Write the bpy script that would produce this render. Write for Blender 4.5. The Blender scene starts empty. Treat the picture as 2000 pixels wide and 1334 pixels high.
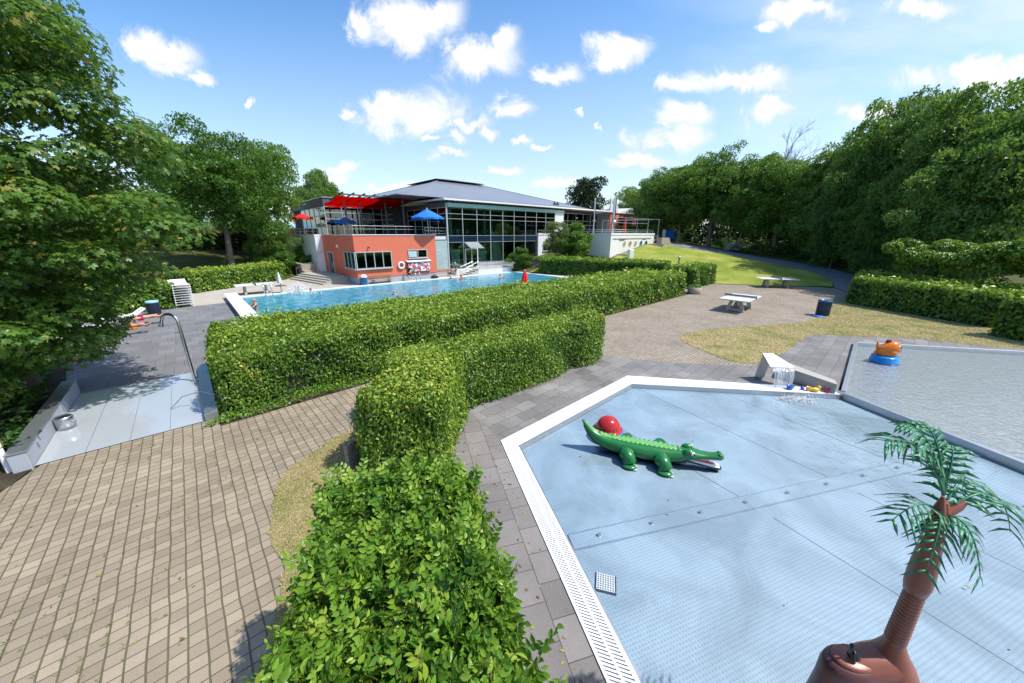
import bpy, math, random
import numpy as np
random.seed(7)
RNG = np.random.default_rng(11)
C = bpy.context.scene.collection
R = math.radians
PI = math.pi

# ------------------------------------------------------------ place frames
AZ = R(47.5)                                    # building axis, clockwise from +Y
A = (math.sin(AZ), math.cos(AZ)); B = (math.cos(AZ), -math.sin(AZ))
O = (-15.14, 34.54)
def W(s, t, z=0.0):                             # building frame -> world
    return (O[0]+s*A[0]+t*B[0], O[1]+s*A[1]+t*B[1], z)
BROT = math.atan2(A[1], A[0])

def terr(x, y):                                 # height of the land
    d = (x-3)*.42+(y-45)*.907
    k = .185 if x < 22 else max(.085, .185-(x-22)*.0072)
    zr = max(0.0, min(3.4, d*k))
    if x < 3: zr *= max(0, min(1, (x+1)/4))
    s = (x-O[0])*A[0]+(y-O[1])*A[1]; t = (x-O[0])*B[0]+(y-O[1])*B[1]
    zl = 0.0
    if s < 0:
        d2 = -5.5-t-max(0, (s+10)*.8)
        zl = max(0.0, min(3.0, d2*.16))
        zl *= max(0, min(1, (-s-1.0)/4))
    return max(zr, zl)

# ------------------------------------------------------------ node helpers
def mat(name):
    m = bpy.data.materials.new(name); m.use_nodes = True
    nt = m.node_tree; nt.nodes.clear()
    out = nt.nodes.new('ShaderNodeOutputMaterial')
    return m, nt, out
def nd(nt, typ, ins=None, **kw):
    n = nt.nodes.new(typ)
    for k, v in kw.items(): setattr(n, k, v)
    if ins:
        for k, v in ins.items():
            s = n.inputs[k]
            if isinstance(v, bpy.types.NodeSocket): nt.links.new(v, s)
            elif isinstance(v, bpy.types.Node): nt.links.new(v.outputs[0], s)
            else:
                if isinstance(v, tuple) and len(v) == 3 and s.type == 'RGBA': v = v+(1,)
                s.default_value = v
    return n
def ramp(nt, fac, stops, interp='LINEAR'):
    n = nd(nt, 'ShaderNodeValToRGB', {'Fac': fac}); cr = n.color_ramp; cr.interpolation = interp
    while len(cr.elements) < len(stops): cr.elements.new(.5)
    for e, (p, c) in zip(cr.elements, stops):
        e.position = p; e.color = tuple(c)+(1,) if len(c) == 3 else c
    return n
def mathn(nt, op, a, b=None, c=None, clamp=False):
    ins = {0: a}
    if b is not None: ins[1] = b
    if c is not None: ins[2] = c
    return nd(nt, 'ShaderNodeMath', ins, operation=op, use_clamp=clamp)
def mixc(nt, fac, a, b, blend='MIX'):
    n = nt.nodes.new('ShaderNodeMix'); n.data_type = 'RGBA'; n.blend_type = blend
    for i, v in ((0, fac), (6, a), (7, b)):
        s = n.inputs[i]
        if isinstance(v, bpy.types.NodeSocket): nt.links.new(v, s)
        elif isinstance(v, bpy.types.Node): nt.links.new(v.outputs[0], s)
        else: s.default_value = (tuple(v)+(1,) if isinstance(v, tuple) else v)
    return n.outputs[2]
def pos(nt): return nd(nt, 'ShaderNodeTexCoord').outputs['Object']
def noise(nt, scale, detail=4, rough=.55, vec=None, dist=0.0):
    ins = {'Scale': scale, 'Detail': detail, 'Roughness': rough, 'Distortion': dist}
    if vec is not None: ins['Vector'] = vec
    else: ins['Vector'] = pos(nt)
    return nd(nt, 'ShaderNodeTexNoise', ins)
def bump(nt, h, strength=.3, dist=.02):
    return nd(nt, 'ShaderNodeBump', {'Height': h, 'Strength': strength, 'Distance': dist}).outputs[0]
def prin(nt, out, color, rough=.6, metal=0.0, normal=None, spec=None, **kw):
    ins = {'Base Color': color, 'Roughness': rough, 'Metallic': metal}
    if normal is not None: ins['Normal'] = normal
    if spec is not None: ins['Specular IOR Level'] = spec
    ins.update(kw)
    b = nd(nt, 'ShaderNodeBsdfPrincipled', ins)
    nt.links.new(b.outputs[0], out.inputs[0]); return b

def plain(name, col, rough=.55, metal=0.0, var=.12, scale=6.0, bmp=0.0, bscale=60, spec=None):
    """a surface with a soft irregular variation of its colour"""
    m, nt, out = mat(name)
    n = noise(nt, scale, 5, .6)
    c = mixc(nt, n.outputs['Fac'], tuple(v*(1-var) for v in col), tuple(min(1, v*(1+var)) for v in col))
    nm = None
    if bmp: nm = bump(nt, noise(nt, bscale, 3).outputs['Fac'], bmp, .01)
    r = nd(nt, 'ShaderNodeMapRange', {'Value': noise(nt, scale*3, 3).outputs['Fac'], 3: max(.02, rough-.08), 4: min(1, rough+.1)}).outputs[0]
    prin(nt, out, c, r, metal, nm, spec)
    return m

def leafmat(name, stops, trans=.34, rough=.42, vary=.35, vscale=1.2, trnd=0.0):
    m, nt, out = mat(name)
    at = nd(nt, 'ShaderNodeAttribute', attribute_name='tint')
    n = noise(nt, vscale, 2)
    rnd = nd(nt, 'ShaderNodeObjectInfo').outputs['Random']
    f = mathn(nt, 'ADD', mathn(nt, 'MULTIPLY_ADD', rnd, trnd, -trnd/2), mathn(nt, 'ADD', at.outputs['Fac'], mathn(nt, 'MULTIPLY', mathn(nt, 'SUBTRACT', n.outputs['Fac'], .5), vary)), clamp=True)
    col = ramp(nt, f, stops).outputs[0]
    b = nd(nt, 'ShaderNodeBsdfPrincipled', {'Base Color': col, 'Roughness': rough, 'Specular IOR Level': .35})
    tc = mixc(nt, .6, col, (.22, .38, .03), 'MIX')
    t = nd(nt, 'ShaderNodeBsdfTranslucent', {'Color': tc})
    mx = nd(nt, 'ShaderNodeMixShader', {0: trans, 1: b, 2: t})
    nt.links.new(mx.outputs[0], out.inputs[0]); return m

# ------------------------------------------------------------ mesh builders
def np_mesh(name, blocks, mats, smooth=False):
    """blocks: list of (verts (n,3), faces (f,m) int, tint or None, matindex)"""
    me = bpy.data.meshes.new(name)
    nv = sum(len(b[0]) for b in blocks); nf = sum(len(b[1]) for b in blocks)
    nl = sum(b[1].size for b in blocks)
    co = np.concatenate([np.asarray(b[0], dtype=np.float32).reshape(-1, 3) for b in blocks])
    loops = []; starts = []; tint = []; mi = []; off = 0; l0 = 0
    for v, f, tn, k in blocks:
        f = np.asarray(f, dtype=np.int32)
        loops.append((f+off).ravel()); starts.append(l0+np.arange(len(f))*f.shape[1])
        tint.append(np.full(len(f), .4) if tn is None else np.asarray(tn)); mi.append(np.full(len(f), k))
        off += len(v); l0 += f.size
    me.vertices.add(nv); me.vertices.foreach_set('co', co.ravel())
    me.loops.add(nl); me.loops.foreach_set('vertex_index', np.concatenate(loops).astype(np.int32))
    me.polygons.add(nf); me.polygons.foreach_set('loop_start', np.concatenate(starts).astype(np.int32))
    me.polygons.foreach_set('material_index', np.concatenate(mi).astype(np.int32))
    if smooth: me.polygons.foreach_set('use_smooth', np.ones(nf, dtype=bool))
    me.update(calc_edges=True)
    a = me.attributes.new('tint', 'FLOAT', 'FACE'); a.data.foreach_set('value', np.concatenate(tint).astype(np.float32))
    for m in mats: me.materials.append(m)
    me.validate()
    return me

class MB:
    """collects shapes; build() links them as ONE mesh object"""
    def __init__(s): s.v = []; s.f = []; s.sm = []
    def add(s, vs, fs, smooth=False):
        o = len(s.v); s.v += [tuple(p) for p in vs]; s.f += [tuple(i+o for i in f) for f in fs]; s.sm += [smooth]*len(fs); return s
    def box(s, x0, x1, y0, y1, z0, z1):
        v = [(x, y, z) for z in (z0, z1) for y in (y0, y1) for x in (x0, x1)]
        return s.add(v, [(0, 2, 3, 1), (4, 5, 7, 6), (0, 1, 5, 4), (2, 6, 7, 3), (0, 4, 6, 2), (1, 3, 7, 5)])
    def bar(s, p, q, w, h=None, up=(0, 0, 1)):
        """square bar from p to q"""
        h = h or w; p = np.array(p, float); q = np.array(q, float); d = q-p; d /= np.linalg.norm(d)
        u = np.array(up, float)
        if abs(d@u) > .98: u = np.array((1., 0, 0))
        r = np.cross(d, u); r /= np.linalg.norm(r); u = np.cross(r, d)
        vs = [c+r*a*w/2+u*b*h/2 for c in (p, q) for a, b in ((-1, -1), (1, -1), (1, 1), (-1, 1))]
        return s.add(vs, [(3, 2, 1, 0), (4, 5, 6, 7), (0, 1, 5, 4), (1, 2, 6, 5), (2, 3, 7, 6), (3, 0, 4, 7)])
    def prism(s, poly, z0, z1):
        n = len(poly); a = sum(poly[i][0]*poly[(i+1) % n][1]-poly[(i+1) % n][0]*poly[i][1] for i in range(n))
        if a < 0: poly = poly[::-1]
        v = [(p[0], p[1], z0) for p in poly]+[(p[0], p[1], z1) for p in poly]
        return s.add(v, [tuple(range(n))[::-1], tuple(range(n, 2*n))]+[(i, (i+1) % n, n+(i+1) % n, n+i) for i in range(n)])
    def tube(s, pts, rad, seg=10, caps=True, smooth=True):
        pts = [np.array(p, float) for p in pts]; n = len(pts)
        rad = [rad]*n if isinstance(rad, (int, float)) else rad
        vs = []; ref = None
        for i, p in enumerate(pts):
            d = pts[min(i+1, n-1)]-pts[max(i-1, 0)]; d /= (np.linalg.norm(d)+1e-9)
            if ref is None:
                ref = np.cross(d, (0, 0, 1.)) if abs(d[2]) < .95 else np.cross(d, (1., 0, 0))
            r = ref-d*(ref@d); r /= (np.linalg.norm(r)+1e-9); ref = r; u = np.cross(d, r)
            for k in range(seg):
                a = 2*PI*k/seg; vs.append(p+(r*math.cos(a)+u*math.sin(a))*rad[i])
        fs = [(i*seg+k, i*seg+(k+1) % seg, (i+1)*seg+(k+1) % seg, (i+1)*seg+k) for i in range(n-1) for k in range(seg)]
        s.add(vs, fs, smooth)
        if caps: s.add(vs[:seg], [tuple(range(seg))[::-1]]); s.add(vs[-seg:], [tuple(range(seg))])
        return s
    def cyl(s, x, y, z0, z1, r, seg=20, r2=None): return s.tube([(x, y, z0), (x, y, z1)], [r, r if r2 is None else r2], seg)
    def lathe(s, prof, c=(0, 0, 0), seg=24, smooth=True):
        vs = [(c[0]+r*math.cos(2*PI*k/seg), c[1]+r*math.sin(2*PI*k/seg), c[2]+z) for r, z in prof for k in range(seg)]
        fs = [(i*seg+k, i*seg+(k+1) % seg, (i+1)*seg+(k+1) % seg, (i+1)*seg+k) for i in range(len(prof)-1) for k in range(seg)]
        return s.add(vs, fs, smooth)
    def ball(s, c, r, seg=20, rings=12, M=None):
        r = (r, r, r) if isinstance(r, (int, float)) else r
        vs = []; M = np.eye(3) if M is None else np.array(M)
        for i in range(rings+1):
            th = PI*i/rings
            for k in range(seg):
                ph = 2*PI*k/seg
                vs.append(np.array(c)+M@np.array((r[0]*math.sin(th)*math.cos(ph), r[1]*math.sin(th)*math.sin(ph), r[2]*math.cos(th))))
        fs = [(i*seg+k, (i+1)*seg+k, (i+1)*seg+(k+1) % seg, i*seg+(k+1) % seg) for i in range(rings) for k in range(seg)]
        return s.add(vs, fs, True)
    def loft(s, rings, smooth=True, caps=True):
        n = len(rings[0]); vs = [p for r in rings for p in r]
        fs = [(i*n+k, i*n+(k+1) % n, (i+1)*n+(k+1) % n, (i+1)*n+k) for i in range(len(rings)-1) for k in range(n)]
        s.add(vs, fs, smooth)
        if caps: s.add(rings[0], [tuple(range(n))[::-1]], smooth); s.add(rings[-1], [tuple(range(n))], smooth)
        return s
    def build(s, name, m, parent=None, bevel=0.0, sub=0, loc=None):
        me = bpy.data.meshes.new(name); me.from_pydata(s.v, [], s.f); me.polygons.foreach_set('use_smooth', s.sm)
        for x in (m if isinstance(m, list) else [m]): me.materials.append(x)
        me.update(); o = bpy.data.objects.new(name, me); C.objects.link(o)
        if parent: o.parent = parent
        if loc: o.location = loc
        if bevel or sub:
            w = o.modifiers.new('weld', 'WELD'); w.merge_threshold = .0005
        if bevel:
            b = o.modifiers.new('bevel', 'BEVEL'); b.width = bevel; b.segments = 2; b.limit_method = 'ANGLE'
        if sub:
            b = o.modifiers.new('sub', 'SUBSURF'); b.levels = b.render_levels = sub
        return o

def tag(o, label=None, cat=None, group=None, kind=None):
    if label: o['label'] = label
    if cat: o['category'] = cat
    if group: o['group'] = group
    if kind: o['kind'] = kind
    return o
def thing(name, label, cat, loc=(0, 0, 0), rz=0.0, group=None):
    o = bpy.data.objects.new(name, None); o.empty_display_size = .2; C.objects.link(o)
    o.location = loc; o.rotation_euler = (0, 0, rz)
    return tag(o, label, cat, group)
def link(name, me, parent=None, loc=None):
    o = bpy.data.objects.new(name, me); C.objects.link(o)
    if parent: o.parent = parent
    if loc is not None: o.location = loc
    return o
def copy_tree(o, parent=None):
    c = o.copy(); C.objects.link(c)
    if parent: c.parent = parent
    for ch in list(o.children): copy_tree(ch, c)
    return c

# ------------------------------------------------------------ leaves
T_OVAL = (np.array([(-.5, 0, 0), (-.12, -.27, .07), (.22, -.2, .05), (.5, 0, -.07), (.22, .2, .05), (-.12, .27, .07)]),
          np.array([(0, 1, 2, 3), (0, 3, 4, 5)]))
T_LEAF = (np.array([(-.5, 0, 0), (-.05, -.27, .08), (.5, 0, -.08), (-.05, .27, .08)]), np.array([(0, 1, 2, 3)]))
def _maple():
    v = [(0, 0, 0)]; f = []
    for a, l, w in ((-105, .36, .10), (-52, .52, .13), (0, .62, .15), (52, .52, .13), (105, .36, .10)):
        a = R(a); c, s_ = math.cos(a), math.sin(a); n = len(v)
        v += [(c*l*.55+s_*w, s_*l*.55-c*w, .02), (c*l, s_*l, -.08), (c*l*.55-s_*w, s_*l*.55+c*w, .02)]
        f.append((0, n, n+1, n+2))
    return (np.array(v), np.array(f))
T_MAPLE = _maple()
def _clump(k=5, seed=3):
    r = np.random.default_rng(seed); v = []; f = []
    for i in range(k):
        c = r.normal(size=3)*.32; d = r.normal(size=3); d /= np.linalg.norm(d); n = r.normal(size=3)+np.array((0, 0, .9)); n -= d*(n@d); n /= np.linalg.norm(n); b = np.cross(n, d)
        o = len(v)
        for p in T_LEAF[0]: v.append(c+(d*p[0]+b*p[1]*1.25+n*p[2])*.62)
        f.append((o, o+1, o+2, o+3))
    return (np.array(v), np.array(f))
T_CLUMP = _clump(6)

def leaf_block(P, N, size, tint, tmpl, matidx=0, D=None):
    n = len(P); N = N/np.linalg.norm(N, axis=1, keepdims=True)
    if D is None: D = RNG.normal(size=(n, 3))
    T = D-N*np.sum(D*N, axis=1, keepdims=True); T /= (np.linalg.norm(T, axis=1, keepdims=True)+1e-9)
    Bn = np.cross(N, T); tv, tf = tmpl; k = len(tv)
    V = P[:, None, :]+size[:, None, None]*(tv[None, :, 0:1]*T[:, None, :]+tv[None, :, 1:2]*Bn[:, None, :]+tv[None, :, 2:3]*N[:, None, :])
    F = tf[None]+(np.arange(n)*k)[:, None, None]
    return (V.reshape(-1, 3), F.reshape(-1, tf.shape[1]), np.repeat(np.clip(tint, 0, 1), len(tf)), matidx)
def fix_quads(blk):
    """quads given with a doubled last corner become triangles"""
    V, F, t, m = blk
    q = F[:, 2] != F[:, 3]
    return [(V, F[q], t[q], m), (V[:0], (F[~q][:, :3]), t[~q], m)]
def tree_blocks(blks):
    out = []
    for b in blks: out.append(b)
    return out

def puff_points(puffs, per_area, up=.35, jit=.25, lo=.62):
    """points over the shells of many overlapping puffs, those buried in a neighbour dropped"""
    Ps = []; Ns = []; Rr = []
    cen = np.array([p[0] for p in puffs]); rad = np.array([p[1] for p in puffs], float)
    for c, r in puffs:
        r = np.array((r, r, r)) if isinstance(r, (int, float)) else np.array(r)
        n = max(6, int(per_area*4*PI*(r.mean()**2)))
        d = RNG.normal(size=(n, 3)); d /= np.linalg.norm(d, axis=1, keepdims=True)
        keep = RNG.random(n) < (.55+.45*(d[:, 2]+.35)).clip(.25, 1); d = d[keep]; n = len(d)
        rr = lo+(1.06-lo)*RNG.random(n)**.6
        P = np.array(c)+d*r*rr[:, None]
        Ps.append(P); Ns.append(d+np.array((0, 0, up))+RNG.normal(size=(n, 3))*jit); Rr.append(rr)
    P = np.concatenate(Ps); N = np.concatenate(Ns); Rr = np.concatenate(Rr)
    if rad.ndim == 1: rad = np.repeat(rad[:, None], 3, axis=1)
    keep = np.ones(len(P), bool)
    for c, r in zip(cen, rad):
        q = np.sum(((P-c)/r)**2, axis=1); keep &= ~(q < .34)
    return P[keep], N[keep], Rr[keep]
# ============================================================ world, sun, camera
def make_world():
    w = bpy.data.worlds.new('World'); bpy.context.scene.world = w; w.use_nodes = True
    nt = w.node_tree; nt.nodes.clear()
    out = nd(nt, 'ShaderNodeOutputWorld')
    sky = nd(nt, 'ShaderNodeTexSky', sky_type='NISHITA', sun_disc=False, sun_elevation=SUN_EL, sun_rotation=SUN_ROT, altitude=60, air_density=1.0, dust_density=1.0, ozone_density=1.2)
    d = nd(nt, 'ShaderNodeTexCoord').outputs['Generated']
    sp = nd(nt, 'ShaderNodeSeparateXYZ', {0: d})
    ay = mathn(nt, 'MAXIMUM', mathn(nt, 'ABSOLUTE', sp.outputs[1]), .05)
    qx = mathn(nt, 'DIVIDE', sp.outputs[0], ay); qz = mathn(nt, 'DIVIDE', sp.outputs[2], ay)
    q = nd(nt, 'ShaderNodeCombineXYZ', {0: qx, 1: qz, 2: 0.0}).outputs[0]
    nz = nd(nt, 'ShaderNodeTexNoise', {'Vector': q, 'Scale': 7.5, 'Detail': 10, 'Roughness': .68, 'Distortion': .5})
    nf = nd(nt, 'ShaderNodeTexNoise', {'Vector': q, 'Scale': 2.2, 'Detail': 3, 'Roughness': .5})
    qd = nd(nt, 'ShaderNodeVectorMath', {0: nz.outputs['Color'], 1: (.16, .11, 0), 2: (-.08, -.055, 0)}, operation='MULTIPLY_ADD')
    qw = nd(nt, 'ShaderNodeVectorMath', {0: q, 1: qd}, operation='ADD').outputs[0]
    dist = None
    for cx, cz, rx, rz in CLOUDS:
        a = nd(nt, 'ShaderNodeVectorMath', {0: qw, 1: (1/rx, 1/rz, 0), 2: (-cx/rx, -cz/rz, 0)}, operation='MULTIPLY_ADD')
        l = nd(nt, 'ShaderNodeVectorMath', {0: a}, operation='LENGTH').outputs[1]
        dist = l if dist is None else nd(nt, 'ShaderNodeMath', {0: dist, 1: l, 2: .25}, operation='SMOOTH_MIN').outputs[0]
    body = mathn(nt, 'SUBTRACT', 1.0, dist)
    e = mathn(nt, 'ADD', body, mathn(nt, 'MULTIPLY', mathn(nt, 'SUBTRACT', nz.outputs['Fac'], .5), 2.7))
    m = nd(nt, 'ShaderNodeMapRange', {'Value': e, 1: -.22, 2: .72, 3: 0.0, 4: 1.0}, interpolation_type='SMOOTHSTEP').outputs[0]
    # thin high veil towards the right
    veil = nd(nt, 'ShaderNodeTexNoise', {'Vector': nd(nt, 'ShaderNodeMapping', {0: q, 'Rotation': (0, 0, .45), 'Scale': (.8, 3.0, 1)}), 'Scale': 1.6, 'Detail': 6, 'Roughness': .6})
    vx = nd(nt, 'ShaderNodeMapRange', {'Value': qx, 1: .12, 2: .9, 3: 0.0, 4: 1.0}, interpolation_type='SMOOTHSTEP').outputs[0]
    vv = mathn(nt, 'MULTIPLY', nd(nt, 'ShaderNodeMapRange', {'Value': veil.outputs['Fac'], 1: .30, 2: .64, 3: .05, 4: .78}).outputs[0], vx)
    # horizon whitening
    hz = nd(nt, 'ShaderNodeMapRange', {'Value': qz, 1: -.02, 2: .62, 3: .52, 4: 0.0}, interpolation_type='SMOOTHSTEP').outputs[0]
    thin = mathn(nt, 'MAXIMUM', vv, hz)
    shade = ramp(nt, mathn(nt, 'MULTIPLY_ADD', nf.outputs['Fac'], .5, mathn(nt, 'MULTIPLY', e, .5)), [(.22, (.74, .80, .90)), (.42, (.92, .94, .97)), (.6, (1, 1, 1))]).outputs[0]
    skyc = nd(nt, 'ShaderNodeHueSaturation', {'Color': sky.outputs[0], 'Saturation': SKY_SAT, 'Value': SKY_VAL, 'Hue': .5}).outputs[0]
    c1 = mixc(nt, thin, skyc, tuple(CLOUD_L*v for v in (.80, .90, 1.0)))
    cl = nd(nt, 'ShaderNodeVectorMath', {0: shade, 'Scale': CLOUD_L*1.02}, operation='SCALE').outputs[0]
    up = nd(nt, 'ShaderNodeMapRange', {'Value': sp.outputs[2], 1: -.02, 2: .02, 3: 0.0, 4: 1.0}).outputs[0]
    c2 = mixc(nt, mathn(nt, 'MULTIPLY', m, up), c1, cl)
    bg = nd(nt, 'ShaderNodeBackground', {0: c2, 1: SKY_STR})
    nt.links.new(bg.outputs[0], out.inputs[0])

SUN_DIR = (1.0, -.18); SUN_EL = R(58); SUN_ROT = math.atan2(SUN_DIR[0], SUN_DIR[1])
SKY_STR = .15; CLOUD_L = 4.6; SKY_SAT = 1.30; SKY_VAL = 1.02
CLOUDS = [(-0.252, 0.481, 0.134, 0.056), (-0.361, 0.467, 0.046, 0.037), (-0.167, 0.498, 0.067, 0.043), (-0.074, 0.411, 0.102, 0.052), (-0.018, 0.444, 0.041, 0.029), (0.275, 0.429, 0.071, 0.038), (0.256, 0.4, 0.05, 0.021), (0.118, 0.377, 0.061, 0.033), (-0.243, 0.289, 0.161, 0.056), (-0.123, 0.268, 0.079, 0.02), (-0.305, 0.307, 0.078, 0.043), (0.0, 0.3, 0.066, 0.022), (-0.416, 0.293, 0.026, 0.016), (-0.657, 0.324, 0.017, 0.009), (-0.818, 0.406, 0.085, 0.043), (-0.758, 0.363, 0.038, 0.018), (-0.872, 0.429, 0.061, 0.04), (0.537, 0.362, 0.154, 0.031), (0.421, 0.346, 0.077, 0.021), (0.685, 0.496, 0.127, 0.026), (0.601, 0.471, 0.04, 0.015), (0.952, 0.5, 0.1, 0.024), (1.122, 0.367, 0.168, 0.035), (1.219, 0.388, 0.055, 0.025), (0.636, 0.307, 0.088, 0.029), (0.431, 0.276, 0.089, 0.025), (0.405, 0.232, 0.117, 0.038), (0.332, 0.175, 0.107, 0.02), (0.921, 0.293, 0.089, 0.022), (-0.446, 0.169, 0.057, 0.015), (-0.47, 0.144, 0.057, 0.015), (-0.165, 0.197, 0.059, 0.017), (-0.02, 0.159, 0.06, 0.015), (-0.15, 0.236, 0.041, 0.017), (-0.059, 0.243, 0.032, 0.012), (0.026, 0.233, 0.026, 0.014), (0.068, 0.217, 0.038, 0.01), (-0.304, 0.124, 0.076, 0.017), (-0.362, 0.119, 0.036, 0.011), (0.121, 0.129, 0.076, 0.019), (0.219, 0.268, 0.012, 0.006), (0.179, 0.299, 0.011, 0.009), (-0.209, 0.234, 0.026, 0.01)]
make_world()
sl = bpy.data.lights.new('sun', 'SUN'); sl.energy = 3.6; sl.angle = R(.55); sl.color = (1, .955, .88)
so = bpy.data.objects.new('sun', sl); C.objects.link(so)
_h = math.hypot(*SUN_DIR)
so.rotation_euler = (math.atan2(math.cos(SUN_EL), math.sin(SUN_EL)), 0, math.atan2(SUN_DIR[1], SUN_DIR[0])+PI/2)
cd = bpy.data.cameras.new('camera'); cd.sensor_width = 36; cd.lens = 680/2000*36; cd.clip_end = 3000; cd.clip_start = .05
co = bpy.data.objects.new('camera', cd); C.objects.link(co); co.location = (0, 0, 4.8); co.rotation_euler = (R(90-17.1), 0, 0)
S = bpy.context.scene; S.camera = co
S.view_settings.view_transform = 'Standard'; S.view_settings.look = 'None'; S.view_settings.exposure = EXPO = .68; S.view_settings.gamma = 1
S.render.engine = 'CYCLES'; S.cycles.max_bounces = 7; S.cycles.diffuse_bounces = 3; S.cycles.glossy_bounces = 3; S.cycles.transmission_bounces = 4; S.cycles.transparent_max_bounces = 10
S.cycles.caustics_reflective = False; S.cycles.caustics_refractive = False; S.cycles.use_denoising = True
try: S.cycles.denoiser = 'OPENIMAGEDENOISE'
except Exception: pass

# ============================================================ materials
def axisvec(nt, ang, wob=.0, wsc=1.0):
    v = nd(nt, 'ShaderNodeMapping', {0: pos(nt), 'Rotation': (0, 0, -ang)}).outputs[0]
    if wob:
        n = nd(nt, 'ShaderNodeTexNoise', {'Vector': v, 'Scale': wsc, 'Detail': 2})
        o = nd(nt, 'ShaderNodeVectorMath', {0: n.outputs['Color'], 1: (wob, wob, 0), 2: (-wob/2, -wob/2, 0)}, operation='MULTIPLY_ADD')
        v = nd(nt, 'ShaderNodeVectorMath', {0: v, 1: o}, operation='ADD').outputs[0]
    return v
def brick(nt, v, w, h, mortar, c1, c2, cm, off=0.0, smooth=.3, bias=0.0):
    return nd(nt, 'ShaderNodeTexBrick', {'Vector': v, 'Color1': c1, 'Color2': c2, 'Mortar': cm, 'Scale': 1.0, 'Mortar Size': mortar, 'Mortar Smooth': smooth, 'Bias': bias, 'Brick Width': w, 'Row Height': h}, offset=off, squash=1.0)
def paver_mat(name, ang, w, h, mortar, base, joint, wide=0.0, off=0.0, green=.3, stain=.2, wob=.035, spread=.12):
    m, nt, out = mat(name)
    v = axisvec(nt, ang, wob, 1.3)
    lo = tuple(x*(1-spread) for x in base); hi = tuple(x*(1+spread) for x in base)
    b = brick(nt, v, w, h, mortar, lo, hi, joint, off)
    col = b.outputs['Color']; fac = b.outputs['Fac']
    if wide:
        b2 = brick(nt, v, w, 500.0, wide, (0, 0, 0), (0, 0, 0), (1, 1, 1), 0.0, .5)
        fac = mathn(nt, 'MAXIMUM', fac, b2.outputs['Fac'])
    n1 = noise(nt, .55, 5, .6).outputs['Fac']; n2 = noise(nt, 9, 5, .65).outputs['Fac']; n3 = noise(nt, 90, 3, .6).outputs['Fac']
    blot = ramp(nt, n1, [(.3, (1-stain,)*3), (.7, (1+stain*.6,)*3)]).outputs[0]
    col = mixc(nt, 1.0, mixc(nt, fac, col, joint), blot, 'MULTIPLY')
    gr = ramp(nt, n3, [(.25, (.76,)*3), (.75, (1.2,)*3)]).outputs[0]
    col = mixc(nt, 1.0, col, gr, 'MULTIPLY')
    # moss and dry grass growing in the joints
    mo = mathn(nt, 'MULTIPLY', fac, nd(nt, 'ShaderNodeMapRange', {'Value': n2, 1: .42, 2: .62, 3: 0.0, 4: 1.0}).outputs[0])
    col = mixc(nt, mathn(nt, 'MULTIPLY', mo, green), col, (.13, .15, .035))
    spots = nd(nt, 'ShaderNodeMapRange', {'Value': noise(nt, 3.1, 6, .7).outputs['Fac'], 1: .62, 2: .74, 3: 0.0, 4: .35}).outputs[0]
    col = mixc(nt, spots, col, tuple(x*.6 for x in base))
    h_ = mathn(nt, 'ADD', mathn(nt, 'MULTIPLY', fac, -1.0), mathn(nt, 'MULTIPLY', n3, .22))
    prin(nt, out, col, .82, 0, bump(nt, h_, .55, .012), .3)
    return m
M = {}
M['paver'] = paver_mat('tan_pavers', BROT, .182, .178, .0085, (.290, .236, .174), (.105, .088, .058), .013, 0.0, .45, .2, .055, .17)
M['court'] = paver_mat('pinkish_pavers', BROT, .24, .13, .012, (.30, .25, .20), (.14, .12, .085), 0.0, .5, .3, .2)
M['slab'] = paver_mat('grey_slabs', BROT, .62, .42, .006, (.205, .195, .190), (.08, .075, .065), 0, .5, .1, .28, .0, .2)
M['slab_gutter'] = paver_mat('grey_slabs_along_gutter', R(90-164.4), .50, .46, .006, (.215, .195, .185), (.075, .07, .06), 0, .5, .15, .25, .0, .16)
M['slab_left'] = paver_mat('grey_slabs_by_shower', BROT, .55, .8, .008, (.185, .185, .190), (.11, .105, .095), 0, .5, .25, .22, .0, .14)
M['deck'] = paver_mat('pale_deck', BROT, .3, .3, .006, (.44, .40, .35), (.30, .27, .23), 0, .5, 0, .12, .0, .06)
M['asphalt'] = plain('path_asphalt', (.17, .165, .17), .9, 0, .22, 1.6, .5, 120)

def grass_mat(name, stops, sc=.5):
    m, nt, out = mat(name)
    f = mathn(nt, 'ADD', mathn(nt, 'MULTIPLY', noise(nt, sc, 5, .6).outputs['Fac'], .7), mathn(nt, 'MULTIPLY', noise(nt, 14, 4, .7).outputs['Fac'], .35))
    c = ramp(nt, f, stops).outputs[0]
    prin(nt, out, c, .9, 0, bump(nt, noise(nt, 35, 4, .7).outputs['Fac'], .9, .06), .15)
    return m
M['lawn'] = grass_mat('lawn_grass', [(.36, (.125, .185, .02)), (.5, (.225, .28, .04)), (.62, (.34, .34, .08)), (.74, (.42, .36, .14))], .35)
M['ground'] = grass_mat('rough_ground', [(.3, (.045, .06, .015)), (.55, (.09, .10, .03)), (.75, (.16, .13, .06))], .4)
M['dry'] = grass_mat('dry_turf', [(.38, (.17, .22, .045)), (.47, (.34, .31, .12)), (.56, (.50, .39, .21)), (.66, (.46, .34, .19)), (.75, (.32, .23, .13))], .8)
M['soil'] = grass_mat('soil', [(.35, (.035, .028, .02)), (.55, (.075, .06, .04)), (.7, (.14, .11, .07))], 2.0)

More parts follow.
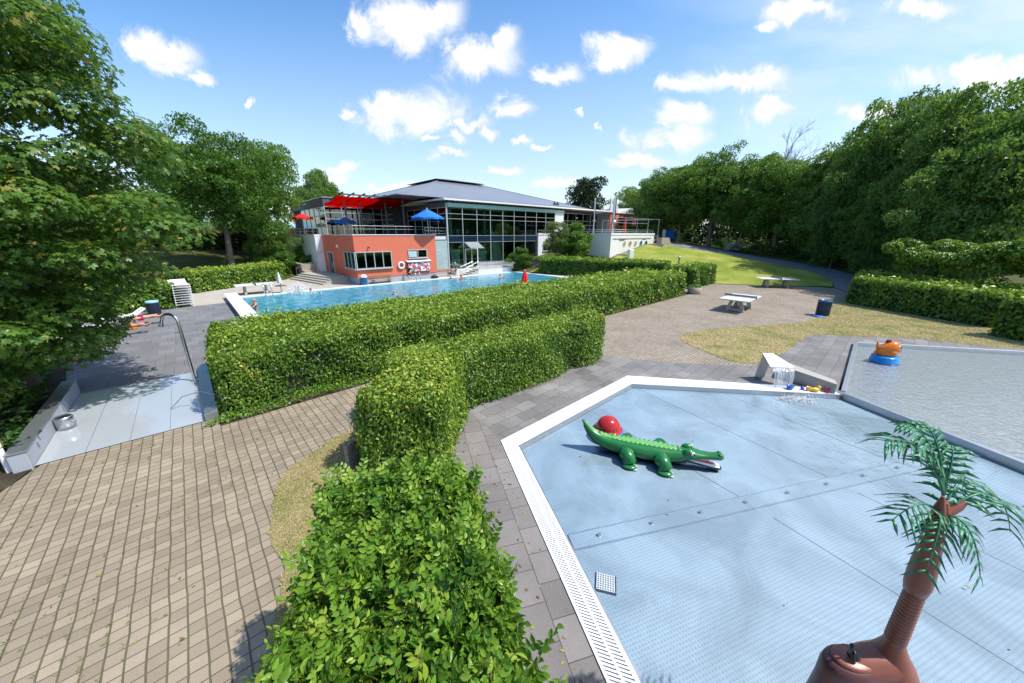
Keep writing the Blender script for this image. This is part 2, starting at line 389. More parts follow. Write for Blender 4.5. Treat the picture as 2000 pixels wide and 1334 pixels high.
def leaves_set():
    M['hedge'] = leafmat('hedge_leaves', [(0, (.025, .070, .012)), (.3, (.060, .140, .016)), (.58, (.130, .250, .028)), (.82, (.255, .385, .042)), (1, (.42, .47, .07))])
    M['hornbeam'] = leafmat('hornbeam_leaves', [(0, (.035, .105, .015)), (.4, (.09, .215, .022)), (.75, (.19, .34, .035)), (1, (.33, .44, .06))], .36, .36, .25)
    M['maple'] = leafmat('maple_leaves', [(0, (.028, .080, .016)), (.5, (.080, .175, .028)), (.86, (.16, .25, .04)), (1, (.32, .28, .06))], .36, .38, .3, .6)
    M['wood_dark'] = leafmat('dark_tree_leaves', [(0, (.048, .11, .028)), (.5, (.105, .21, .042)), (1, (.21, .31, .065))], .42, .42, .5, .12, trnd=.55)
    M['wood_mid'] = leafmat('mid_tree_leaves', [(0, (.065, .14, .028)), (.5, (.14, .255, .040)), (1, (.25, .35, .065))], .42, .42, .5, .15, trnd=.55)
    M['wood_bright'] = leafmat('bright_tree_leaves', [(0, (.035, .10, .014)), (.5, (.080, .185, .022)), (1, (.16, .27, .035))], .34, .4, .45, .2, trnd=.55)
    M['willow'] = leafmat('pale_leaves', [(0, (.09, .12, .03)), (.5, (.17, .20, .05)), (1, (.26, .27, .08))], .3, .5, .4, .2)
    M['pine'] = leafmat('pine_needles', [(0, (.012, .030, .014)), (.5, (.028, .055, .024)), (1, (.06, .085, .035))], .1, .5, .4, .3)
    M['lime'] = leafmat('lime_leaves', [(0, (.05, .13, .014)), (.5, (.14, .26, .025)), (1, (.32, .41, .06))], .36, .4, .35, .6)
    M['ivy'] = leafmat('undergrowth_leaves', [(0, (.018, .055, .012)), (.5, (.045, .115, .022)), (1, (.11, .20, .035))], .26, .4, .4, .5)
    M['hedge_core'] = plain('dark_hedge_core', (.020, .026, .010), .9, 0, .4, 8)  # dark filling of the hedges, not modelled twigs
leaves_set()
M['bark'] = plain('bark', (.16, .135, .105), .9, 0, .4, 5, .8, 25)
M['bark_pale'] = plain('pale_bark', (.26, .235, .19), .9, 0, .3, 5, .6, 25)

M['steel'] = plain('brushed_steel', (.62, .64, .66), .28, 1.0, .08, 4)
M['steel_pol'] = plain('polished_steel', (.60, .59, .57), .14, 1.0, .06, 4)
M['steel_dull'] = plain('dull_steel', (.44, .47, .50), .42, .85, .15, 3)
M['frame'] = plain('grey_frame', (.47, .50, .50), .45, .2, .08, 3)
M['frame_dark'] = plain('dark_frame', (.05, .052, .06), .5, .2, .15, 3)
M['white'] = plain('white_render', (.74, .75, .76), .75, 0, .06, 1.2, .2, 80)
M['offwhite'] = plain('grey_white_render', (.60, .62, .63), .75, 0, .08, 1.0, .2, 80)
M['white_plastic'] = plain('white_plastic', (.80, .80, .78), .45, 0, .05, 2)
M['red_wall'] = plain('terracotta_render', (.66, .155, .085), .8, 0, .09, .9, .25, 90)
M['red_old'] = plain('far_red_wall', (.42, .10, .07), .8, 0, .15, .7)
M['plinth'] = plain('blue_grey_plinth', (.36, .39, .44), .75, 0, .14, 1.5, .3, 60)
M['concrete'] = plain('concrete', (.40, .375, .33), .85, 0, .2, 2.5, .5, 60)
M['stone'] = plain('rough_stone', (.36, .31, .25), .9, 0, .35, 3, .8, 20)
M['mint'] = plain('mint_panel', (.33, .52, .45), .45, 0, .06, 1)
M['navy'] = plain('navy_panel', (.010, .026, .045), .12, 0, .25, .8, spec=.7)
M['slate'] = plain('slate_cladding', (.085, .088, .10), .6, 0, .25, 1.5, .3, 20)
M['timber'] = plain('bench_timber', (.42, .20, .10), .55, 0, .2, 5)
M['dark_int'] = plain('dark_interior', (.040, .045, .045), .8, 0, .4, .5)  # near-black colour stands in for unlit room depth behind glass
M['floor_int'] = plain('interior_floor', (.26, .27, .25), .6, 0, .2, .6)
M['black'] = plain('pit_black', (.018, .018, .02), .45, 0, .2, 5)
M['black_cloth'] = plain('black_cloth', (.016, .016, .020), .85, 0, .3, 9)
M['red_cloth'] = plain('red_fabric', (.74, .012, .008), .75, 0, .12, 3)
M['blue_cloth'] = plain('blue_fabric', (.008, .15, .52), .75, 0, .14, 3)
M['blue_bin'] = plain('blue_plastic', (.015, .12, .42), .45, 0, .12, 4)
M['dark_bin'] = plain('dark_navy_plastic', (.012, .022, .045), .5, 0, .25, 4)
M['bin_blue'] = plain('petrol_plastic', (.02, .10, .22), .4, 0, .2, 4)
M['skin'] = plain('skin', (.56, .30, .20), .5, 0, .08, 10)
M['skin_tan'] = plain('tanned_skin', (.46, .22, .13), .5, 0, .08, 10)
M['hair_brown'] = plain('brown_hair', (.045, .026, .015), .6, 0, .3, 30)
M['hair_grey'] = plain('grey_hair', (.35, .33, .31), .6, 0, .2, 30)
M['pink_cloth'] = plain('pink_fabric', (.66, .05, .17), .7, 0, .1, 8)
M['cream_cloth'] = plain('cream_fabric', (.70, .63, .50), .8, 0, .1, 8)
M['towel'] = plain('white_towel', (.76, .77, .80), .9, 0, .1, 10, .5, 120)
M['orange_cloth'] = plain('orange_fabric', (.70, .22, .03), .8, 0, .15, 8)
M['croc'] = plain('glossy_green_paint', (.014, .150, .036), .24, 0, .4, 4.5)
M['croc_lt'] = plain('light_green_paint', (.13, .36, .10), .16, 0, .3, 4)
M['croc_dark'] = plain('black_green_paint', (.012, .022, .016), .25, 0, .3, 4)
M['gloss_white'] = plain('gloss_white_paint', (.80, .80, .78), .2, 0, .05, 4)
M['gloss_red'] = plain('gloss_red_paint', (.42, .018, .022), .14, 0, .15, 3)
M['pink_mouth'] = plain('pink_mouth_paint', (.60, .06, .09), .25, 0, .12, 5)
M['gloss_blue'] = plain('gloss_blue_paint', (.012, .23, .62), .2, 0, .12, 4)
M['gloss_orange'] = plain('gloss_orange_paint', (.72, .175, .008), .2, 0, .14, 5)
M['gloss_maroon'] = plain('gloss_maroon_paint', (.12, .008, .012), .25, 0, .15, 5)
M['gloss_black'] = plain('gloss_black_paint', (.01, .01, .012), .15, 0, .1, 5)
M['palm_bark'] = plain('brown_gloss_paint', (.225, .068, .040), .36, 0, .28, 4)
M['palm_cut'] = plain('pale_brown_paint', (.46, .15, .10), .3, 0, .2, 5)
M['palm_dark'] = plain('dark_maroon_paint', (.10, .03, .028), .38, 0, .25, 5)
M['frond'] = plain('plastic_frond', (.030, .17, .075), .4, 0, .4, 6)
M['yellow'] = plain('yellow_plastic', (.80, .50, .03), .35, 0, .1, 5)
M['orange_toy'] = plain('orange_plastic', (.78, .38, .06), .35, 0, .1, 5)
M['purple'] = plain('purple_plastic', (.14, .06, .48), .35, 0, .1, 5)
M['red_plastic'] = plain('red_plastic', (.72, .03, .03), .35, 0, .1, 5)
M['lightblue'] = plain('pale_blue_roof', (.30, .52, .66), .4, 0, .12, .6)
M['green_post'] = plain('green_post', (.16, .30, .16), .6, 0, .15, 6)
M['wood_grey'] = plain('weathered_wood', (.24, .22, .19), .85, 0, .3, 6, .4, 40)

def roof_mat(name, col, rough, along):
    m, nt, out = mat(name)
    v = axisvec(nt, along)
    wv = nd(nt, 'ShaderNodeTexWave', {'Vector': v, 'Scale': .85, 'Distortion': 0.0}, bands_direction='X', wave_profile='SAW')
    seam = nd(nt, 'ShaderNodeMapRange', {'Value': wv.outputs['Fac'], 1: .9, 2: 1.0, 3: 0.0, 4: 1.0}).outputs[0]
    c = mixc(nt, noise(nt, .3, 5).outputs['Fac'], tuple(x*.88 for x in col), tuple(x*1.1 for x in col))
    c = mixc(nt, mathn(nt, 'MULTIPLY', seam, .3), c, tuple(x*.6 for x in col))
    prin(nt, out, c, rough, .6, bump(nt, seam, .5, .04)); return m
M['roof'] = roof_mat('zinc_roof_sheets', (.36, .365, .385), .36, 0.0)

def awning_mat():
    m, nt, out = mat('red_awning_cloth')
    c = mixc(nt, noise(nt, 2, 4).outputs['Fac'], (.66, .008, .006), (.80, .020, .012))
    d = nd(nt, 'ShaderNodeBsdfDiffuse', {0: c}); t = nd(nt, 'ShaderNodeBsdfTranslucent', {0: c})
    nt.links.new(nd(nt, 'ShaderNodeMixShader', {0: .6, 1: d, 2: t}).outputs[0], out.inputs[0]); return m
M['awning'] = awning_mat()
def glass_mat(name, tint, refl=.16, rough=.02):
    m, nt, out = mat(name)
    lw = nd(nt, 'ShaderNodeFresnel', {'IOR': 1.5}).outputs[0]
    f = mathn(nt, 'MULTIPLY_ADD', lw, .9, refl, clamp=True)
    tr = nd(nt, 'ShaderNodeBsdfTransparent', {0: tint}); gl = nd(nt, 'ShaderNodeBsdfGlossy', {'Color': (.82, .92, .90, 1), 'Roughness': rough})
    nm = bump(nt, noise(nt, .35, 2).outputs['Fac'], .02, .3); nt.links.new(nm, gl.inputs['Normal'])
    mx = nd(nt, 'ShaderNodeMixShader', {0: f, 1: tr, 2: gl}); nt.links.new(mx.outputs[0], out.inputs[0]); return m
M['glass'] = glass_mat('green_tinted_glass', (.70, .82, .77), .10)
M['glass_dark'] = glass_mat('dark_glass', (.20, .25, .25), .10)
M['glass_etch'] = plain('etched_glass', (.36, .47, .47), .25, 0, .35, .9, spec=.8)

def water_film(name, tint, scale, strength, refl=.02, foam=0.0, rough=.03):
    m, nt, out = mat(name)
    n1 = noise(nt, scale, 3, .55, dist=.6).outputs['Fac']; n2 = noise(nt, scale*3.1, 3, .6).outputs['Fac']
    h = mathn(nt, 'ADD', n1, mathn(nt, 'MULTIPLY', n2, .35))
    nm = bump(nt, h, strength, .05)
    f = mathn(nt, 'ADD', nd(nt, 'ShaderNodeFresnel', {'IOR': 1.33, 'Normal': nm}).outputs[0], refl, clamp=True)
    tr = nd(nt, 'ShaderNodeBsdfTransparent', {0: tint}); gl = nd(nt, 'ShaderNodeBsdfGlossy', {'Color': (1, 1, 1, 1), 'Roughness': rough, 'Normal': nm})
    mx = nd(nt, 'ShaderNodeMixShader', {0: f, 1: tr, 2: gl}); last = mx
    if foam:
        fm = nd(nt, 'ShaderNodeMapRange', {'Value': noise(nt, 2.2, 6, .7, dist=1.5).outputs['Fac'], 1: .56, 2: .78, 3: 0.0, 4: foam}).outputs[0]
        df = nd(nt, 'ShaderNodeBsdfDiffuse', {0: (.85, .9, .92, 1)})
        last = nd(nt, 'ShaderNodeMixShader', {0: fm, 1: mx, 2: df})
    nt.links.new(last.outputs[0], out.inputs[0]); return m
M['film'] = water_film('thin_water', (.92, .965, .99), 3.2, .34, .10)
M['film2'] = water_film('rippled_water', (.92, .96, .98), 6, .8, .15)
def falling_water():
    m, nt, out = mat('falling_water')
    st = nd(nt, 'ShaderNodeTexNoise', {'Vector': nd(nt, 'ShaderNodeMapping', {0: pos(nt), 'Scale': (34, 3, 2.2)}), 'Scale': 1.0, 'Detail': 4, 'Roughness': .65}).outputs['Fac']
    f = nd(nt, 'ShaderNodeMapRange', {'Value': st, 1: .40, 2: .68, 3: .12, 4: .85}).outputs[0]
    nm = bump(nt, st, .7, .03)
    tr = nd(nt, 'ShaderNodeBsdfTransparent', {0: (.93, .96, .98, 1)}); gl = nd(nt, 'ShaderNodeBsdfGlossy', {'Roughness': .12, 'Normal': nm}); df = nd(nt, 'ShaderNodeBsdfTranslucent', {0: (.9, .94, .96, 1)}); d2 = nd(nt, 'ShaderNodeBsdfDiffuse', {0: (.9, .94, .96, 1)})
    w = nd(nt, 'ShaderNodeMixShader', {0: .5, 1: df, 2: d2}); g2 = nd(nt, 'ShaderNodeMixShader', {0: .2, 1: tr, 2: gl})
    nt.links.new(nd(nt, 'ShaderNodeMixShader', {0: f, 1: g2, 2: w}).outputs[0], out.inputs[0]); return m
M['fall'] = falling_water()
def pool_water():
    m, nt, out = mat('turquoise_pool_water')
    n1 = noise(nt, 1.6, 4, .6, dist=.8).outputs['Fac']; n2 = noise(nt, 5, 3, .6, dist=.5).outputs['Fac']; n0 = noise(nt, .12, 2).outputs['Fac']
    c = ramp(nt, mathn(nt, 'ADD', mathn(nt, 'MULTIPLY', n1, .6), mathn(nt, 'MULTIPLY', n2, .4)), [(.36, (.008, .15, .25)), (.5, (.022, .26, .36)), (.60, (.09, .42, .50)), (.70, (.42, .68, .72))]).outputs[0]
    c = mixc(nt, mathn(nt, 'MULTIPLY', n0, .35), c, (.10, .26, .46))
    h = mathn(nt, 'ADD', mathn(nt, 'MULTIPLY', n1, 1.0), mathn(nt, 'MULTIPLY', n2, .5))
    prin(nt, out, c, .06, 0, bump(nt, h, .22, .12), .5, IOR=1.33); return m
M['pool'] = pool_water()
def dimple_steel(name, base, dirt):
    """stainless floor sheets pressed with rows of small dimples"""
    m, nt, out = mat(name)
    v = nd(nt, 'ShaderNodeMapping', {0: pos(nt), 'Rotation': (0, 0, -R(-70.3)), 'Scale': (20, 20, 1)}).outputs[0]
    fr = nd(nt, 'ShaderNodeVectorMath', {0: v}, operation='FRACTION').outputs[0]
    dd = nd(nt, 'ShaderNodeVectorMath', {0: fr, 1: (.5, .5, 0)}, operation='SUBTRACT').outputs[0]
    ln = nd(nt, 'ShaderNodeVectorMath', {0: nd(nt, 'ShaderNodeVectorMath', {0: dd, 1: (1, 1, 0)}, operation='MULTIPLY')}, operation='LENGTH').outputs[1]
    dm = nd(nt, 'ShaderNodeMapRange', {'Value': ln, 1: .18, 2: .36, 3: 1.0, 4: 0.0}).outputs[0]
    n1 = noise(nt, .7, 5, .6, dist=.6).outputs['Fac']; n2 = noise(nt, 2.6, 5, .65).outputs['Fac']
    c = mixc(nt, ramp(nt, n1, [(.35, (0, 0, 0)), (.62, (1, 1, 1))]), tuple(x*.74 for x in base), tuple(x*1.12 for x in base))
    c = mixc(nt, nd(nt, 'ShaderNodeMapRange', {'Value': n2, 1: .60, 2: .78, 3: 0.0, 4: .5}).outputs[0], c, dirt)
    c = mixc(nt, mathn(nt, 'MULTIPLY', dm, .42), c, tuple(x*.42 for x in base))
    prin(nt, out, c, .55, .0, bump(nt, dm, -.6, .006), .12); return m
M['dimple'] = dimple_steel('dimpled_steel_floor', (.365, .465, .545), (.40, .40, .36))
def basin2():
    m, nt, out = mat('rippled_basin_floor')
    n1 = noise(nt, 1.2, 5, .6).outputs['Fac']; n2 = noise(nt, 7, 4, .6, dist=.7).outputs['Fac']
    c = mixc(nt, n1, (.40, .43, .45), (.50, .49, .45)); c = mixc(nt, nd(nt, 'ShaderNodeMapRange', {'Value': n2, 1: .46, 2: .72, 3: 0.0, 4: .75}).outputs[0], c, (.62, .68, .72))
    prin(nt, out, c, .4, .1, bump(nt, n2, .3, .02)); return m
M['basin2'] = basin2()
M['enamel'] = plain('wet_white_sheet', (.37, .40, .43), .05, .0, .06, .8, spec=.9)
M['grate'] = plain('white_grate', (.80, .80, .79), .5, 0, .05, 3)
def photo_board():
    m, nt, out = mat('notice_patches')
    v = nd(nt, 'ShaderNodeMapping', {0: pos(nt), 'Scale': (5.2, 1, 5.2)}).outputs[0]
    vo = nd(nt, 'ShaderNodeTexVoronoi', {'Vector': v, 'Scale': 1.0}, distance='CHEBYCHEV')
    g = nd(nt, 'ShaderNodeSeparateColor', {0: vo.outputs['Color']}).outputs[0]
    c = ramp(nt, g, [(0, (.62, .03, .05)), (.22, (.75, .72, .7)), (.42, (.25, .22, .25)), (.56, (.66, .10, .16)), (.72, (.8, .8, .78)), (.88, (.12, .10, .13))], 'CONSTANT').outputs[0]
    prin(nt, out, c, .5); return m
M['patches'] = photo_board()

# ============================================================ ground
def sheet(name, poly, z, m, label=None, kind='structure'):
    b = MB(); n = len(poly); a = sum(poly[i][0]*poly[(i+1) % n][1]-poly[(i+1) % n][0]*poly[i][1] for i in range(n))
    if a < 0: poly = poly[::-1]
    b.add([(x, y, z) for x, y in poly], [tuple(range(n))])
    o = b.build(name, m); o['kind'] = kind; return o
def inpoly(x, y, poly):
    r = False; n = len(poly)
    for i in range(n):
        (x1, y1), (x2, y2) = poly[i], poly[(i+1) % n]
        if (y1 > y) != (y2 > y) and x < (x2-x1)*(y-y1)/(y2-y1)+x1: r = not r
    return r
POOL = [W(-9.7, .9)[:2], W(19.9, .9)[:2], W(19.9, 12)[:2], W(-9.7, 12)[:2]]
KID = [(.15, 7.15), (4.01, 10.72), (10.25, 9.9), (12.3, .3), (13.4, -5), (3.57, -5)]
KID_OUT = [(-.27, 7.36), (4.08, 11.41), (10.32, 10.62), (10.25, 10.05)]
POOL2 = [(10.42, 9.95), (15.66, 15.1), (34, 11.0), (34, -5), (13.55, -5), (12.45, .3)]
DRY_R = [(7.87, 16.02), (9.01, 17.11), (11.03, 18.13), (13.45, 18.46), (16.05, 18.92), (18.97, 20.83), (22.07, 23.65), (24.69, 25.97), (26.2, 25.15), (27, 18.13), (25.65, 15.0), (21.63, 14.4), (19.77, 16.11), (16.72, 16.55), (14.97, 16.83), (13.38, 15.52), (12.21, 14.46), (10.81, 13.46), (9.38, 12.58), (8.83, 12.8), (8.4, 13.46), (8.14, 14.6)]
DRY_L = [(-3.9, 7.97), (-4.35, 7.63), (-4.58, 6.89), (-4.78, 6.17), (-4.65, 5.64), (-4.29, 4.99), (-3.86, 4.36), (-3.34, 4.0), (-2.9, 2.6), (-1.4, 2.6), (-1.4, 8.8)]
def smooth_poly(p, k=2):
    for _ in range(k):
        q = []
        for i in range(len(p)):
            a, b = p[i], p[(i+1) % len(p)]
            q += [(a[0]*.75+b[0]*.25, a[1]*.75+b[1]*.25), (a[0]*.25+b[0]*.75, a[1]*.25+b[1]*.75)]
        p = q
    return p
def ragged(p, st, amp):
    q = []
    for i in range(len(p)):
        a, b = p[i], p[(i+1) % len(p)]; n = max(1, int(math.dist(a, b)/st))
        for k in range(n): t = k/n; w = amp*(.55*math.sin(a[0]*7.1+k*2.3)+.8*random.gauss(0, .55)); q.append((a[0]*(1-t)+b[0]*t+w, a[1]*(1-t)+b[1]*t+w*random.choice((-1, 1))))
    return q
DRY_R = ragged(smooth_poly(DRY_R), .16, .07); DRY_L = ragged(smooth_poly(DRY_L), .07, .035)

def terrain():
    def axis(a, b, st, far):
        c = list(np.arange(a, b+.01, st)); lo = []; hi = []; d = st
        x = a
        while x > -far: d *= 1.4; x -= d; lo.append(x)
        x = b; d = st
        while x < far: d *= 1.4; x += d; hi.append(x)
        return np.array(lo[::-1]+c+hi)
    xs = axis(-60, 62, 1.0, 900); ys = axis(-8, 90, 1.0, 900)
    V = []; 
    for y in ys:
        for x in xs:
            z = terr(x, y)-.03
            if z < .02 and any(inpoly(x+dx, y+dy, q) for q in (POOL, KID, POOL2) for dx, dy in ((0, 0), (1.0, 0), (-1.0, 0), (0, 1.0), (0, -1.0), (.7, .7), (-.7, .7), (.7, -.7), (-.7, -.7))): z = -.6
            V.append((x, y, z))
    nx = len(xs); F = [(j*nx+i, j*nx+i+1, (j+1)*nx+i+1, (j+1)*nx+i) for j in range(len(ys)-1) for i in range(nx-1)]
    me = bpy.data.meshes.new('ground'); me.from_pydata(V, [], F); me.materials.append(M['ground'])
    me.polygons.foreach_set('use_smooth', [True]*len(F))
    o = link('ground', me); o['kind'] = 'structure'
terrain()

sheet('pavement', [(-10.25, 6.45), (-9.95, 5.6), (-12.5, 3.2), (-12.5, -6), (0, -6), (-.9, 3), (-1.5, 8.5), (-2.8, 12.4), W(-9, 23)[:2], W(-12.6, 23)[:2], W(-12.6, 24)[:2], W(-15.3, 24)[:2]], 0, M['paver'])
sheet('pavement', [W(-3, 27.3)[:2], W(-3, 22.5)[:2], W(26.2, 22.6)[:2], (30.3, 33.0), (27.4, 26.0), (26, 22), (25, 15.9), (21.4, 15.6), (15.4, 16.6), (12, 14.2), (9, 12.2)], 0, M['court'])
sheet('pavement', [W(-9, 27.4)[:2], W(-.3, 28)[:2], (6.02, 12.8), (9.14, 12.36), (10.18, 13.1), (11.46, 13.91), (13.38, 15.52), (14.97, 16.73), (16.64, 16.46), (21, 15.8), (26, 14.6), (34, 12.7), (34, 11.06), (15.68, 15.15), (10.3, 10.05), (10.25, 10.1), (4.05, 11.3), (-.3, 7.34)], .004, M['slab'])
sheet('pavement', [(-.27, 7.34), (1.054, 2.6), (3.15, -4.95), (0, -4.95), (-1.6, 3.0), (-2.2, 7.6), (-1.2, 8.9)], .008, M['slab_gutter'])
sheet('pavement', [W(-17.5, 19.2)[:2], W(-17.2, 3)[:2], W(-10.3, 2.9)[:2], W(-10.3, 12.1)[:2], W(22, 12.1)[:2], W(22, 20)[:2], W(-12.3, 20)[:2], W(-12.6, 19.2)[:2]], 0, M['slab_left'])
sheet('pavement', [W(-17.2, 3)[:2], W(-17, -4)[:2], W(-10, -8)[:2], W(-2, -12)[:2], W(2, -12)[:2], W(14, -2.5)[:2], W(28, -2.5)[:2], W(28, 1)[:2], W(24, 12)[:2], W(20, 12)[:2], W(20, .5)[:2], W(-9.75, .5)[:2], W(-10.3, 2.9)[:2]], .004, M['deck'])
sheet('dry_grass', DRY_R, .012, M['dry']); sheet('dry_grass', DRY_L, .014, M['dry'])
sheet('ground', [W(-12.35, 24.6)[:2], W(-12.35, 19)[:2], W(19.5, 19)[:2], W(19.5, 24.3)[:2], W(0, 24.1)[:2]], .010, M['soil'])
sheet('ground', [(-10.3, 6.4), W(-15.6, 24)[:2], W(-15.75, 19)[:2], W(-17.6, 6)[:2], W(-26, 6)[:2], (-30, 12), (-18, -4), (-12.6, -4), (-12.4, 3.3), (-9.96, 5.65)], .006, M['soil'])

def draped(name, poly, m, dz, st=.8):
    """a sheet that follows the land, its rim cut to the outline"""
    import bmesh
    xs = [p[0] for p in poly]; ys = [p[1] for p in poly]
    bm = bmesh.new(); vs = [bm.verts.new((x, y, 0)) for x, y in poly]; bm.faces.new(vs)
    for ax, lo, hi in ((0, min(xs), max(xs)), (1, min(ys), max(ys))):
        c = lo+st
        while c < hi:
            no = (1, 0, 0) if ax == 0 else (0, 1, 0); p = (c, 0, 0) if ax == 0 else (0, c, 0)
            bmesh.ops.bisect_plane(bm, geom=bm.verts[:]+bm.edges[:]+bm.faces[:], plane_co=p, plane_no=no); c += st
    for v in bm.verts: v.co.z = terr(v.co.x, v.co.y)+dz
    bmesh.ops.recalc_face_normals(bm, faces=bm.faces[:])
    if sum(f.normal.z for f in bm.faces) < 0: bmesh.ops.reverse_faces(bm, faces=bm.faces[:])
    me = bpy.data.meshes.new(name); bm.to_mesh(me); bm.free(); me.materials.append(m)
    me.polygons.foreach_set('use_smooth', [True]*len(me.polygons))
    o = link(name, me); o['kind'] = 'structure'; return o
PATH_HI = [(24.6, 60), (28.0, 60), (31.6, 58.4), (34.2, 55), (36.2, 50), (37.2, 43.24), (37.0, 39.75), (36, 36), (33, 31), (30, 27)]
PATH_LO = [(24.0, 56.2), (26.65, 54.0), (29.6, 51.4), (31.4, 48), (32.9, 43.5), (33.6, 40.5), (32.9, 37), (31.4, 34.2), (30.3, 32.8), (27.4, 27)]
draped('path', PATH_LO+PATH_HI[::-1], M['asphalt'], .035)
draped('lawn', [W(20.6, 3)[:2], W(26.5, 22.6)[:2], (30.32, 33.0)]+PATH_LO[7:0:-1]+[(24, 56.1), (23.8, 58.9), (14, 50.0), (5, 48)], M['lawn'], .02)

def blades(name, poly, n, hgt, stops_t, m, z=.012, dense=None, kind='stuff'):
    xs = [p[0] for p in poly]; ys = [p[1] for p in poly]; P = []
    while len(P) < n:
        x, y = random.uniform(min(xs), max(xs)), random.uniform(min(ys), max(ys))
        if inpoly(x, y, poly): P.append((x, y, terr(x, y)+z))
    P = np.array(P); k = len(P); a = RNG.random(k)*2*PI; w = .006+RNG.random(k)*.008; h = hgt*(.4+RNG.random(k)*.9)
    if dense is not None: w *= dense
    d = np.stack([np.cos(a), np.sin(a), 0*a], 1); ln = RNG.normal(size=(k, 2))*.55
    tip = P+np.stack([ln[:, 0]*h, ln[:, 1]*h, h], 1)
    V = np.stack([P-d*w[:, None], P+d*w[:, None], tip], 1).reshape(-1, 3); F = np.arange(3*k).reshape(-1, 3)
    o = link(name, np_mesh(name, [(V, F, RNG.random(k), 0)], [m])); o['kind'] = kind; return o
M['straw'] = leafmat('straw_blades', [(0, (.24, .25, .08)), (.3, (.42, .36, .16)), (.65, (.52, .42, .22)), (1, (.60, .49, .29))], .2, .6, .9, .55)
M['blade'] = leafmat('green_blades', [(0, (.07, .13, .015)), (.5, (.15, .22, .03)), (1, (.30, .30, .08))], .3, .5, .5, .4)
blades('grass', DRY_L, 60000, .034, 0, M['straw'], .012, .55)
blades('grass', DRY_R, 90000, .035, 0, M['straw'], .01, 1.0)
# ============================================================ pools
def flat(name, poly, z, m, kind='structure'): return sheet(name, poly, z, m, kind=kind)
flat('pool_water', POOL, -.02, M['pool'])
b = MB()
bb = lambda mb, s0, s1, t0, t1, z0, z1: mb.box(s0, s1, -t1, -t0, z0, z1)
rootO = (O[0], O[1], 0)
def bthing(name, label, cat, group=None): return thing(name, label, cat, rootO, BROT, group)
bb(b, -9.7, 19.9, .45, .9, -.5, .03); bb(b, 19.9, 20.35, .45, 12, -.5, .035)
o = b.build('pool_coping', M['white']); o.location = rootO; o.rotation_euler = (0, 0, BROT); o['kind'] = 'structure'
wl = bthing('pool_wall', 'raised white topped wall closing the near end of the swimming pool', 'pool wall')
b = MB(); bb(b, -10.42, -9.72, .5, 14, -.4, .30); b.build('wall_body', M['steel_dull'], wl)
b = MB(); bb(b, -10.47, -9.68, .45, 14, .303, .36); b.build('white_top', M['white'], wl)

# splash basin
KF = -.13
flat('basin_floor', KID, KF, M['dimple']); flat('basin_water', KID, KF+.045, M['film'])
def offs(p, q, d):
    dx, dy = q[0]-p[0], q[1]-p[1]; l = math.hypot(dx, dy); return (-dy/l*d, dx/l*d)
g = thing('overflow_gutter', 'white overflow gutter with slotted grating round the splash basin', 'gutter')
o0, o1, o2 = (-.27, 7.36), (4.08, 11.41), (10.26, 10.32); i0, i1, i2 = (.15, 7.15), (4.01, 10.72), (10.25, 9.9)
oB, iB = (3.17, -5), (3.57, -5)
b = MB(); b.prism([o0, o1, i1, i0], -.2, .03); b.prism([o1, o2, i2, i1], -.2, .028); b.build('rim', M['white'], g)
def lerp(p, q, t): return tuple(a+(c-a)*t for a, c in zip(p, q))
b = MB(); cut = [(lerp(o0, i0, a), lerp(oB, iB, a)) for a in (0, .09, .46, .54, .86, 1)]
for k0, k1 in ((0, 1), (2, 3), (4, 5)): b.prism([cut[k0][0], cut[k0][1], cut[k1][1], cut[k1][0]], -.16, .03)
b.build('rail', M['grate'], g)
b = MB(); b.prism([cut[1][0], cut[1][1], cut[4][1], cut[4][0]], -.2, -.10); b.build('channel', M['steel_dull'], g)
b = MB(); L = math.dist(o0, oB); n = int(L/.047)
for k in range(n):
    a0, a1 = (k+.2)/n, (k+.78)/n
    for x0, x1 in ((1, 2), (3, 4)):
        q = [lerp(*cut[x0], a0), lerp(*cut[x1], a0), lerp(*cut[x1], a1), lerp(*cut[x0], a1)]; b.prism(q, -.01, .024)
b.build('grating', M['grate'], g)
b = MB()                                           # steel upstand between gutter and floor
for p, q in ((i0, i1), (i1, i2), (i0, iB)):
    f = offs(p, q, .035 if p != i0 or q == i1 else -.035)
    if q == i1 and p == i0: f = offs(p, q, -.035)
    if p == i1: f = offs(p, q, -.035)
    if q == iB: f = offs(p, q, .035)
    b.prism([p, q, (q[0]+f[0], q[1]+f[1]), (p[0]+f[0], p[1]+f[1])], KF-.05, .022)
b.build('upstand', M['steel_dull'], g)
# sheet joints and the raised band with nozzles
def seam(p, q, w=.012): f = offs(p, q, w/2); return [(p[0]+f[0], p[1]+f[1]), (q[0]+f[0], q[1]+f[1]), (q[0]-f[0], q[1]-f[1]), (p[0]-f[0], p[1]-f[1])]
M['roof_light'] = M['roof']
M['joint'] = plain('sheet_joint', (.12, .15, .17), .6, .2, .2, 4)
b = MB()
for p, q in (((4.23, 10.6), (6.8, 6.07)), ((2.35, 9.05), (4.60, 5.42)), ((6.9, 5.75), (10.6, -1)), ((4.75, 5.12), (8.6, -2)), ((6.9, 10.25), (8.55, 6.9)), ((8.7, 6.3), (11.4, 1.2))): b.prism(seam(p, q), KF-.02, KF+.004)
o = b.build('floor_joints', M['joint']); o['kind'] = 'structure'
band = thing('spray_band', 'low steel band with a row of spray nozzles across the splash basin floor', 'spray band')
b = MB(); n0, n1, f0, f1 = (1.02, 4.42), (8.45, 6.32), (.96, 4.72), (8.72, 6.72)
f1 = (10.9, 7.27); n1 = (10.98, 6.97)
b.prism([n0, n1, f1, f0], KF-.02, KF+.022); b.build('band', M['dimple'], band)
b = MB(); 
for p, q in ((n0, n1), (f0, f1)): b.prism(seam(p, q, .016), KF, KF+.028)
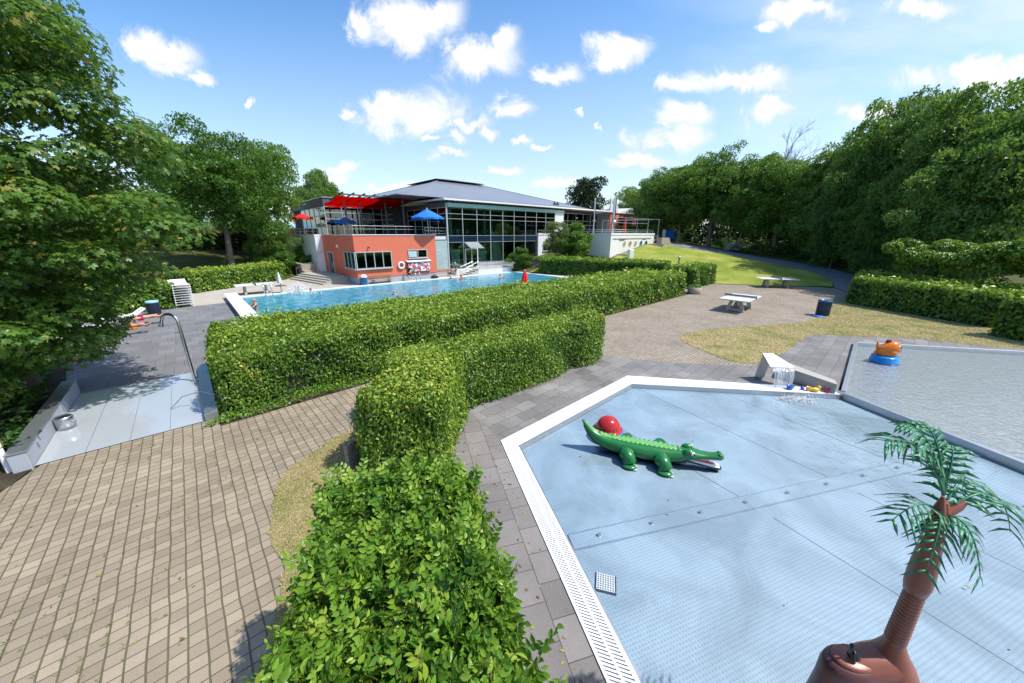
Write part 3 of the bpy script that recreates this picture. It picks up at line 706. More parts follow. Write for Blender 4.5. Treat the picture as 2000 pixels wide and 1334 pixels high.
b.build('weld', M['steel'], band)
for k in range(10):
    a = (k+.5)/10; p = lerp(lerp(n0, n1, a), lerp(f0, f1, a), .5)
    b = MB(); b.cyl(p[0], p[1], KF+.02, KF+.075, .035, 12, .028); b.build('nozzle', M['steel'], band)
dr = thing('drain_cover', 'square white drain grate sunk in the splash basin floor', 'drain', (1.38, 3.86, KF), R(-15)); dr.scale = (.82, .82, 1)
b = MB()
for k in range(8):
    b.box(-.16+k*.043, -.144+k*.043, -.16, .16, .012, .034); b.box(-.16, .16, -.16+k*.043, -.144+k*.043, .010, .032)
b.build('grate', M['white_plastic'], dr)
b = MB(); b.box(-.185, .185, -.185, .185, .002, .009); b.build('pit_shade', M['black'], dr)  # flat black plate stands in for the shade inside the drain
# upper basin behind the divider
flat('basin_floor', POOL2, -.05, M['basin2']); flat('basin_water', POOL2, .03, M['film2'])
dv = thing('divider_wall', 'dark grey steel wall between the lower and the upper splash basin', 'divider wall')
d0, d1 = (10.27, 10.05), (13.45, -5)
f = offs(d0, d1, .13)
b = MB(); b.prism([d0, d1, (d1[0]+f[0], d1[1]+f[1]), (d0[0]+f[0], d0[1]+f[1])], -.3, .085); b.build('wall_body', M['steel_dull'], dv, .015)
rm = thing('basin_rim', 'raised steel rim along the far edges of the upper splash basin', 'basin rim')
b = MB()
for p, q in (((10.33, 10.0), (15.60, 15.16)), ((15.60, 15.16), (34, 11.05))):
    f = offs(p, q, -.12); b.prism([p, q, (q[0]+f[0], q[1]+f[1]), (p[0]+f[0], p[1]+f[1])], -.1, .14)
b.build('rim', M['steel_dull'], rm, .012)
# foot bath by the shower
SB = [W(-15.45, 19.2)[:2], W(-12.62, 19.2)[:2], W(-12.62, 24)[:2], W(-15.45, 24)[:2]]
flat('foot_bath_floor', SB, .016, M['enamel'])
b = MB(); 
for k in range(1, 4): b.prism(seam(W(-15.45+k*.71, 19.2)[:2], W(-15.45+k*.71, 24)[:2], .008), .0, .0185)
o = b.build('floor_joints', M['joint']); o['kind'] = 'structure'
t_ = bthing('basin_wall', 'long grey slab wall edging the foot bath beside the shady shrubs', 'low wall')
b = MB(); bb(b, -15.72, -15.46, 18.95, 24.1, -.1, .42); b.build('wall_body', M['plinth'], t_, .015)
b = MB(); bb(b, -15.74, -15.44, 18.93, 24.12, .421, .445); b.build('cap', M['steel_dull'], t_, .006)
t_ = bthing('basin_wall', 'sloping steel edge of the foot bath against the clipped hedge', 'low wall')
b = MB(); b.add([(-12.62, -24.05, -.1), (-12.33, -24.05, -.1), (-12.33, -24.05, .26), (-12.62, -24.05, .20), (-12.62, -19.1, -.1), (-12.33, -19.1, -.1), (-12.33, -19.1, .26), (-12.62, -19.1, .20)],
      [(0, 1, 2, 3), (7, 6, 5, 4), (3, 2, 6, 7), (1, 5, 6, 2), (0, 3, 7, 4), (0, 4, 5, 1)]); b.build('edge_body', M['steel_dull'], t_, .012)

# ============================================================ the red pool house
ph = bthing('pool_house', 'flat roofed terracotta red pool house with wrap round window beside the pool', 'building')
b = MB(); bb(b, 0, 8.9, -10.2, 0, .65, 4.72)
b.build('wall', M['red_wall'], ph)
b = MB(); bb(b, .05, 8.86, -10.15, -.05, 0, .65); b.build('plinth', M['plinth'], ph)
b = MB()
bb(b, -.04, 8.95, -.30, .05, 4.721, 4.80); bb(b, -.04, .3, -10.2, -.301, 4.722, 4.80); bb(b, 8.6, 8.95, -10.2, -.301, 4.722, 4.80)
b.build('roof_edge', M['white'], ph)
def window(parent, x0, x1, z0, z1, plane, axis, cols, frame='frame', glass='glass_dark', d=.10, fw=.07, rows=None, name='window', sill=True, deep=.0):
    """frame, panes and sill on a wall whose plane is t=plane (axis 't') or s=plane (axis 's'), looking outwards"""
    def bx(mb, a0, a1, u0, u1, h0, h1):
        if axis == 't': bb(mb, a0, a1, plane+u0, plane+u1, h0, h1)
        else: mb.box(plane-u1, plane-u0, -a1, -a0, h0, h1)
    m_ = MB()
    bx(m_, x0, x1, -.02, d, z1-fw, z1); bx(m_, x0, x1, -.02, d, z0, z0+fw)
    for k in range(cols+1):
        c = x0+fw/2+(x1-x0-fw)*k/cols; bx(m_, c-fw/2, c+fw/2, -.015, d-.01, z0+fw, z1-fw)
    for r in rows or []: bx(m_, x0+fw, x1-fw, -.01, d-.02, r-.03, r+.03)
    w = m_.build(name, M[frame], parent)
    m_ = MB(); bx(m_, x0+fw*.6, x1-fw*.6, .012, .02, z0+fw*.6, z1-fw*.6); m_.build('pane', M[glass], w)
    if sill:
        m_ = MB(); bx(m_, x0-.06, x1+.06, -.02, d+.10, z0-.07, z0-.001); m_.build('sill', M['frame'], w)
    return w
M['pane_opaque'] = glass_mat('window_pane_over_dark_panel', (.10, .13, .13), .10)
window(ph, .02, 3.62, 1.52, 3.16, 0, 't', 4, glass='pane_opaque')
window(ph, -3.05, -.0, 1.52, 3.16, 0, 's', 3, glass='pane_opaque')
# thin dark panels behind the panes stand in for the shade of unlit rooms
b = MB(); bb(b, .12, 3.5, -.03, .008, 1.58, 3.1); b.box(-.008, .03, .1, 2.95, 1.58, 3.1); b.build('dark_room_panel', M['dark_int'], ph)
window(ph, 5.48, 7.72, 2.36, 3.24, 0, 't', 2, glass='pane_opaque')
b = MB(); bb(b, 5.56, 7.65, -.03, .008, 2.42, 3.18); b.build('dark_room_panel', M['dark_int'], ph)
b = MB(); b.add([(5.56, -.02, 3.16), (6.50, -.02, 3.16), (6.42, -.16, 2.46), (5.56, -.16, 2.46)], [(0, 1, 2, 3)]); b.build('tilted_sash', M['glass_etch'], ph)
b = MB()
for a0, a1, h0, h1 in ((-8.75, -8.6, .65, 2.98), (-7.0, -6.85, .65, 2.98), (-8.6, -7.0, 2.84, 2.98)): b.box(-.07, .03, -a1, -a0, h0, h1)
dd = b.build('door', M['frame'], ph)
b = MB(); b.box(-.03, .01, 7.0, 8.6, .66, 2.84); b.build('pane', M['pane_opaque'], dd)
b = MB(); b.bar((-.10, 7.12, 1.3), (-.10, 7.12, 1.9), .035); b.build('handle', M['steel'], dd)
b = MB(); b.ball((-.09, 4.85, 3.62), (.09, .17, .15)); b.box(-.05, .02, 4.7, 5.0, 3.47, 3.77); b.build('wall_lamp', M['white_plastic'], ph, .01)
b = MB(); b.tube([(1.35, -.02, 3.62), (1.35, -.14, 3.60)], .05, 10); b.ball((1.35, -.15, 3.58), .075); b.build('wall_light', M['gloss_maroon'], ph)
b = MB()
for s_ in np.arange(.15, 8.95, 2.15): b.tube([(s_, .15, 4.8), (s_, .15, 5.6)], .014, 6)
for z_ in (5.6, 5.3): b.tube([(.1, .15, z_), (8.8, .15, z_)], .009 if z_ < 5.6 else .016, 6)
for t0 in (-2.5, -5.5, -9): b.tube([(.15, -t0, 4.8), (.15, -t0, 5.6)], .018, 6)
for z_ in (5.6, 5.3): b.tube([(.15, .15, z_), (.15, 10, z_)], .018, 6)
b.build('railing', M['steel_dull'], ph)

# ============================================================ terrace block with the glass hall, café wing and roofs
tb = bthing('terrace_block', 'white rendered terrace block standing behind the red pool house', 'terrace')
b = MB(); b.prism([(-.75, 10.2), (-.75, 26), (12, 26), (12, 10.2)], 0, 4.60); b.build('wall', M['white'], tb)
b = MB(); b.prism([(-.78, 10.18), (-.78, 26), (-.45, 26), (-.45, 10.45), (-.02, 10.45), (-.02, 10.18)], 4.601, 4.80); b.build('parapet', M['white'], tb)
b = MB(); b.prism([(8.92, 2.3), (8.92, 10.2), (11.9, 10.2), (11.9, 2.3)], 4.2, 4.58); b.build('balcony', M['offwhite'], tb)
b = MB(); b.prism([(.0, .32), (.0, 10.2), (8.9, 10.2), (8.9, .32)], 4.721, 4.735); b.build('terrace_deck', M['slate'], tb)
b = MB()
for s_ in (9.0, 10.4, 11.85): b.tube([(s_, 2.35, 4.58), (s_, 2.35, 5.55)], .025, 6)
for z_ in (5.55, 5.2, 4.9): b.tube([(8.95, 2.35, z_), (11.9, 2.35, z_)], .010, 6)
b.build('railing', M['steel_dull'], tb); b = MB()
for t0 in (11, 14, 17, 20, 23): b.tube([(-.6, t0, 4.8), (-.6, t0, 5.5)], .022, 6)
for z_ in (5.5, 5.15): b.tube([(-.6, 10.4, z_), (-.6, 25, z_)], .022, 6)
b.build('railing', M['steel_dull'], tb)
b = MB(); bb(b, 9.0, 11.9, -2.32, -2.2, .5, 4.1); b.build('etched_panel', M['glass_etch'], tb)
b = MB(); bb(b, 8.92, 11.98, -2.8, -2.25, 0, .5); b.build('base_wall', M['plinth'], tb)

M['pale_mint'] = plain('pale_mint_panel_reflection', (.55, .72, .64), .6, 0, .25, .8)  # pale green of the glass reflections put into a panel colour
M['int_wall'] = plain('interior_wall', (.15, .17, .15), .8, 0, .5, .25)
hall = bthing('pool_hall', 'large glass fronted indoor pool hall under a low grey hipped roof', 'building')
X0, X1 = 12.0, 31.6; T = -2.2
mull = [12.0, 14.2, 16.43, 18.65, 20.83, 22.94, 25.18, 27.45, 29.5, 31.6]
# floors and interior
b = MB(); bb(b, 12.1, 60, -26, -2.4, 4.05, 4.55); b.build('upper_floor', M['floor_int'], hall)
b = MB(); bb(b, 12.1, 47, -26, -2.5, .4, .68); b.build('lower_floor', M['floor_int'], hall)
b = MB(); bb(b, 12.2, 47, -13.2, -13, .7, 8.6); bb(b, 46.9, 47.2, -13, -2.5, .7, 8.6); b.build('back_wall', M['int_wall'], hall)
for s_, t0 in ((12.9, -2.95), (18.25, -2.95), (24.7, -2.95), (30.6, -2.95)):
    b = MB(); b.cyl(s_, -t0, .7, 8.4, .17, 14); b.build('column', M['mint'], hall)
for s0, t0, w, h0, h1 in ((13.0, -6, .9, 4.6, 6.6), (24.6, -4.9, .5, 5.3, 6.9), (27.9, -3.6, .35, 5.5, 6.7), (29.6, -4, .4, 5.2, 6.3), (12.5, -2.5, 1.3, .7, 2.9), (16.6, -2.5, 1.35, .7, 3.6), (18.8, -2.45, 1.9, .7, 3.75), (25.3, -2.5, 1.0, .7, 3.5)):
    b = MB(); bb(b, s0, s0+w, t0-.05, t0, h0, h1); b.build('pale_panel', M['pale_mint'] if h0 < 2 else M['white'], hall)  # lower pale panels also paint in the green reflection on the glass
for k, s0 in enumerate((13.6, 15.1, 19.2, 21.4, 23.4)):
    b = MB(); b.cyl(s0, 3.6, 5.28, 5.32, .42, 16); b.cyl(s0, 3.6, 4.55, 5.28, .04, 8)
    for dx in (-.6, .6): b.box(s0+dx-.2, s0+dx+.2, 3.4, 3.8, 4.98, 5.02); b.box(s0+dx*1.3-.03, s0+dx*1.3+.03, 3.4, 3.8, 5.0, 5.45); b.box(s0+dx-.03, s0+dx+.03, 3.57, 3.63, 4.55, 4.98)
    b.build('cafe_table', M['white_plastic'], hall)
# glass front: each bay a window of its own with its pane
for k in range(len(mull)-1):
    a, c = mull[k]+.036, mull[k+1]-.036
    for z0_, z1_, bars in ((4.63, 7.97, (6.62, 7.2)), ((1.21 if k > 1 else .53), 3.885, ())):
        if z1_ < 4 and c > 27.6: continue
        m_ = MB(); bb(m_, a, c, T-.04, T+.03, z0_, z0_+.04); bb(m_, a, c, T-.04, T+.03, z1_-.04, z1_)
        for z_ in bars: bb(m_, a, c, T-.038, T+.028, z_-.022, z_+.022)
        for x_ in (a, c-.012): bb(m_, x_, x_+.012, T-.036, T+.026, z0_+.01, z1_-.01)
        w = m_.build('window', M['frame'], hall)
        m_ = MB(); bb(m_, a+.01, c-.01, T-.012, T, z0_+.02, z1_-.02); m_.build('pane', M['glass'], w)
    if c < 27.6: m_ = MB(); bb(m_, a, c, T-.03, T+.004, 3.89, 4.625); m_.build('spandrel', M['navy'], hall)
for k, s_ in enumerate(mull):
    b = MB(); bb(b, s_-.034, s_+.034, T-.08, T+.05, (.5 if s_ < 27.6 else 4.6), 7.97); b.build('mullion', M['frame'], hall)
b = MB(); bb(b, 11.86, 11.963, T-.09, T+.07, .2, 8.42); b.build('corner_post', M['frame'], hall)
b = MB(); bb(b, 12.07, 33.75, T-.06, T+.09, 7.98, 8.42); b.build('fascia', M['mint'], hall)
b = MB(); bb(b, 31.64, 33.72, -5.2, T+.02, 4.6, 7.975); b.build('end_panel', M['offwhite'], hall)
b = MB(); bb(b, 16.5, 27.5, T-.3, T+.06, .2, 1.2); bb(b, 12.1, 16.49, T-.3, T-.03, .2, .52); b.build('sill_wall', M['plinth'], hall)
b = MB(); bb(b, 27.42, 27.62, T-.1, T+.06, .2, 4.59); b.build('end_post', M['frame_dark'], hall)
# door with its small porch
b = MB()
for s_ in (14.42, 15.40, 16.32): bb(b, s_-.04, s_+.04, T+.04, T+.12, .72, 2.95)
bb(b, 14.38, 16.36, T+.04, T+.12, 2.95, 3.05)
dd = b.build('door', M['white_plastic'], hall)
b = MB(); bb(b, 14.46, 16.28, T+.06, T+.075, .74, 2.94); b.build('pane', M['glass'], dd)
b = MB(); bb(b, 15.28, 15.32, T+.13, T+.17, 1.5, 2.1); b.build('handle', M['steel'], dd)
b = MB(); b.add([(14.3, 2.05, 3.85), (16.4, 2.05, 3.85), (16.4, .75, 3.15), (14.3, .75, 3.15), (14.3, 2.05, 3.80), (16.4, 2.05, 3.80), (16.4, .75, 3.10), (14.3, .75, 3.10)], [(0, 3, 2, 1), (4, 5, 6, 7), (0, 1, 5, 4), (2, 3, 7, 6), (0, 4, 7, 3), (1, 2, 6, 5)]); b.build('porch_roof', M['steel_dull'], hall)
# left return of the upper glass and the recessed glass towards the right
for k in range(5):
    t0 = -2.3-k*2.0
    m_ = MB()
    for z_ in (4.66, 6.62, 7.2, 7.9): m_.box(11.97, 12.03, -t0+.03, -t0+1.97, z_-.035, z_+.035)
    m_.box(11.96, 12.05, -t0+1.94, -t0+2.0, 4.6, 7.95)
    w = m_.build('window', M['frame'], hall); m_ = MB(); m_.box(12.0, 12.012, -t0+.03, -t0+1.94, 4.7, 7.9); m_.build('pane', M['glass'], w)
b = MB(); b.box(11.94, 12.08, 2.4, 12.4, 7.96, 8.5); b.build('return_fascia', M['slate'], hall)
for k in range(6):
    s_ = 33.85+k*2.2; m_ = MB()
    for z_ in (4.66, 6.4, 7.1, 8.3): bb(m_, s_+.03, s_+2.17, -5.05, -4.98, z_-.03, z_+.03)
    bb(m_, s_-.03, s_+.03, -5.07, -4.96, 4.6, 8.4)
    w = m_.build('window', M['frame'], hall); m_ = MB(); bb(m_, s_+.03, s_+2.17, -5.02, -5.0, 4.7, 8.3); m_.build('pane', M['glass_dark'], w)
b = MB()
for s_ in (36.2, 40.3): b.ball((s_, 4.6, 7.6), .13, 12, 8)
b.build('globe_lamp', M['white_plastic'], hall)
# roofs
b = MB()
b.add([(11.4, 1.75, 8.66), (47.6, 1.75, 8.66), (47.6, 14, 9.0), (11.4, 14, 9.0), (11.4, 1.75, 8.80), (47.6, 1.75, 8.80), (47.6, 14, 9.14), (11.4, 14, 9.14)], [(0, 3, 2, 1), (4, 5, 6, 7), (0, 1, 5, 4), (1, 2, 6, 5), (2, 3, 7, 6), (3, 0, 4, 7)])
eav = b.build('eaves_roof', M['roof'], hall)
b = MB(); bb(b, 11.36, 47.62, -1.78, -1.66, 8.67, 8.86); b.box(11.30, 11.41, 1.79, 13, 8.67, 8.86); b.build('gutter', M['white'], eav)
b = MB()
for s_ in np.arange(11.6, 47.5, .72): b.bar((s_, 1.85, 8.60), (s_, 3.2, 8.62), .09, .12)
b.build('rafters', M['timber'], eav)
b = MB(); bb(b, 33.8, 47.1, -5.1, -4.9, 8.35, 8.62); bb(b, 12.06, 33.7, -3.2, -2.29, 8.3, 8.6); b.build('soffit_beam', M['frame_dark'], hall)
b = MB(); z0, z1 = 9.12, 13.15
P = [(6.9, 4.0, z0), (42.6, 4.0, z0), (42.6, 39.7, z0), (6.9, 39.7, z0), (20.7, 17.8, z1), (28.8, 17.8, z1), (28.8, 25.9, z1), (20.7, 25.9, z1)]
b.add(P, [(0, 1, 5, 4), (1, 2, 6, 5), (2, 3, 7, 6), (3, 0, 4, 7), (4, 5, 6, 7), (3, 2, 1, 0)])
main = b.build('roof', M['roof'], hall)
b = MB()
for p, q in ((0, 4), (1, 5), (3, 7), (0, 1), (3, 0)): b.bar(np.array(P[p])+(0, 0, .03), np.array(P[q])+(0, 0, .03), .22, .10)
b.build('ridge_flashing', M['steel_dull'], main)
b = MB(); P2 = [(19.6, 16.8, z1+.1), (29.6, 16.8, z1+.1), (29.6, 27, z1+.1), (19.6, 27, z1+.1), (24.6, 21.8, z1+1.05)]
b.add(P2, [(0, 1, 4), (1, 2, 4), (2, 3, 4), (3, 0, 4), (3, 2, 1, 0)]); b.build('roof_cap', M['roof'], main)
b = MB()
for s_ in (35.2, 35.9): b.box(s_-.2, s_+.2, 5.2, 5.7, 9.3, 9.75); b.cyl(s_, 5.45, 9.7, 10.0, .12, 10)
b.build('roof_vent', M['slate'], main)

cw = bthing('cafe_wing', 'glazed café wing with dark cladding band above the terrace', 'building')
b = MB(); b.prism([(2.3, 16), (2.3, 34), (12, 34), (12, 16)], 8.32, 9.32); b.build('cladding', M['slate'], cw)
b = MB(); b.prism([(2.2, 15.9), (2.2, 34.1), (12.1, 34.1), (12.1, 15.9)], 9.322, 9.42); b.build('roof_edge', M['steel_dull'], cw)
b = MB(); b.prism([(2.5, 20.5), (2.5, 33.5), (12, 33.5), (12, 20.5)], 4.62, 8.3); b.build('back_room', M['dark_int'], cw)
for k in range(4):
    s_ = 2.36+k*2.1; m_ = MB()
    for z_ in (4.7, 6.75, 7.55, 8.24): bb(m_, s_+.03, s_+2.07, -16.06, -15.98, z_-.04, z_+.04)
    bb(m_, s_-.04, s_+.04, -16.09, -15.95, 4.6, 8.3)
    w = m_.build('window', M['frame'], cw); m_ = MB(); bb(m_, s_+.03, s_+2.07, -16.03, -16.01, 4.7, 8.2); m_.build('pane', M['glass_dark'], w)
for k in range(5):
    t0 = 16.1+k*2.4; m_ = MB()
    for z_ in (4.7, 7.2, 8.24): m_.box(2.32, 2.40, t0+.03, t0+2.37, z_-.04, z_+.04)
    m_.box(2.30, 2.42, t0+2.34, t0+2.40, 4.6, 8.3)
    w = m_.build('window', M['frame'], cw); m_ = MB(); m_.box(2.35, 2.37, t0+.03, t0+2.34, 4.7, 8.2); m_.build('pane', M['glass'], w)
b = MB(); b.prism([(9.9, 12.4), (9.9, 16), (12, 16), (12, 12.4)], 4.61, 8.5); b.build('porch_room', M['dark_int'], cw)
for k in range(2):
    m_ = MB(); s_ = 9.9
    for z_ in (4.7, 6.1, 6.75, 7.4, 8.3): m_.box(9.80, 9.88, 12.45+k*1.8, 14.2+k*1.8, z_-.035, z_+.035)
    m_.box(9.78, 9.89, 14.16+k*1.75, 14.24+k*1.75, 4.6, 8.4); m_.build('window', M['frame'], cw)

aw = bthing('pergola', 'dark steel pergola carrying a bright red awning over the café terrace', 'pergola')
for s_, t_0 in ((2.98, -10), (4.76, -10), (7.9, -10), (9.3, -8)):
    b = MB(); b.tube([(s_, -t_0, 4.62), (s_, -t_0, 9.0)], .11, 12); b.build('post', M['slate'], aw)
b = MB()
for t_0, z_ in ((-8.4, 9.14), (-12.5, 8.72)): b.bar((2.3, -t_0, z_), (10.9, -t_0, z_), .12, .16)
for s_ in np.linspace(2.35, 10.85, 8): b.bar((s_, 8.1, 9.32), (s_, 13.2, 8.80), .09, .14)
b.build('frame', M['slate'], aw)
b = MB(); n = 34; rows = [(8.5, 8.96), (9.6, 8.70), (10.8, 8.55), (12.2, 8.46), (13.4, 8.44), (13.5, 8.10)]
vs = []; 
for j, (y_, z_) in enumerate(rows):
    for i in range(n+1):
        s_ = 1.75+(10.7-1.75)*i/n; vs.append((s_, y_, z_-.07*abs(math.sin(i*PI*3/n))-.02*math.sin(i*1.7+j)))
b.add(vs, [(j*(n+1)+i, j*(n+1)+i+1, (j+1)*(n+1)+i+1, (j+1)*(n+1)+i) for j in range(len(rows)-1) for i in range(n)], True)
o = b.build('awning', M['awning'], aw); sd = o.modifiers.new('thick', 'SOLIDIFY'); sd.thickness = .02

def parasol(label, s_, t_, z0, rr, zrim, ztip, m, loc=None):
    r = thing('parasol', label, 'parasol', loc or W(s_, t_, z0))
    b = MB(); b.tube([(0, 0, 0), (0, 0, ztip-z0)], .035, 8); b.build('pole', M['white_plastic'], r)
    b = MB(); n = 8; top = (0, 0, ztip-z0); ring = []
    for k in range(n*4):
        a = 2*PI*k/(n*4); e = 1-.05*abs(math.sin(a*n/2)); ring.append((rr*e*math.cos(a), rr*e*math.sin(a), zrim-z0+.09*abs(math.sin(a*n/2))))
    mid = [(x*.5, y*.5, zrim-z0+(ztip-zrim)*.54) for x, y, _ in ring]; low = [(x*1.01, y*1.01, z-.18) for x, y, z in ring]; m4 = len(ring)
    vs = [top]+mid+ring+low
    fs = [(0, 1+k, 1+(k+1) % m4) for k in range(m4)]+[(1+k, 1+m4+k, 1+m4+(k+1) % m4, 1+(k+1) % m4) for k in range(m4)]+[(1+m4+k, 1+2*m4+k, 1+2*m4+(k+1) % m4, 1+m4+(k+1) % m4) for k in range(m4)]
    b.add(vs, fs, False); o = b.build('canopy', m, r); sd = o.modifiers.new('thick', 'SOLIDIFY'); sd.thickness = .012
    b = MB()
    for k in range(n): a = 2*PI*k/n; b.tube([(0, 0, ztip-z0-.08), (rr*.97*math.cos(a), rr*.97*math.sin(a), zrim-z0-.02)], .012, 5)
    b.build('ribs', M['white_plastic'], r)
    b = MB(); b.cyl(0, 0, 0, .08, .32, 20); b.build('base', M['slate'], r)
    b = MB(); b.lathe([(.001, .16), (.03, .12), (.045, 0)], (0, 0, ztip-z0-.02), 10); b.build('finial', M['white_plastic'], r)
    return r
parasol('open bright blue parasol on the red pool house terrace', 8.3, -.35, 4.82, 1.80, 6.50, 7.45, M['blue_cloth'])
parasol('small open blue parasol behind the terrace glass railing', 4.2, -14.2, 4.62, 1.35, 6.25, 7.0, M['blue_cloth'])
parasol('open red parasol at the left corner of the café terrace', .6, -20, 4.62, 1.3, 6.9, 7.5, M['red_cloth'])
def closed_parasol(label, loc, h, m, hc):
    r = thing('parasol', label, 'parasol', loc)
    b = MB(); b.tube([(0, 0, 0), (0, 0, h)], .03, 8); b.cyl(0, 0, 0, .07, .28, 16); b.build('pole', M['white_plastic'], r)
    b = MB(); n = 24; prof = [(.06, h), (.11, h-.25*hc/2), (.20, h-.8*hc/2), (.30, h-1.5*hc/2), (.36, h-hc)]
    rings = [[(rr*(1+.22*math.cos(6*2*PI*k/n))*math.cos(2*PI*k/n), rr*(1+.22*math.cos(6*2*PI*k/n))*math.sin(2*PI*k/n), z) for k in range(n)] for rr, z in prof]
    b.loft(rings[::-1]); b.build('folded_canopy', m, r)
    b = MB(); b.lathe([(.001, .1), (.035, .05), (.04, -.03)], (0, 0, h), 10); b.build('finial', M['white_plastic'], r); return r
closed_parasol('folded red parasol standing on the far right white terrace', W(47.0, 1.0, 4.6), 3.0, M['red_cloth'], 2.4)
closed_parasol('folded red parasol rising above the long clipped hedge', W(10.0, 13.2, 0), 1.72, M['red_cloth'], 1.35)

# ============================================================ right hand terrace with the portholes
rt = bthing('porthole_terrace', 'white terrace building with a row of round porthole windows', 'terrace')
b = MB(); b.prism([(27.6, 1.85), (31.7, 1.85), (31.7, -8), (44.2, -8), (44.2, 4.9), (60, 4.9), (60, 2.3), (60, 12), (27.6, 12)][:2]+[(31.7, -8), (44.2, -8), (44.2, 4.95), (27.6, 4.95)], -.2, 4.72); b.build('wall', M['white'], rt)
b = MB()
for x0, x1, y0, y1 in ((27.56, 31.66, 1.80, 2.05), (31.64, 31.9, -8.05, 1.79), (31.91, 44.25, -8.05, -7.8)): b.box(x0, x1, y0, y1, 4.721, 4.98)
b.build('parapet', M['white'], rt)
b = MB(); b.prism([(44.2, -2), (62, -2), (62, 4.9), (44.2, 4.9)], .5, 4.70); b.build('side_terrace', M['offwhite'], rt)
for k, s_ in enumerate((35.3, 36.9, 38.5, 40.1, 41.7)):
    b = MB(); b.tube([(s_, -8.0, 3.52), (s_, -8.05, 3.52)], .46, 28); f_ = b.build('porthole', M['white_plastic'], rt)
    b = MB(); b.tube([(s_, -8.051, 3.52), (s_, -8.07, 3.52)], .36, 28)
    b.build('pane', M[('stone', 'timber', 'stone', 'bin_blue', 'navy')[k]], f_)
b = MB(); b.box(32.2, 43.2, -8.06, -8.0, 4.18, 4.24); b.box(33.9, 35.4, -8.08, -8.0, 4.02, 4.16); b.box(40.4, 41.6, -8.08, -8.0, 4.10, 4.2); b.build('wall_conduit', M['steel_dull'], rt)
window(rt, 28.6, 30.6, 2.35, 3.25, -1.85, 't', 2, glass='pane_opaque', d=.06)
b = MB(); bb(b, 28.66, 30.54, -1.9, -1.843, 2.4, 3.2); b.build('dark_room_panel', M['dark_int'], rt)
b = MB(); b.box(31.63, 31.7, -4.2, -3.2, 1.6, 3.2); b.build('door', M['offwhite'], rt)
b = MB()
def rail(pts, zz, posts):
    for z_ in zz: b.tube([(x, y, z_) for x, y in pts], .022, 6)
    for x, y in posts: b.tube([(x, y, 4.9), (x, y, max(zz))], .025, 6)
rail([(31.8, 1.8), (31.8, -7.9), (44.1, -7.9), (44.1, 4)], (5.45, 5.2), [(31.8, y) for y in (-7.9, -5, -2)]+[(x, -7.9) for x in np.arange(33.8, 44.2, 2)]+[(44.1, y) for y in (-5, -2, 1)])
b.build('railing', M['steel_dull'], rt); b = MB()
rail([(27.7, 1.95), (31.6, 1.95)], (5.4,), [(27.8, 1.95), (31.5, 1.95)])
b.build('railing', M['steel_dull'], rt)
rb = bthing('red_annex', 'terracotta red block with a wide dark window at the far end of the terrace', 'building')
b = MB(); b.prism([(47.3, 2.3), (60, 2.3), (60, 10), (47.3, 10)], 4.71, 8.5); b.build('wall', M['red_wall'], rb)
b = MB(); b.prism([(47.2, 2.2), (60.1, 2.2), (60.1, 10.1), (47.2, 10.1)], 8.502, 8.62); b.build('roof_edge', M['slate'], rb)
window(rb, 50.3, 55, 6.4, 7.75, -2.3, 't', 2, 'frame_dark', 'pane_opaque', .12)
b = MB(); bb(b, 50.4, 54.9, -2.35, -2.292, 6.45, 7.7); b.build('dark_room_panel', M['dark_int'], rb)
window(rb, 57.0, 58.6, 6.4, 7.6, -2.3, 't', 1, 'frame_dark', 'pane_opaque', .12)
b = MB(); bb(b, 57.1, 58.5, -2.35, -2.292, 6.45, 7.5); b.build('dark_room_panel', M['dark_int'], rb)
b = MB(); bb(b, 47.9, 49.0, -2.32, -2.22, 4.75, 7.0); b.build('door', M['white_plastic'], rb)
b = MB(); b.add([(52, 4, 8.63), (60, 4, 8.63), (60, 9, 8.63), (52, 9, 8.63), (53.5, 5, 9.7), (59.5, 5, 10.1), (59.5, 9, 10.1), (53.5, 9, 9.7)], [(0, 1, 5, 4), (1, 2, 6, 5), (2, 3, 7, 6), (3, 0, 4, 7), (4, 5, 6, 7)]); b.build('roof_hood', M['steel_dull'], rb)
def flue(label, s_, t_, r_, z1_):
    f_ = thing('chimney_flue', label, 'chimney', W(s_, t_, 4.72), BROT)
    b = MB(); b.tube([(0, 0, 0), (0, 0, z1_-4.72)], r_, 16); b.build('pipe', M['steel'], f_)
    b = MB(); b.cyl(0, 0, 2.1, 2.28, r_*1.9, 18, r_*1.5); b.build('collar', M['steel_dull'], f_)
    b = MB(); b.cyl(0, 0, z1_-4.9, z1_-4.70, r_*1.25, 18); b.build('cap', M['steel'], f_)
flue('slim silver flue rising in front of the recessed hall glass', 36.8, 1.5, .12, 10.2)
flue('thick ribbed steel flue beside the far red annex', 40.3, 2.8, .27, 10.3)
for k, (s_, lab) in enumerate(((47.6, 'left white triangular sail on the roof edge by the steel flue'), (49.3, 'right white triangular sail on the roof edge by the steel flue'))):
    sa = thing('roof_sail', lab, 'sail', W(s_, -2.6, 8.64), BROT, 'white sails on the roof edge')
    b = MB(); b.add([(-.1, 0, 0), (1.25, 0, 0), (.0, 0, 2.6), (-.1, .25, 0), (1.25, .25, 0), (.0, .1, 2.6)], [(0, 1, 2), (5, 4, 3), (0, 3, 4, 1), (1, 4, 5, 2), (2, 5, 3, 0)]); b.build('sailcloth', M['white'], sa)
    b = MB(); b.tube([(-.12, .1, 0), (-.02, .05, 2.7)], .04, 8); b.build('mast', M['steel_dull'], sa)
pg = bthing('steel_frame', 'slender galvanised steel frame at the right end of the terrace', 'frame')
b = MB()
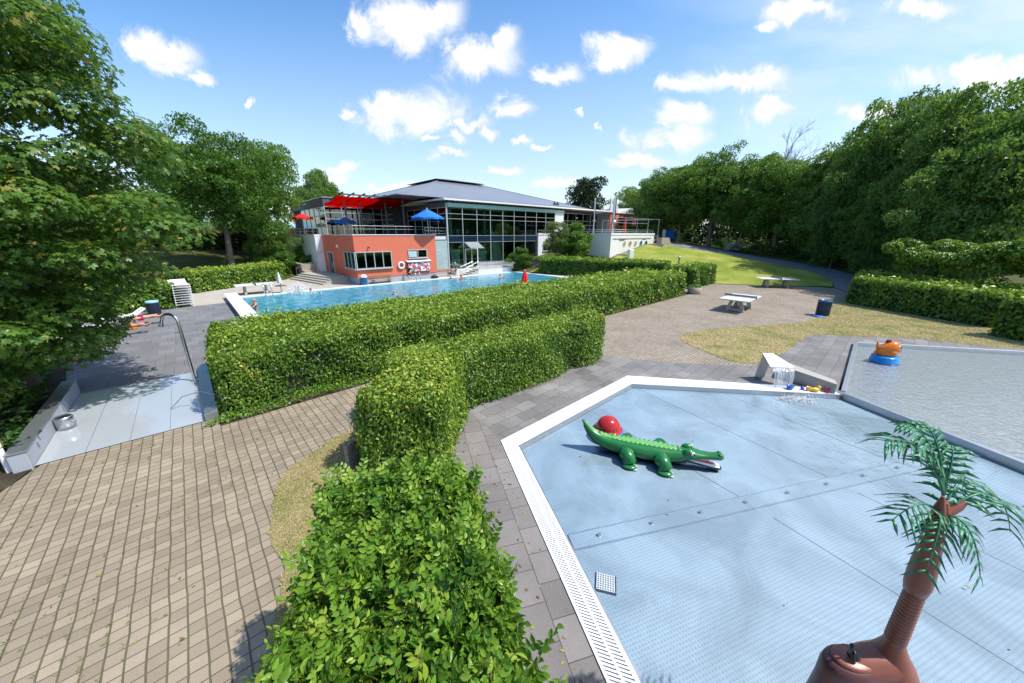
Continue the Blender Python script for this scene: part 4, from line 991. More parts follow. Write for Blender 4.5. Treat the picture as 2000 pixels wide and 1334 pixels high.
for x, y in ((43.0, -7.4), (46.6, -7.4), (43.0, 1), (46.6, 1)): b.tube([(x, y, 2.5 if x > 44 else 4.72), (x, y, 7.2)], .05, 8)
for p, q in (((33, -7.4, 7.1), (47.8, -7.4, 7.1)), ((43, -7.4, 7.1), (43, 1, 7.1)), ((46.6, -7.4, 7.15), (46.6, 1, 7.15)), ((33, -7.4, 6.4), (43, -7.4, 6.4))): b.tube([p, q], .03, 8)
for x in (33, 36.3, 39.6): b.tube([(x, -7.4, 4.98), (x, -7.4, 7.1)], .032, 8)
b.build('bars', M['steel_dull'], pg)

# ============================================================ platform, stairs
pf = bthing('platform', 'raised paved platform with steel railing in front of the glass hall', 'platform')
b = MB(); bb(b, 14.55, 20.2, -2.14, .35, 0, .62); bb(b, 12.1, 14.54, -2.14, -.9, 0, .62); b.build('slab', M['offwhite'], pf)
b = MB(); bb(b, 14.55, 20.2, -2.13, .32, .621, .64); b.build('paving', M['deck'], pf)
for k in range(3):
    b = MB(); bb(b, 13.0+k*.42, 14.54 if k < 3 else 0, -.88, .35, (k*.155) if k else 0, (k+1)*.155) if False else bb(b, 13.0+k*.5, 13.5+k*.5 if k < 2 else 14.54, -.88, .35, 0, (k+1)*.155); b.build('step', M['concrete'], pf)
b = MB()
for t_0 in (.3, -.85):
    for dz in (.2, .7): b.tube([(12.7, -t_0, .25+dz), (14.6, -t_0, .85+dz)], .012 if dz < .7 else .02, 6)
    for s_ in (12.7, 13.6, 14.6): b.tube([(s_, -t_0, .02), (s_, -t_0, .95+(s_-12.7)*.31)], .016, 6)
for z_ in (1.55, 1.1): b.tube([(14.6, -.3, z_), (20.15, -.3, z_), (20.15, 2.1, z_)], .022, 6)
for s_ in (16, 17.4, 18.8, 20.15): b.tube([(s_, -.3, .62), (s_, -.3, 1.55)], .022, 6)
for z_ in (1.45, 1.1, .75, .4): b.tube([(20.2, -.3, z_), (21.6, -.9, z_-.5)], .02, 6)
b.tube([(21.6, -.9, 0), (21.6, -.9, 1)], .025, 6)
b.build('railing', M['steel'], pf)
st = bthing('entrance_steps', 'pale concrete steps climbing to the red pool house door', 'steps')
for k in range(4):
    b = MB(); e = k*.36; z_ = .155*(k+1)
    b.prism([(-.02, 2.35+e*.5), (-2.6+e, 2.35+e*.5), (-3.9+e, 9.6), (-3.9+e, 10.1), (-.02, 10.1)] , .155*k, z_) ; b.build('step', M['concrete'], st)
b = MB()
for k in range(6): b.box(-.72 if k > 2 else -1.5, -.05, 10.24+k*.0, 10.3, .1, .2) if False else None
b.prism([(-2.4, 10.1), (-.76, 10.1), (-.76, 13), (-2.4, 13)], 0, .78); b.prism([(-2.4, 11), (-.76, 11), (-.76, 15), (-2.4, 15)], .781, 1.5); b.build('upper_flight', M['stone'], st)
b = MB()
b.tube([(-3.2, 9.9, .1), (-3.2, 9.9, 1.2), (-1.0, 10.0, 1.9), (-.85, 10.1, 2.6), (-.05, 10.14, 3.0)], .022, 6); b.tube([(-1.9, 6.3, .4), (-1.9, 6.3, 1.4)], .022, 6); b.tube([(-1.0, 10.0, .6), (-1.0, 10.0, 1.9)], .022, 6)
b.build('handrail', M['steel_dull'], st)
def flight(label, x0, y0, z0, dirv, n, run, rise, width, m):
    f_ = thing('garden_steps', label, 'steps', (x0, y0, z0), math.atan2(dirv[1], dirv[0]))
    for k in range(n):
        b = MB(); b.box(k*run, (k+1)*run+.02, -width/2, width/2, -.4, (k+1)*rise-.06); b.box(k*run-.03, (k+1)*run, -width/2, width/2, (k+1)*rise-.058, (k+1)*rise); b.build('step', m, f_)
    return f_
x_, y_, _ = W(20.9, 1.3); flight('narrow stone steps beside the round bush at the pool corner', x_, y_, 0, A, 9, .40, .16, 1.5, M['stone'])
flight('dark steps under the portholes with a white box beside them', 14.6, 49.3, 1.15, (.55, .83), 6, .36, .16, 1.9, M['stone'])
flight('dark steps leading up past the end of the white terrace', 20.6, 54.2, 2.35, (.70, .71), 6, .36, .17, 3.0, M['stone'])
bx_ = thing('white_box', 'upright white cabinet in front of the dark steps on the lawn', 'cabinet', (16.2, 49.0, terr(16.2, 49.0)-.05), BROT)
b = MB(); b.box(-.55, .55, -.2, .2, 0, 1.2); b.build('case', M['white_plastic'], bx_, .02)
b = MB(); b.box(-.5, .5, -.225, -.2, .1, 1.1); b.build('door', M['offwhite'], bx_, .01)
# ============================================================ hedges and plants
def wob(P, k=1.0, s=0):
    x, y, z = P[:, 0]*k+s, P[:, 1]*k-s*.7, P[:, 2]*k
    return (np.sin(x*2.1+1.3*np.sin(y*1.7))+np.sin(y*2.7+1.1*np.sin(z*2.3+x))+np.sin(x*5.3+z*4.1)*.5+np.sin(y*6.1-x*3.3)*.5)/3
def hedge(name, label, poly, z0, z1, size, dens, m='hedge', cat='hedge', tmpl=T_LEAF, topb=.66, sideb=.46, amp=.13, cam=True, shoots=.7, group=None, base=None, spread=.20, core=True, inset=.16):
    base = base or (lambda x, y: 0.0)
    q_ = []
    for i in range(len(poly)):
        a, b_, c_ = poly[i-1], poly[i], poly[(i+1) % len(poly)]; l1, l2 = math.dist(a, b_), math.dist(b_, c_); k1, k2 = min(.3, .22/l1), min(.3, .22/l2)
        q_ += [tuple(b_[j]+(a[j]-b_[j])*k1 for j in (0, 1)), tuple(b_[j]+(a[j]-b_[j])*k1*.3+(c_[j]-b_[j])*k2*.3 for j in (0, 1)), tuple(b_[j]+(c_[j]-b_[j])*k2 for j in (0, 1))]
    poly = q_
    n = len(poly); a = sum(poly[i][0]*poly[(i+1) % n][1]-poly[(i+1) % n][0]*poly[i][1] for i in range(n))
    if a < 0: poly = poly[::-1]
    A2 = np.array(poly); lo, hi = A2.min(0), A2.max(0); blks = []
    def emit(P, N, sz, t, D=None):
        d = np.hypot(P[:, 0], P[:, 1]) if cam else np.full(len(P), 8.0)
        f = np.clip(d/11, 1, 2.6)                            # farther leaves a little larger and fewer
        keep = RNG.random(len(P)) < 1/f**2
        P, N, t, f = P[keep], N[keep], t[keep], f[keep]
        if D is not None: D = D[keep]
        blks.append(leaf_block(P, N, sz*f*(.7+.6*RNG.random(len(P))), t, tmpl, 0, D))
    # top
    ar = (hi-lo).prod(); k = int(ar*dens); Q = lo+RNG.random((k, 2))*(hi-lo)
    ins = np.zeros(k, bool)
    for i in range(n):
        (x1, y1), (x2, y2) = poly[i], poly[(i+1) % n]
        c = ((y1 > Q[:, 1]) != (y2 > Q[:, 1])) & (Q[:, 0] < (x2-x1)*(Q[:, 1]-y1)/(y2-y1+1e-12)+x1); ins ^= c
    Q = Q[ins]; P = np.column_stack([Q, np.full(len(Q), z1)]); P[:, 2] += np.array([base(x, y) for x, y in Q])
    de = np.full(len(P), 9.0)
    for i in range(n):
        p, q = A2[i], A2[(i+1) % n]; L = np.linalg.norm(q-p); nv = np.array((-(q[1]-p[1]), q[0]-p[0]))/L; de = np.minimum(de, np.abs((P[:, :2]-p)@nv))
    P[:, 2] -= .30*np.exp(-de/.17)
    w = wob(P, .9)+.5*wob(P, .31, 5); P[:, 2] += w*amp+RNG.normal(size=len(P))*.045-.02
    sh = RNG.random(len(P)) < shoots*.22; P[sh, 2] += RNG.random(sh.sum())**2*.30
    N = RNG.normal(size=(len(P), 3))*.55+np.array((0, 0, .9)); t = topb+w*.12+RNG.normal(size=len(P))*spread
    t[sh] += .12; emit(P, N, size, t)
    # sides
    for i in range(n):
        p, q = A2[i], A2[(i+1) % n]; L = np.linalg.norm(q-p); nv = np.array((q[1]-p[1], -(q[0]-p[0])))/L
        k = int(L*(z1-z0)*dens*.95); s = RNG.random(k); h = RNG.random(k)**.92
        P = np.column_stack([p[0]+(q[0]-p[0])*s, p[1]+(q[1]-p[1])*s, z0+.04+(z1-z0)*h]); P[:, 2] += np.array([base(x, y) for x, y in P[:, :2]])
        w = wob(P, 1.1, 3); off = w*amp*.8+RNG.normal(size=k)*.05-.03-.20*np.clip(h-.80, 0, 1)**2*18*.4
        low = h < .12; off[low] += RNG.random(low.sum())*.08
        P[:, 0] += nv[0]*off; P[:, 1] += nv[1]*off
        N = RNG.normal(size=(k, 3))*.55+np.array((nv[0], nv[1], .35))
        D = RNG.normal(size=(k, 3))*.6+np.array((nv[0]*.3, nv[1]*.3, -.7))
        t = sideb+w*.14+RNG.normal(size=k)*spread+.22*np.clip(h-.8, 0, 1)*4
        keep = ~((w < -.72) & (RNG.random(k) < .5)); br = (wob(P, .8, 9) > .95) & (RNG.random(k) < .5); t[br] = 1.3; emit(P[keep], N[keep], size*.95, t[keep], D[keep])
    if core:  # solid dark core closes the hedge; its colour gives the gaps their shade
        cpt = A2.mean(0); IN = []
        for i in range(n):
            p, q, r = A2[i-1], A2[i], A2[(i+1) % n]
            d1 = (q-p)/np.linalg.norm(q-p); d2 = (r-q)/np.linalg.norm(r-q); nn = np.array((-d1[1], d1[0]))+np.array((-d2[1], d2[0]))
            nn /= max(.4, 1+d1@d2); IN.append(q+nn*inset)
        V = [(x, y, base(x, y)+z0-.2) for x, y in IN]+[(x, y, base(x, y)+z1-inset) for x, y in IN]
        for i in range(n): blks.append((np.array([V[i], V[(i+1) % n], V[n+(i+1) % n], V[n+i]]), np.array([[0, 1, 2, 3]]), None, 1))
        blks.append((np.array(V[n:]), np.array([list(range(n))]), None, 1))
    o = thing(name, label, cat, (0, 0, 0), 0, group); cp = A2.mean(0); o.location = (cp[0], cp[1], z0+base(cp[0], cp[1])); sh_ = np.array(o.location)
    for nm, sel, mm in (('foliage', [q for q in blks if q[3] == 0], M[m]), ('branches', [(q[0], q[1], q[2], 0) for q in blks if q[3] == 1], M['hedge_core'])):  # second part holds only the dark core, no modelled branches
        if sel: link(nm, np_mesh(nm, [(np.asarray(q[0])-sh_, q[1], q[2], 0) for q in sel], [mm]), o)
    return o

Ws = lambda *st: [W(s, t)[:2] for s, t in st]
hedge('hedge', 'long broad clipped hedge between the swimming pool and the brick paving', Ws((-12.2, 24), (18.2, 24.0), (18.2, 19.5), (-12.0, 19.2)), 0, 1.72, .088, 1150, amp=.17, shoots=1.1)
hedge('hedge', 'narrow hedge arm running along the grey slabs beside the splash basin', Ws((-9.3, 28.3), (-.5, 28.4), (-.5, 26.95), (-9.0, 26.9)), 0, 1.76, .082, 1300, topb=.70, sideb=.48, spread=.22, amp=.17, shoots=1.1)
hedge('hedge', 'square block of hedge at the corner of the dry grass patch', [(-3.15, 6.15), (-1.42, 6.12), (-1.38, 8.9), (-2.9, 9.3)], 0, 1.72, .086, 1500, topb=.72, sideb=.58, spread=.24, amp=.2, shoots=1.6)
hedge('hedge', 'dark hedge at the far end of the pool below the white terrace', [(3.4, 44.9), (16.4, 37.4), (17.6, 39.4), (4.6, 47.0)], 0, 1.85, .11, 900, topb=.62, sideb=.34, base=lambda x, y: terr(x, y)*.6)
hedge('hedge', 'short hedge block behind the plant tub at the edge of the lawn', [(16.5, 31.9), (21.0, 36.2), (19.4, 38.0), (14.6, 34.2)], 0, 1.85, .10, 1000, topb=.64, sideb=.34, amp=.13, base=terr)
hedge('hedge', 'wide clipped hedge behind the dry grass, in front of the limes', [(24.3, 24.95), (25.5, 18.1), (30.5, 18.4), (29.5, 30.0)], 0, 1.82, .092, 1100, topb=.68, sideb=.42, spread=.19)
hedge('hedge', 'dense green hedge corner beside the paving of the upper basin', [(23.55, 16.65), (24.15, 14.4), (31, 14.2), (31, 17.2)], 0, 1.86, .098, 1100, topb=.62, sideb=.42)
hedge('hedge', 'sunny hedge with bright new shoots behind the left table tennis table', [(-26.9, 29.5), (-25.1, 39.4), (-27.6, 40.4), (-29.4, 29.8)], 0, 1.72, .10, 900, topb=.84, sideb=.50, shoots=1.2)
hedge('hedge', 'low green hedge beside the stack of white loungers', [(-27.5, 16.5), (-24.2, 21.3), (-22.7, 23.6), (-25.2, 25.0), (-29, 19)], 0, 1.62, .10, 900, topb=.56, sideb=.46)
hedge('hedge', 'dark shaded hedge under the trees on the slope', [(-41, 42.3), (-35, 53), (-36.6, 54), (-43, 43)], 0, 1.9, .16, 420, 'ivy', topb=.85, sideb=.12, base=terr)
hedge('hedge', 'small green hedge standing on the terrace before the red annex', Ws((47.9+.6, .2), (57.2, .2), (57.2, -.9), (48.5, -.9)), 4.72, 6.25, .14, 500, 'wood_mid', topb=.5, sideb=.45)

def sprig_hedge(name, label, poly, z0, z1, n, size, cat='hedge'):
    """the hedge right below the camera: shoots with leaves set alternately along them"""
    A2 = np.array(poly); lo, hi = A2.min(0), A2.max(0); P = []; D = []; N = []; S_ = []; Tn = []; stems = MB()
    def inside(x, y): return inpoly(x, y, poly)
    cen = A2.mean(0); c_ = 0
    while c_ < n:
        x, y = random.uniform(lo[0], hi[0]), random.uniform(lo[1], hi[1])
        if not inside(x, y): continue
        c_ += 1
        e = random.random(); edge = min(abs(x-lo[0]), abs(hi[0]-x))
        zt = z1-.03+.07*math.sin(x*5+y*2)+.05*math.sin(y*7.1)-(.22*max(0, 1-edge/.22))
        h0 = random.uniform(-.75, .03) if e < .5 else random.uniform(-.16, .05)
        out = np.array((random.gauss(0, .45)+(.9 if x > cen[0] else -.9)*max(0, 1-edge/.35), random.gauss(0, .45), .9+random.random()*.6)); out /= np.linalg.norm(out)
        L = random.uniform(.10, .26)+(.22*random.random() if random.random() < (.07+.30*max(0, 1-edge/.3)) else 0); p = np.array((x, y, zt+h0-L*.35)); k = int(L/.026)
        side = np.cross(out, (random.gauss(0, 1), random.gauss(0, 1), random.gauss(0, .3))); side /= np.linalg.norm(side)
        young = random.gauss(.42, .17); up = np.cross(side, out); up = up if up[2] > 0 else -up
        for i in range(k):
            a = (i+.5)/k; q = p+out*L*a+np.array((0, 0, -.03*a*a)); sg = 1 if i % 2 else -1
            d = side*sg*.95+out*.55+np.random.default_rng(int(1e6*random.random())).normal(size=3)*.12
            s_ = size*random.uniform(.72, 1.15)*(1-.45*a*a)
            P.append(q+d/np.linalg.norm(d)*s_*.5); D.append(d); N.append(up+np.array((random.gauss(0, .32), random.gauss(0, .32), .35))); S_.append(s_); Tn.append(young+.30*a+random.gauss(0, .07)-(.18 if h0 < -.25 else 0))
        stems.tube([p, p+out*L*.5, p+out*L+np.array((0, 0, -.03))], [.0035, .0028, .0015], 4, False)
    blk = leaf_block(np.array(P), np.array(N), np.array(S_), np.array(Tn), T_HORN, 0, np.array(D))
    cpoly = [(cen[0]+(x-cen[0])*.72, cen[1]+(y-cen[1])*.97) for x, y in poly]; m_ = len(cpoly)
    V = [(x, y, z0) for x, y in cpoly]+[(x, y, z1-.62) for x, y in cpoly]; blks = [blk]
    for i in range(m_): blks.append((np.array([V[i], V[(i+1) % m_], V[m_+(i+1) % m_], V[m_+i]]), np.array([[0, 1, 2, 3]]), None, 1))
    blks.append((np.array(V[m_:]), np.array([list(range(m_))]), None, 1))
    sv = np.array([tuple(v) for v in stems.v]); blks.append((sv, np.array(stems.f), None, 2))
    o = thing(name, label, cat, (0, 0, 0)); link('foliage', np_mesh('foliage', blks[:1], [M['hornbeam']]), o)
    link('branches', np_mesh('branches', blks[1:], [M['hornbeam'], M['hedge_core'], M['stem']]), o); return o  # real stems together with the dark core that shades the gaps
M['stem'] = plain('green_brown_stem', (.10, .085, .03), .7, 0, .3, 20)
def _horn():
    v = []; f = []; xs = np.linspace(-.5, .5, 6); wd = [0, .20, .275, .25, .14, 0]
    for i, x in enumerate(xs):
        b_ = -.10*(x+.1)**2*2
        if i in (0, 5): v.append((x, 0, b_))
        else:
            r = .018 if i % 2 else -.004
            v += [(x, wd[i], .085+b_+r), (x, 0, b_), (x, -wd[i], .085+b_+r)]
    f = [(0, 0, 2, 1), (0, 3, 2, 0)]
    quads = []
    for i in range(3):
        a = 1+i*3; quads += [(a+1, a+4, a+3, a), (a+2, a+5, a+4, a+1)]
    quads += [(11, 13, 10, 10), (12, 13, 11, 11), (0, 2, 1, 1), (0, 3, 2, 2)]
    v = v[:13]+[v[-1]]
    # ends closed with slim quads
    q2 = []
    e = len(v)
    for q in quads:
        if q[2] == q[3]:
            m_ = tuple((np.array(v[q[0]])+np.array(v[q[2]]))/2); v.append(m_); q2.append((q[0], q[1], q[2], len(v)-1))
        else: q2.append(q)
    return (np.array(v), np.array(q2))
T_HORN = _horn()
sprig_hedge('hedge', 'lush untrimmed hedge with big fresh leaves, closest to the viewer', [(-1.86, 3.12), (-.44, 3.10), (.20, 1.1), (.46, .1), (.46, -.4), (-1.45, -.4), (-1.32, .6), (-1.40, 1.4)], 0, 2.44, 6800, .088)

# ============================================================ trees
def crown_variant(seed, npuff, per_area, leaf, lo=.30, hi=1.0, rx=.40, pr=(.05, .105), m='wood_mid', tmpl=T_CLUMP, flat=.62, droop=0):
    r = np.random.default_rng(seed); puffs = []
    while len(puffs) < npuff:
        d = r.normal(size=3); d /= np.linalg.norm(d); rad = r.random()**.35
        lump = 1+.24*math.sin(d[0]*4+seed)+.20*math.sin(d[1]*5+seed*2)+.16*math.sin(d[2]*7+seed*3)+.10*r.normal()
        c = d*rad*lump*np.array((rx, rx, (hi-lo)/2))*.88; c[2] += (hi+lo)/2
        if c[2] < lo-.04: continue
        k = r.uniform(*pr); puffs.append((c, np.array((k*1.15, k*1.15, k*flat))))
    P, N, rr = puff_points(puffs, per_area, .5, .4)
    t = .48+RNG.normal(size=len(P))*.17
    return np_mesh('crown', [leaf_block(P, N, leaf*(.6+.8*RNG.random(len(P))), t, tmpl)], [M[m]]), puffs
def trunk_variant(puffs, seed, r0=.022, fork=.30, m='bark'):
    r = np.random.default_rng(seed); b = MB(); top = max(p[0][2] for p in puffs)
    path = [np.array((0, 0, -.03)), np.array((.008, .0, .12)), np.array((.0, .012, fork)), np.array((.012, 0, fork+.25)), np.array((0, 0, top*.86))]
    b.tube(path, [r0*1.25, r0, r0*.82, r0*.55, r0*.15], 10)
    for k in r.permutation(len(puffs))[:16]:
        c = puffs[k][0]; z = max(fork*.8, min(top*.8, c[2]-.5*math.hypot(c[0], c[1])-.02)); s_ = np.array((0, 0, z)); mid = (s_+c)/2+np.array((0, 0, -.01))
        b.tube([s_, mid, c], [r0*.42, r0*.28, r0*.10], 6, False)
    me = bpy.data.meshes.new('trunk'); me.from_pydata(b.v, [], b.f); me.polygons.foreach_set('use_smooth', b.sm); me.materials.append(M[m]); me.update(); return me
VAR = {}
def var(key, seed, *a, trunk=None, **k):
    c, p = crown_variant(seed, *a, **k); VAR.setdefault(key, []).append((c, trunk_variant(p, seed, **(trunk or {}))))
for s_ in (1, 2, 3): var('d', s_, 190, 950, .030, lo=.10, rx=.36, m='wood_dark', trunk=dict(r0=.014, fork=.2))
for s_ in (11, 12): var('m', s_, 180, 950, .029, lo=.13, rx=.36, m='wood_mid', trunk=dict(r0=.013, fork=.22, m='bark_pale'))
for s_ in (21, 22): var('b', s_, 165, 950, .028, lo=.26, rx=.40, pr=(.05, .10), m='wood_bright', flat=.55, trunk=dict(r0=.024, fork=.3))
var('p', 31, 40, 700, .05, lo=.30, rx=.30, pr=(.06, .10), m='pine', flat=.6, trunk=dict(r0=.022, fork=.5))
var('w', 41, 50, 420, .05, lo=.05, rx=.36, m='willow', trunk=dict(r0=.02))
var('s', 51, 42, 700, .060, lo=.02, rx=.50, pr=(.11, .18), m='wood_bright', trunk=dict(r0=.02, fork=.1))
var('o', 61, 46, 420, .050, lo=.02, rx=.38, pr=(.09, .15), m='willow', trunk=dict(r0=.02, fork=.1))
def tree(kind, x, y, z, h, r, label, name='tree', cat='tree', group=None, i=0):
    c, t = VAR[kind][i % len(VAR[kind])]
    o = thing(name, label, cat, (x, y, z), random.uniform(0, 6.28), group); w = r/(.42*h)
    o.scale = (h*w, h*w, h)
    link('crown', c, o); link('trunk', t, o); return o
WOODS = [(26.4, 68, 3.3, 11.8, 4.3, 'd'), (29.8, 65, 3.3, 12.9, 4.3, 'm'), (33.7, 62, 2.75, 14.3, 4.5, 'b'), (36.4, 58, 2.09, 14.0, 4.0, 'm'), (39.2, 54, 1.89, 11.9, 4.0, 'b'), (40.4, 50, 1.62, 12.9, 4.0, 'm'), (41.0, 47, 1.41, 14.0, 3.7, 'd'), (40.3, 43, 1.08, 14.3, 3.6, 'b'), (39.8, 40, 0.83, 15.9, 3.8, 'd'), (39.3, 37, 0.58, 15.9, 3.7, 'd'), (37.5, 33, 0.21, 14.9, 3.5, 'm'), (36.5, 30, -0.06, 14.6, 3.6, 'd'), (35.6, 27, -0.1, 13.8, 3.7, 'd'), (28.9, 82, 3.3, 12.6, 4.4, 'm'), (33.2, 80, 3.3, 13.5, 4.8, 'd'), (38.3, 76, 3.3, 15.4, 5.5, 'd'), (42.9, 72, 3.3, 14.9, 5.2, 'd'), (47.2, 68, 3.25, 12.5, 5.0, 'd'), (49.5, 63, 2.95, 12.6, 4.6, 'd'), (53.3, 58, 2.7, 14.6, 4.6, 'd'), (51.2, 52, 2.16, 15.9, 4.7, 'd'), (50.3, 48, 1.82, 17.1, 4.6, 'd'), (50.4, 42, 1.36, 16.0, 5.0, 'd'), (37.6, 42, 0.87, 11.1, 2.4, 'd'), (37.3, 37, 0.39, 10.2, 2.8, 'm'), (36.3, 33, 0.16, 10.7, 2.8, 'd'), (34.6, 28.5, -0.1, 10.5, 3.0, 'd'), (39.7, 46, 1.22, 7.6, 2.8, 'd'), (39.6, 40, 0.75, 8.0, 2.7, 'm')]
WL = ['dark leafy tree beside the blue gate where the wood begins', 'mid green tree between the gate tree and the pale stemmed tree', 'tall mid green tree with pale stems above the stacked barriers', 'dark green tree between the pale stemmed tree and the dead tree', 'lower mid green tree under the bare dead tree', 'mid green tree next to the dead tree, on the side of the limes', 'dark tree in the dip of the wood behind the path bend', 'bright crowned tree where the skyline of the wood starts rising', 'tall dark tree on the rising edge of the wood', 'tall dark tree behind the lime row, its top against the cloud', 'mid green tree above the middle of the lime row', 'tallest dark tree of the wood, above the far lime', 'last dark tree of the wood, cut off by the picture border']
for k, (x, y, z, h, r, kd) in enumerate(WOODS):
    if k < len(WL): lab, g_ = WL[k], 'trees of the wood'
    elif k < 23: lab, g_ = 'tree in the back row of the wood, half hidden by the front trees', 'back row trees of the wood'
    else: lab, g_ = 'low leafy young tree filling the shade under the tall wood', 'young trees under the wood'
    tree(kd, x, y, z, h*1.03, r*1.22, lab, group=g_, i=k)
LT = [(-30.5, 38.8, 0.99, 13.7, 4.7, 'b', 'big round leafy tree with forked trunk on the grass slope'), (-32.4, 48.2, 0.48, 15.2, 5.0, 'b', 'tall bright green tree directly beside the café wing'), (-29.8, 44.5, 0.19, 6.6, 2.4, 'd', 'dark low tree in front of the white terrace wall'), (-37.6, 50, 2.78, 11.9, 3.8, 'b', 'green tree behind the forked tree on the slope'), (-40.7, 46, 2.9, 13.0, 3.6, 'b', 'tree between the big maple and the forked tree'), (-37.8, 53, 2.84, 5.8, 2.9, 'd', 'small dark tree before the far red house'), (-45.7, 92, -0.1, 18.5, 4.6, 'm', 'distant tree rising behind the café wing roof'), (-44.1, 98, -0.1, 16.2, 4.2, 'm', 'distant lower tree beside the red awning'), (-43.9, 80, -0.1, 15.9, 3.4, 'd', 'distant dark tree between the bright tree and the café wing'), (19.2, 100, 3.3, 16.1, 5.6, 'p', 'broad dark pine behind the steel flues'), (26.6, 92, 3.3, 10.4, 4.2, 'w', 'pale willow behind the white roof sails'), (32.0, 95, 3.3, 12.0, 2.9, 'p', 'slim dark pine behind the red annex'), (-53.8, 58, 2.9, 6.7, 4.8, 'm', 'low tree glimpsed behind the maple branches'), (-61.3, 60, 2.9, 8.9, 5.7, 'd', 'dark tree hidden deep behind the maple crown'), (-33.5, 25.5, 0, 9.0, 3.8, 'd', 'dark tree behind the maple, nearest the sunbathers'), (-38, 32, 0, 9.5, 4.0, 'd', 'dark tree behind the maple and the low green hedge')]
for k, (x, y, z, h, r, kd, lab) in enumerate(LT): tree(kd, x, y, z, h*1.02, r*1.12, lab, {'p': 'pine_tree', 'w': 'willow_tree'}.get(kd, 'tree'), i=k)
tree('s', 8.9, 50.2, 1.2, 5.3, 2.35, 'bright green broad bush between the pool and the white terrace', 'bush', 'bush')
tree('o', 6.1, 49.6, .9, 5.3, 1.75, 'loose olive green bush against the white wall', 'bush', 'bush')
tree('s', 1.3, 48.3, .15, 3.1, 1.42, 'clipped round bush beside the stone steps at the pool corner', 'bush', 'bush')
tree('s', -27.9, 42.8, .1, 3.6, 1.7, 'light green shrub beside the concrete entrance steps', 'shrub', 'shrub')
tree('s', -24.9, 43.6, .1, 2.4, 1.0, 'small shrub against the grey terrace wall', 'shrub', 'shrub')
tree('s', -27.4, 46.0, .1, 3.6, 1.2, 'dark shrub between the slope trees and the terrace wall', 'shrub', 'shrub')

def bare_tree(x, y, z, h, label):
    o = thing('dead_tree', label, 'tree', (x, y, z)); b = MB(); rr = random.Random(5)
    def grow(p, d, L, r, lev):
        q = p+d*L; b.tube([p, (p+q)/2+np.array((rr.gauss(0, .04), rr.gauss(0, .04), 0))*L, q], [r, r*.8, r*.6], 5, False)
        if lev == 0: return
        for _ in range(rr.randint(2, 4)):
            e = d+np.array((rr.gauss(0, .55), rr.gauss(0, .55), rr.gauss(.15, .3))); grow(p+d*L*rr.uniform(.45, 1), e/np.linalg.norm(e), L*rr.uniform(.5, .75), r*.55, lev-1)
    grow(np.array((0, 0, 0.)), np.array((0, 0, 1.)), h*.62, .2, 5); b.build('trunk', M['bark'], o); return o
bare_tree(44.0, 60, 2.7, 12.2, 'bare dead tree with grey twigs above the wood')
# big maple on the left
def maple():
    o = thing('maple_tree', 'big spreading maple overhanging the foot bath', 'tree', (-14.6, 9.6, 0)); rr = random.Random(3); puffs = []
    sil = [(.9, 2.2), (1.7, 2.7), (3.0, 3.8), (4.3, 5.2), (5.0, 5.65), (6.2, 5.75), (7.5, 5.75), (8.3, 5.3), (9.4, 4.4), (10.5, 3.6), (11.6, 2.4)]
    def rad(z): return float(np.interp(z, [a for a, _ in sil], [c for _, c in sil]))
    while len(puffs) < 320:
        z = rr.uniform(1.1, 11.3); a = rr.uniform(-PI, PI); R_ = rad(z)*(1+.08*math.sin(a*3+z*1.7)); f = rr.random()**.45
        x, y = math.cos(a)*R_*f, math.sin(a)*R_*f*.60
        k = rr.uniform(.55, .95); f2 = max(0, 1-k*.55/R_); puffs.append((np.array((x*f2, y*f2, z)), np.array((k*1.2, k*1.2, k*.55))))
    k_ = 0
    while k_ < 46:
        q = (rr.uniform(-1.0, 4.2), rr.uniform(-3.6, .2), rr.uniform(.7, 3.0)); wx, wy = q[0]-14.6, q[1]+9.6
        if q[2] < 2.4 and wx > -11.6-(wy-6.5)*.98: continue
        puffs.append((np.array(q), np.array((.72, .72, .36)))); k_ += 1
    P, N, _ = puff_points(puffs, 70, .75, .38, .55)
    wp = P+np.array((-14.6, 9.6, 0)); vis = (wp[:, 0]*.956 > -1.75*(wp[:, 1]+.2)) | (RNG.random(len(P)) < .3)
    P, N = P[vis], N[vis]; n = len(P); D = RNG.normal(size=(n, 3))*.55+np.column_stack([P[:, 0]*.16, P[:, 1]*.16, np.full(n, -.55)])
    t = .46+RNG.normal(size=n)*.17; t[RNG.random(n) < .035] = 1.0
    me = np_mesh('crown', [leaf_block(P, N, .185*(.65+.6*RNG.random(n)), t, T_MAPLE, 0, D)], [M['maple']]); link('crown', me, o)
    b = MB(); b.tube([(0, 0, -.1), (.05, 0, 1.2), (0, .1, 2.6), (.1, 0, 5), (0, 0, 9.5)], [.34, .27, .24, .17, .05], 12)
    for c, _ in rr.sample(puffs, 46):
        z = max(1.8, min(8.5, c[2]-.45*math.hypot(c[0], c[1]))); s_ = np.array((0, .05, z)); b.tube([s_, (s_+c)/2+np.array((0, 0, .15)), c], [.075, .045, .012], 6, False)
    b.build('trunk', M['bark'], o); return n
NM = maple()
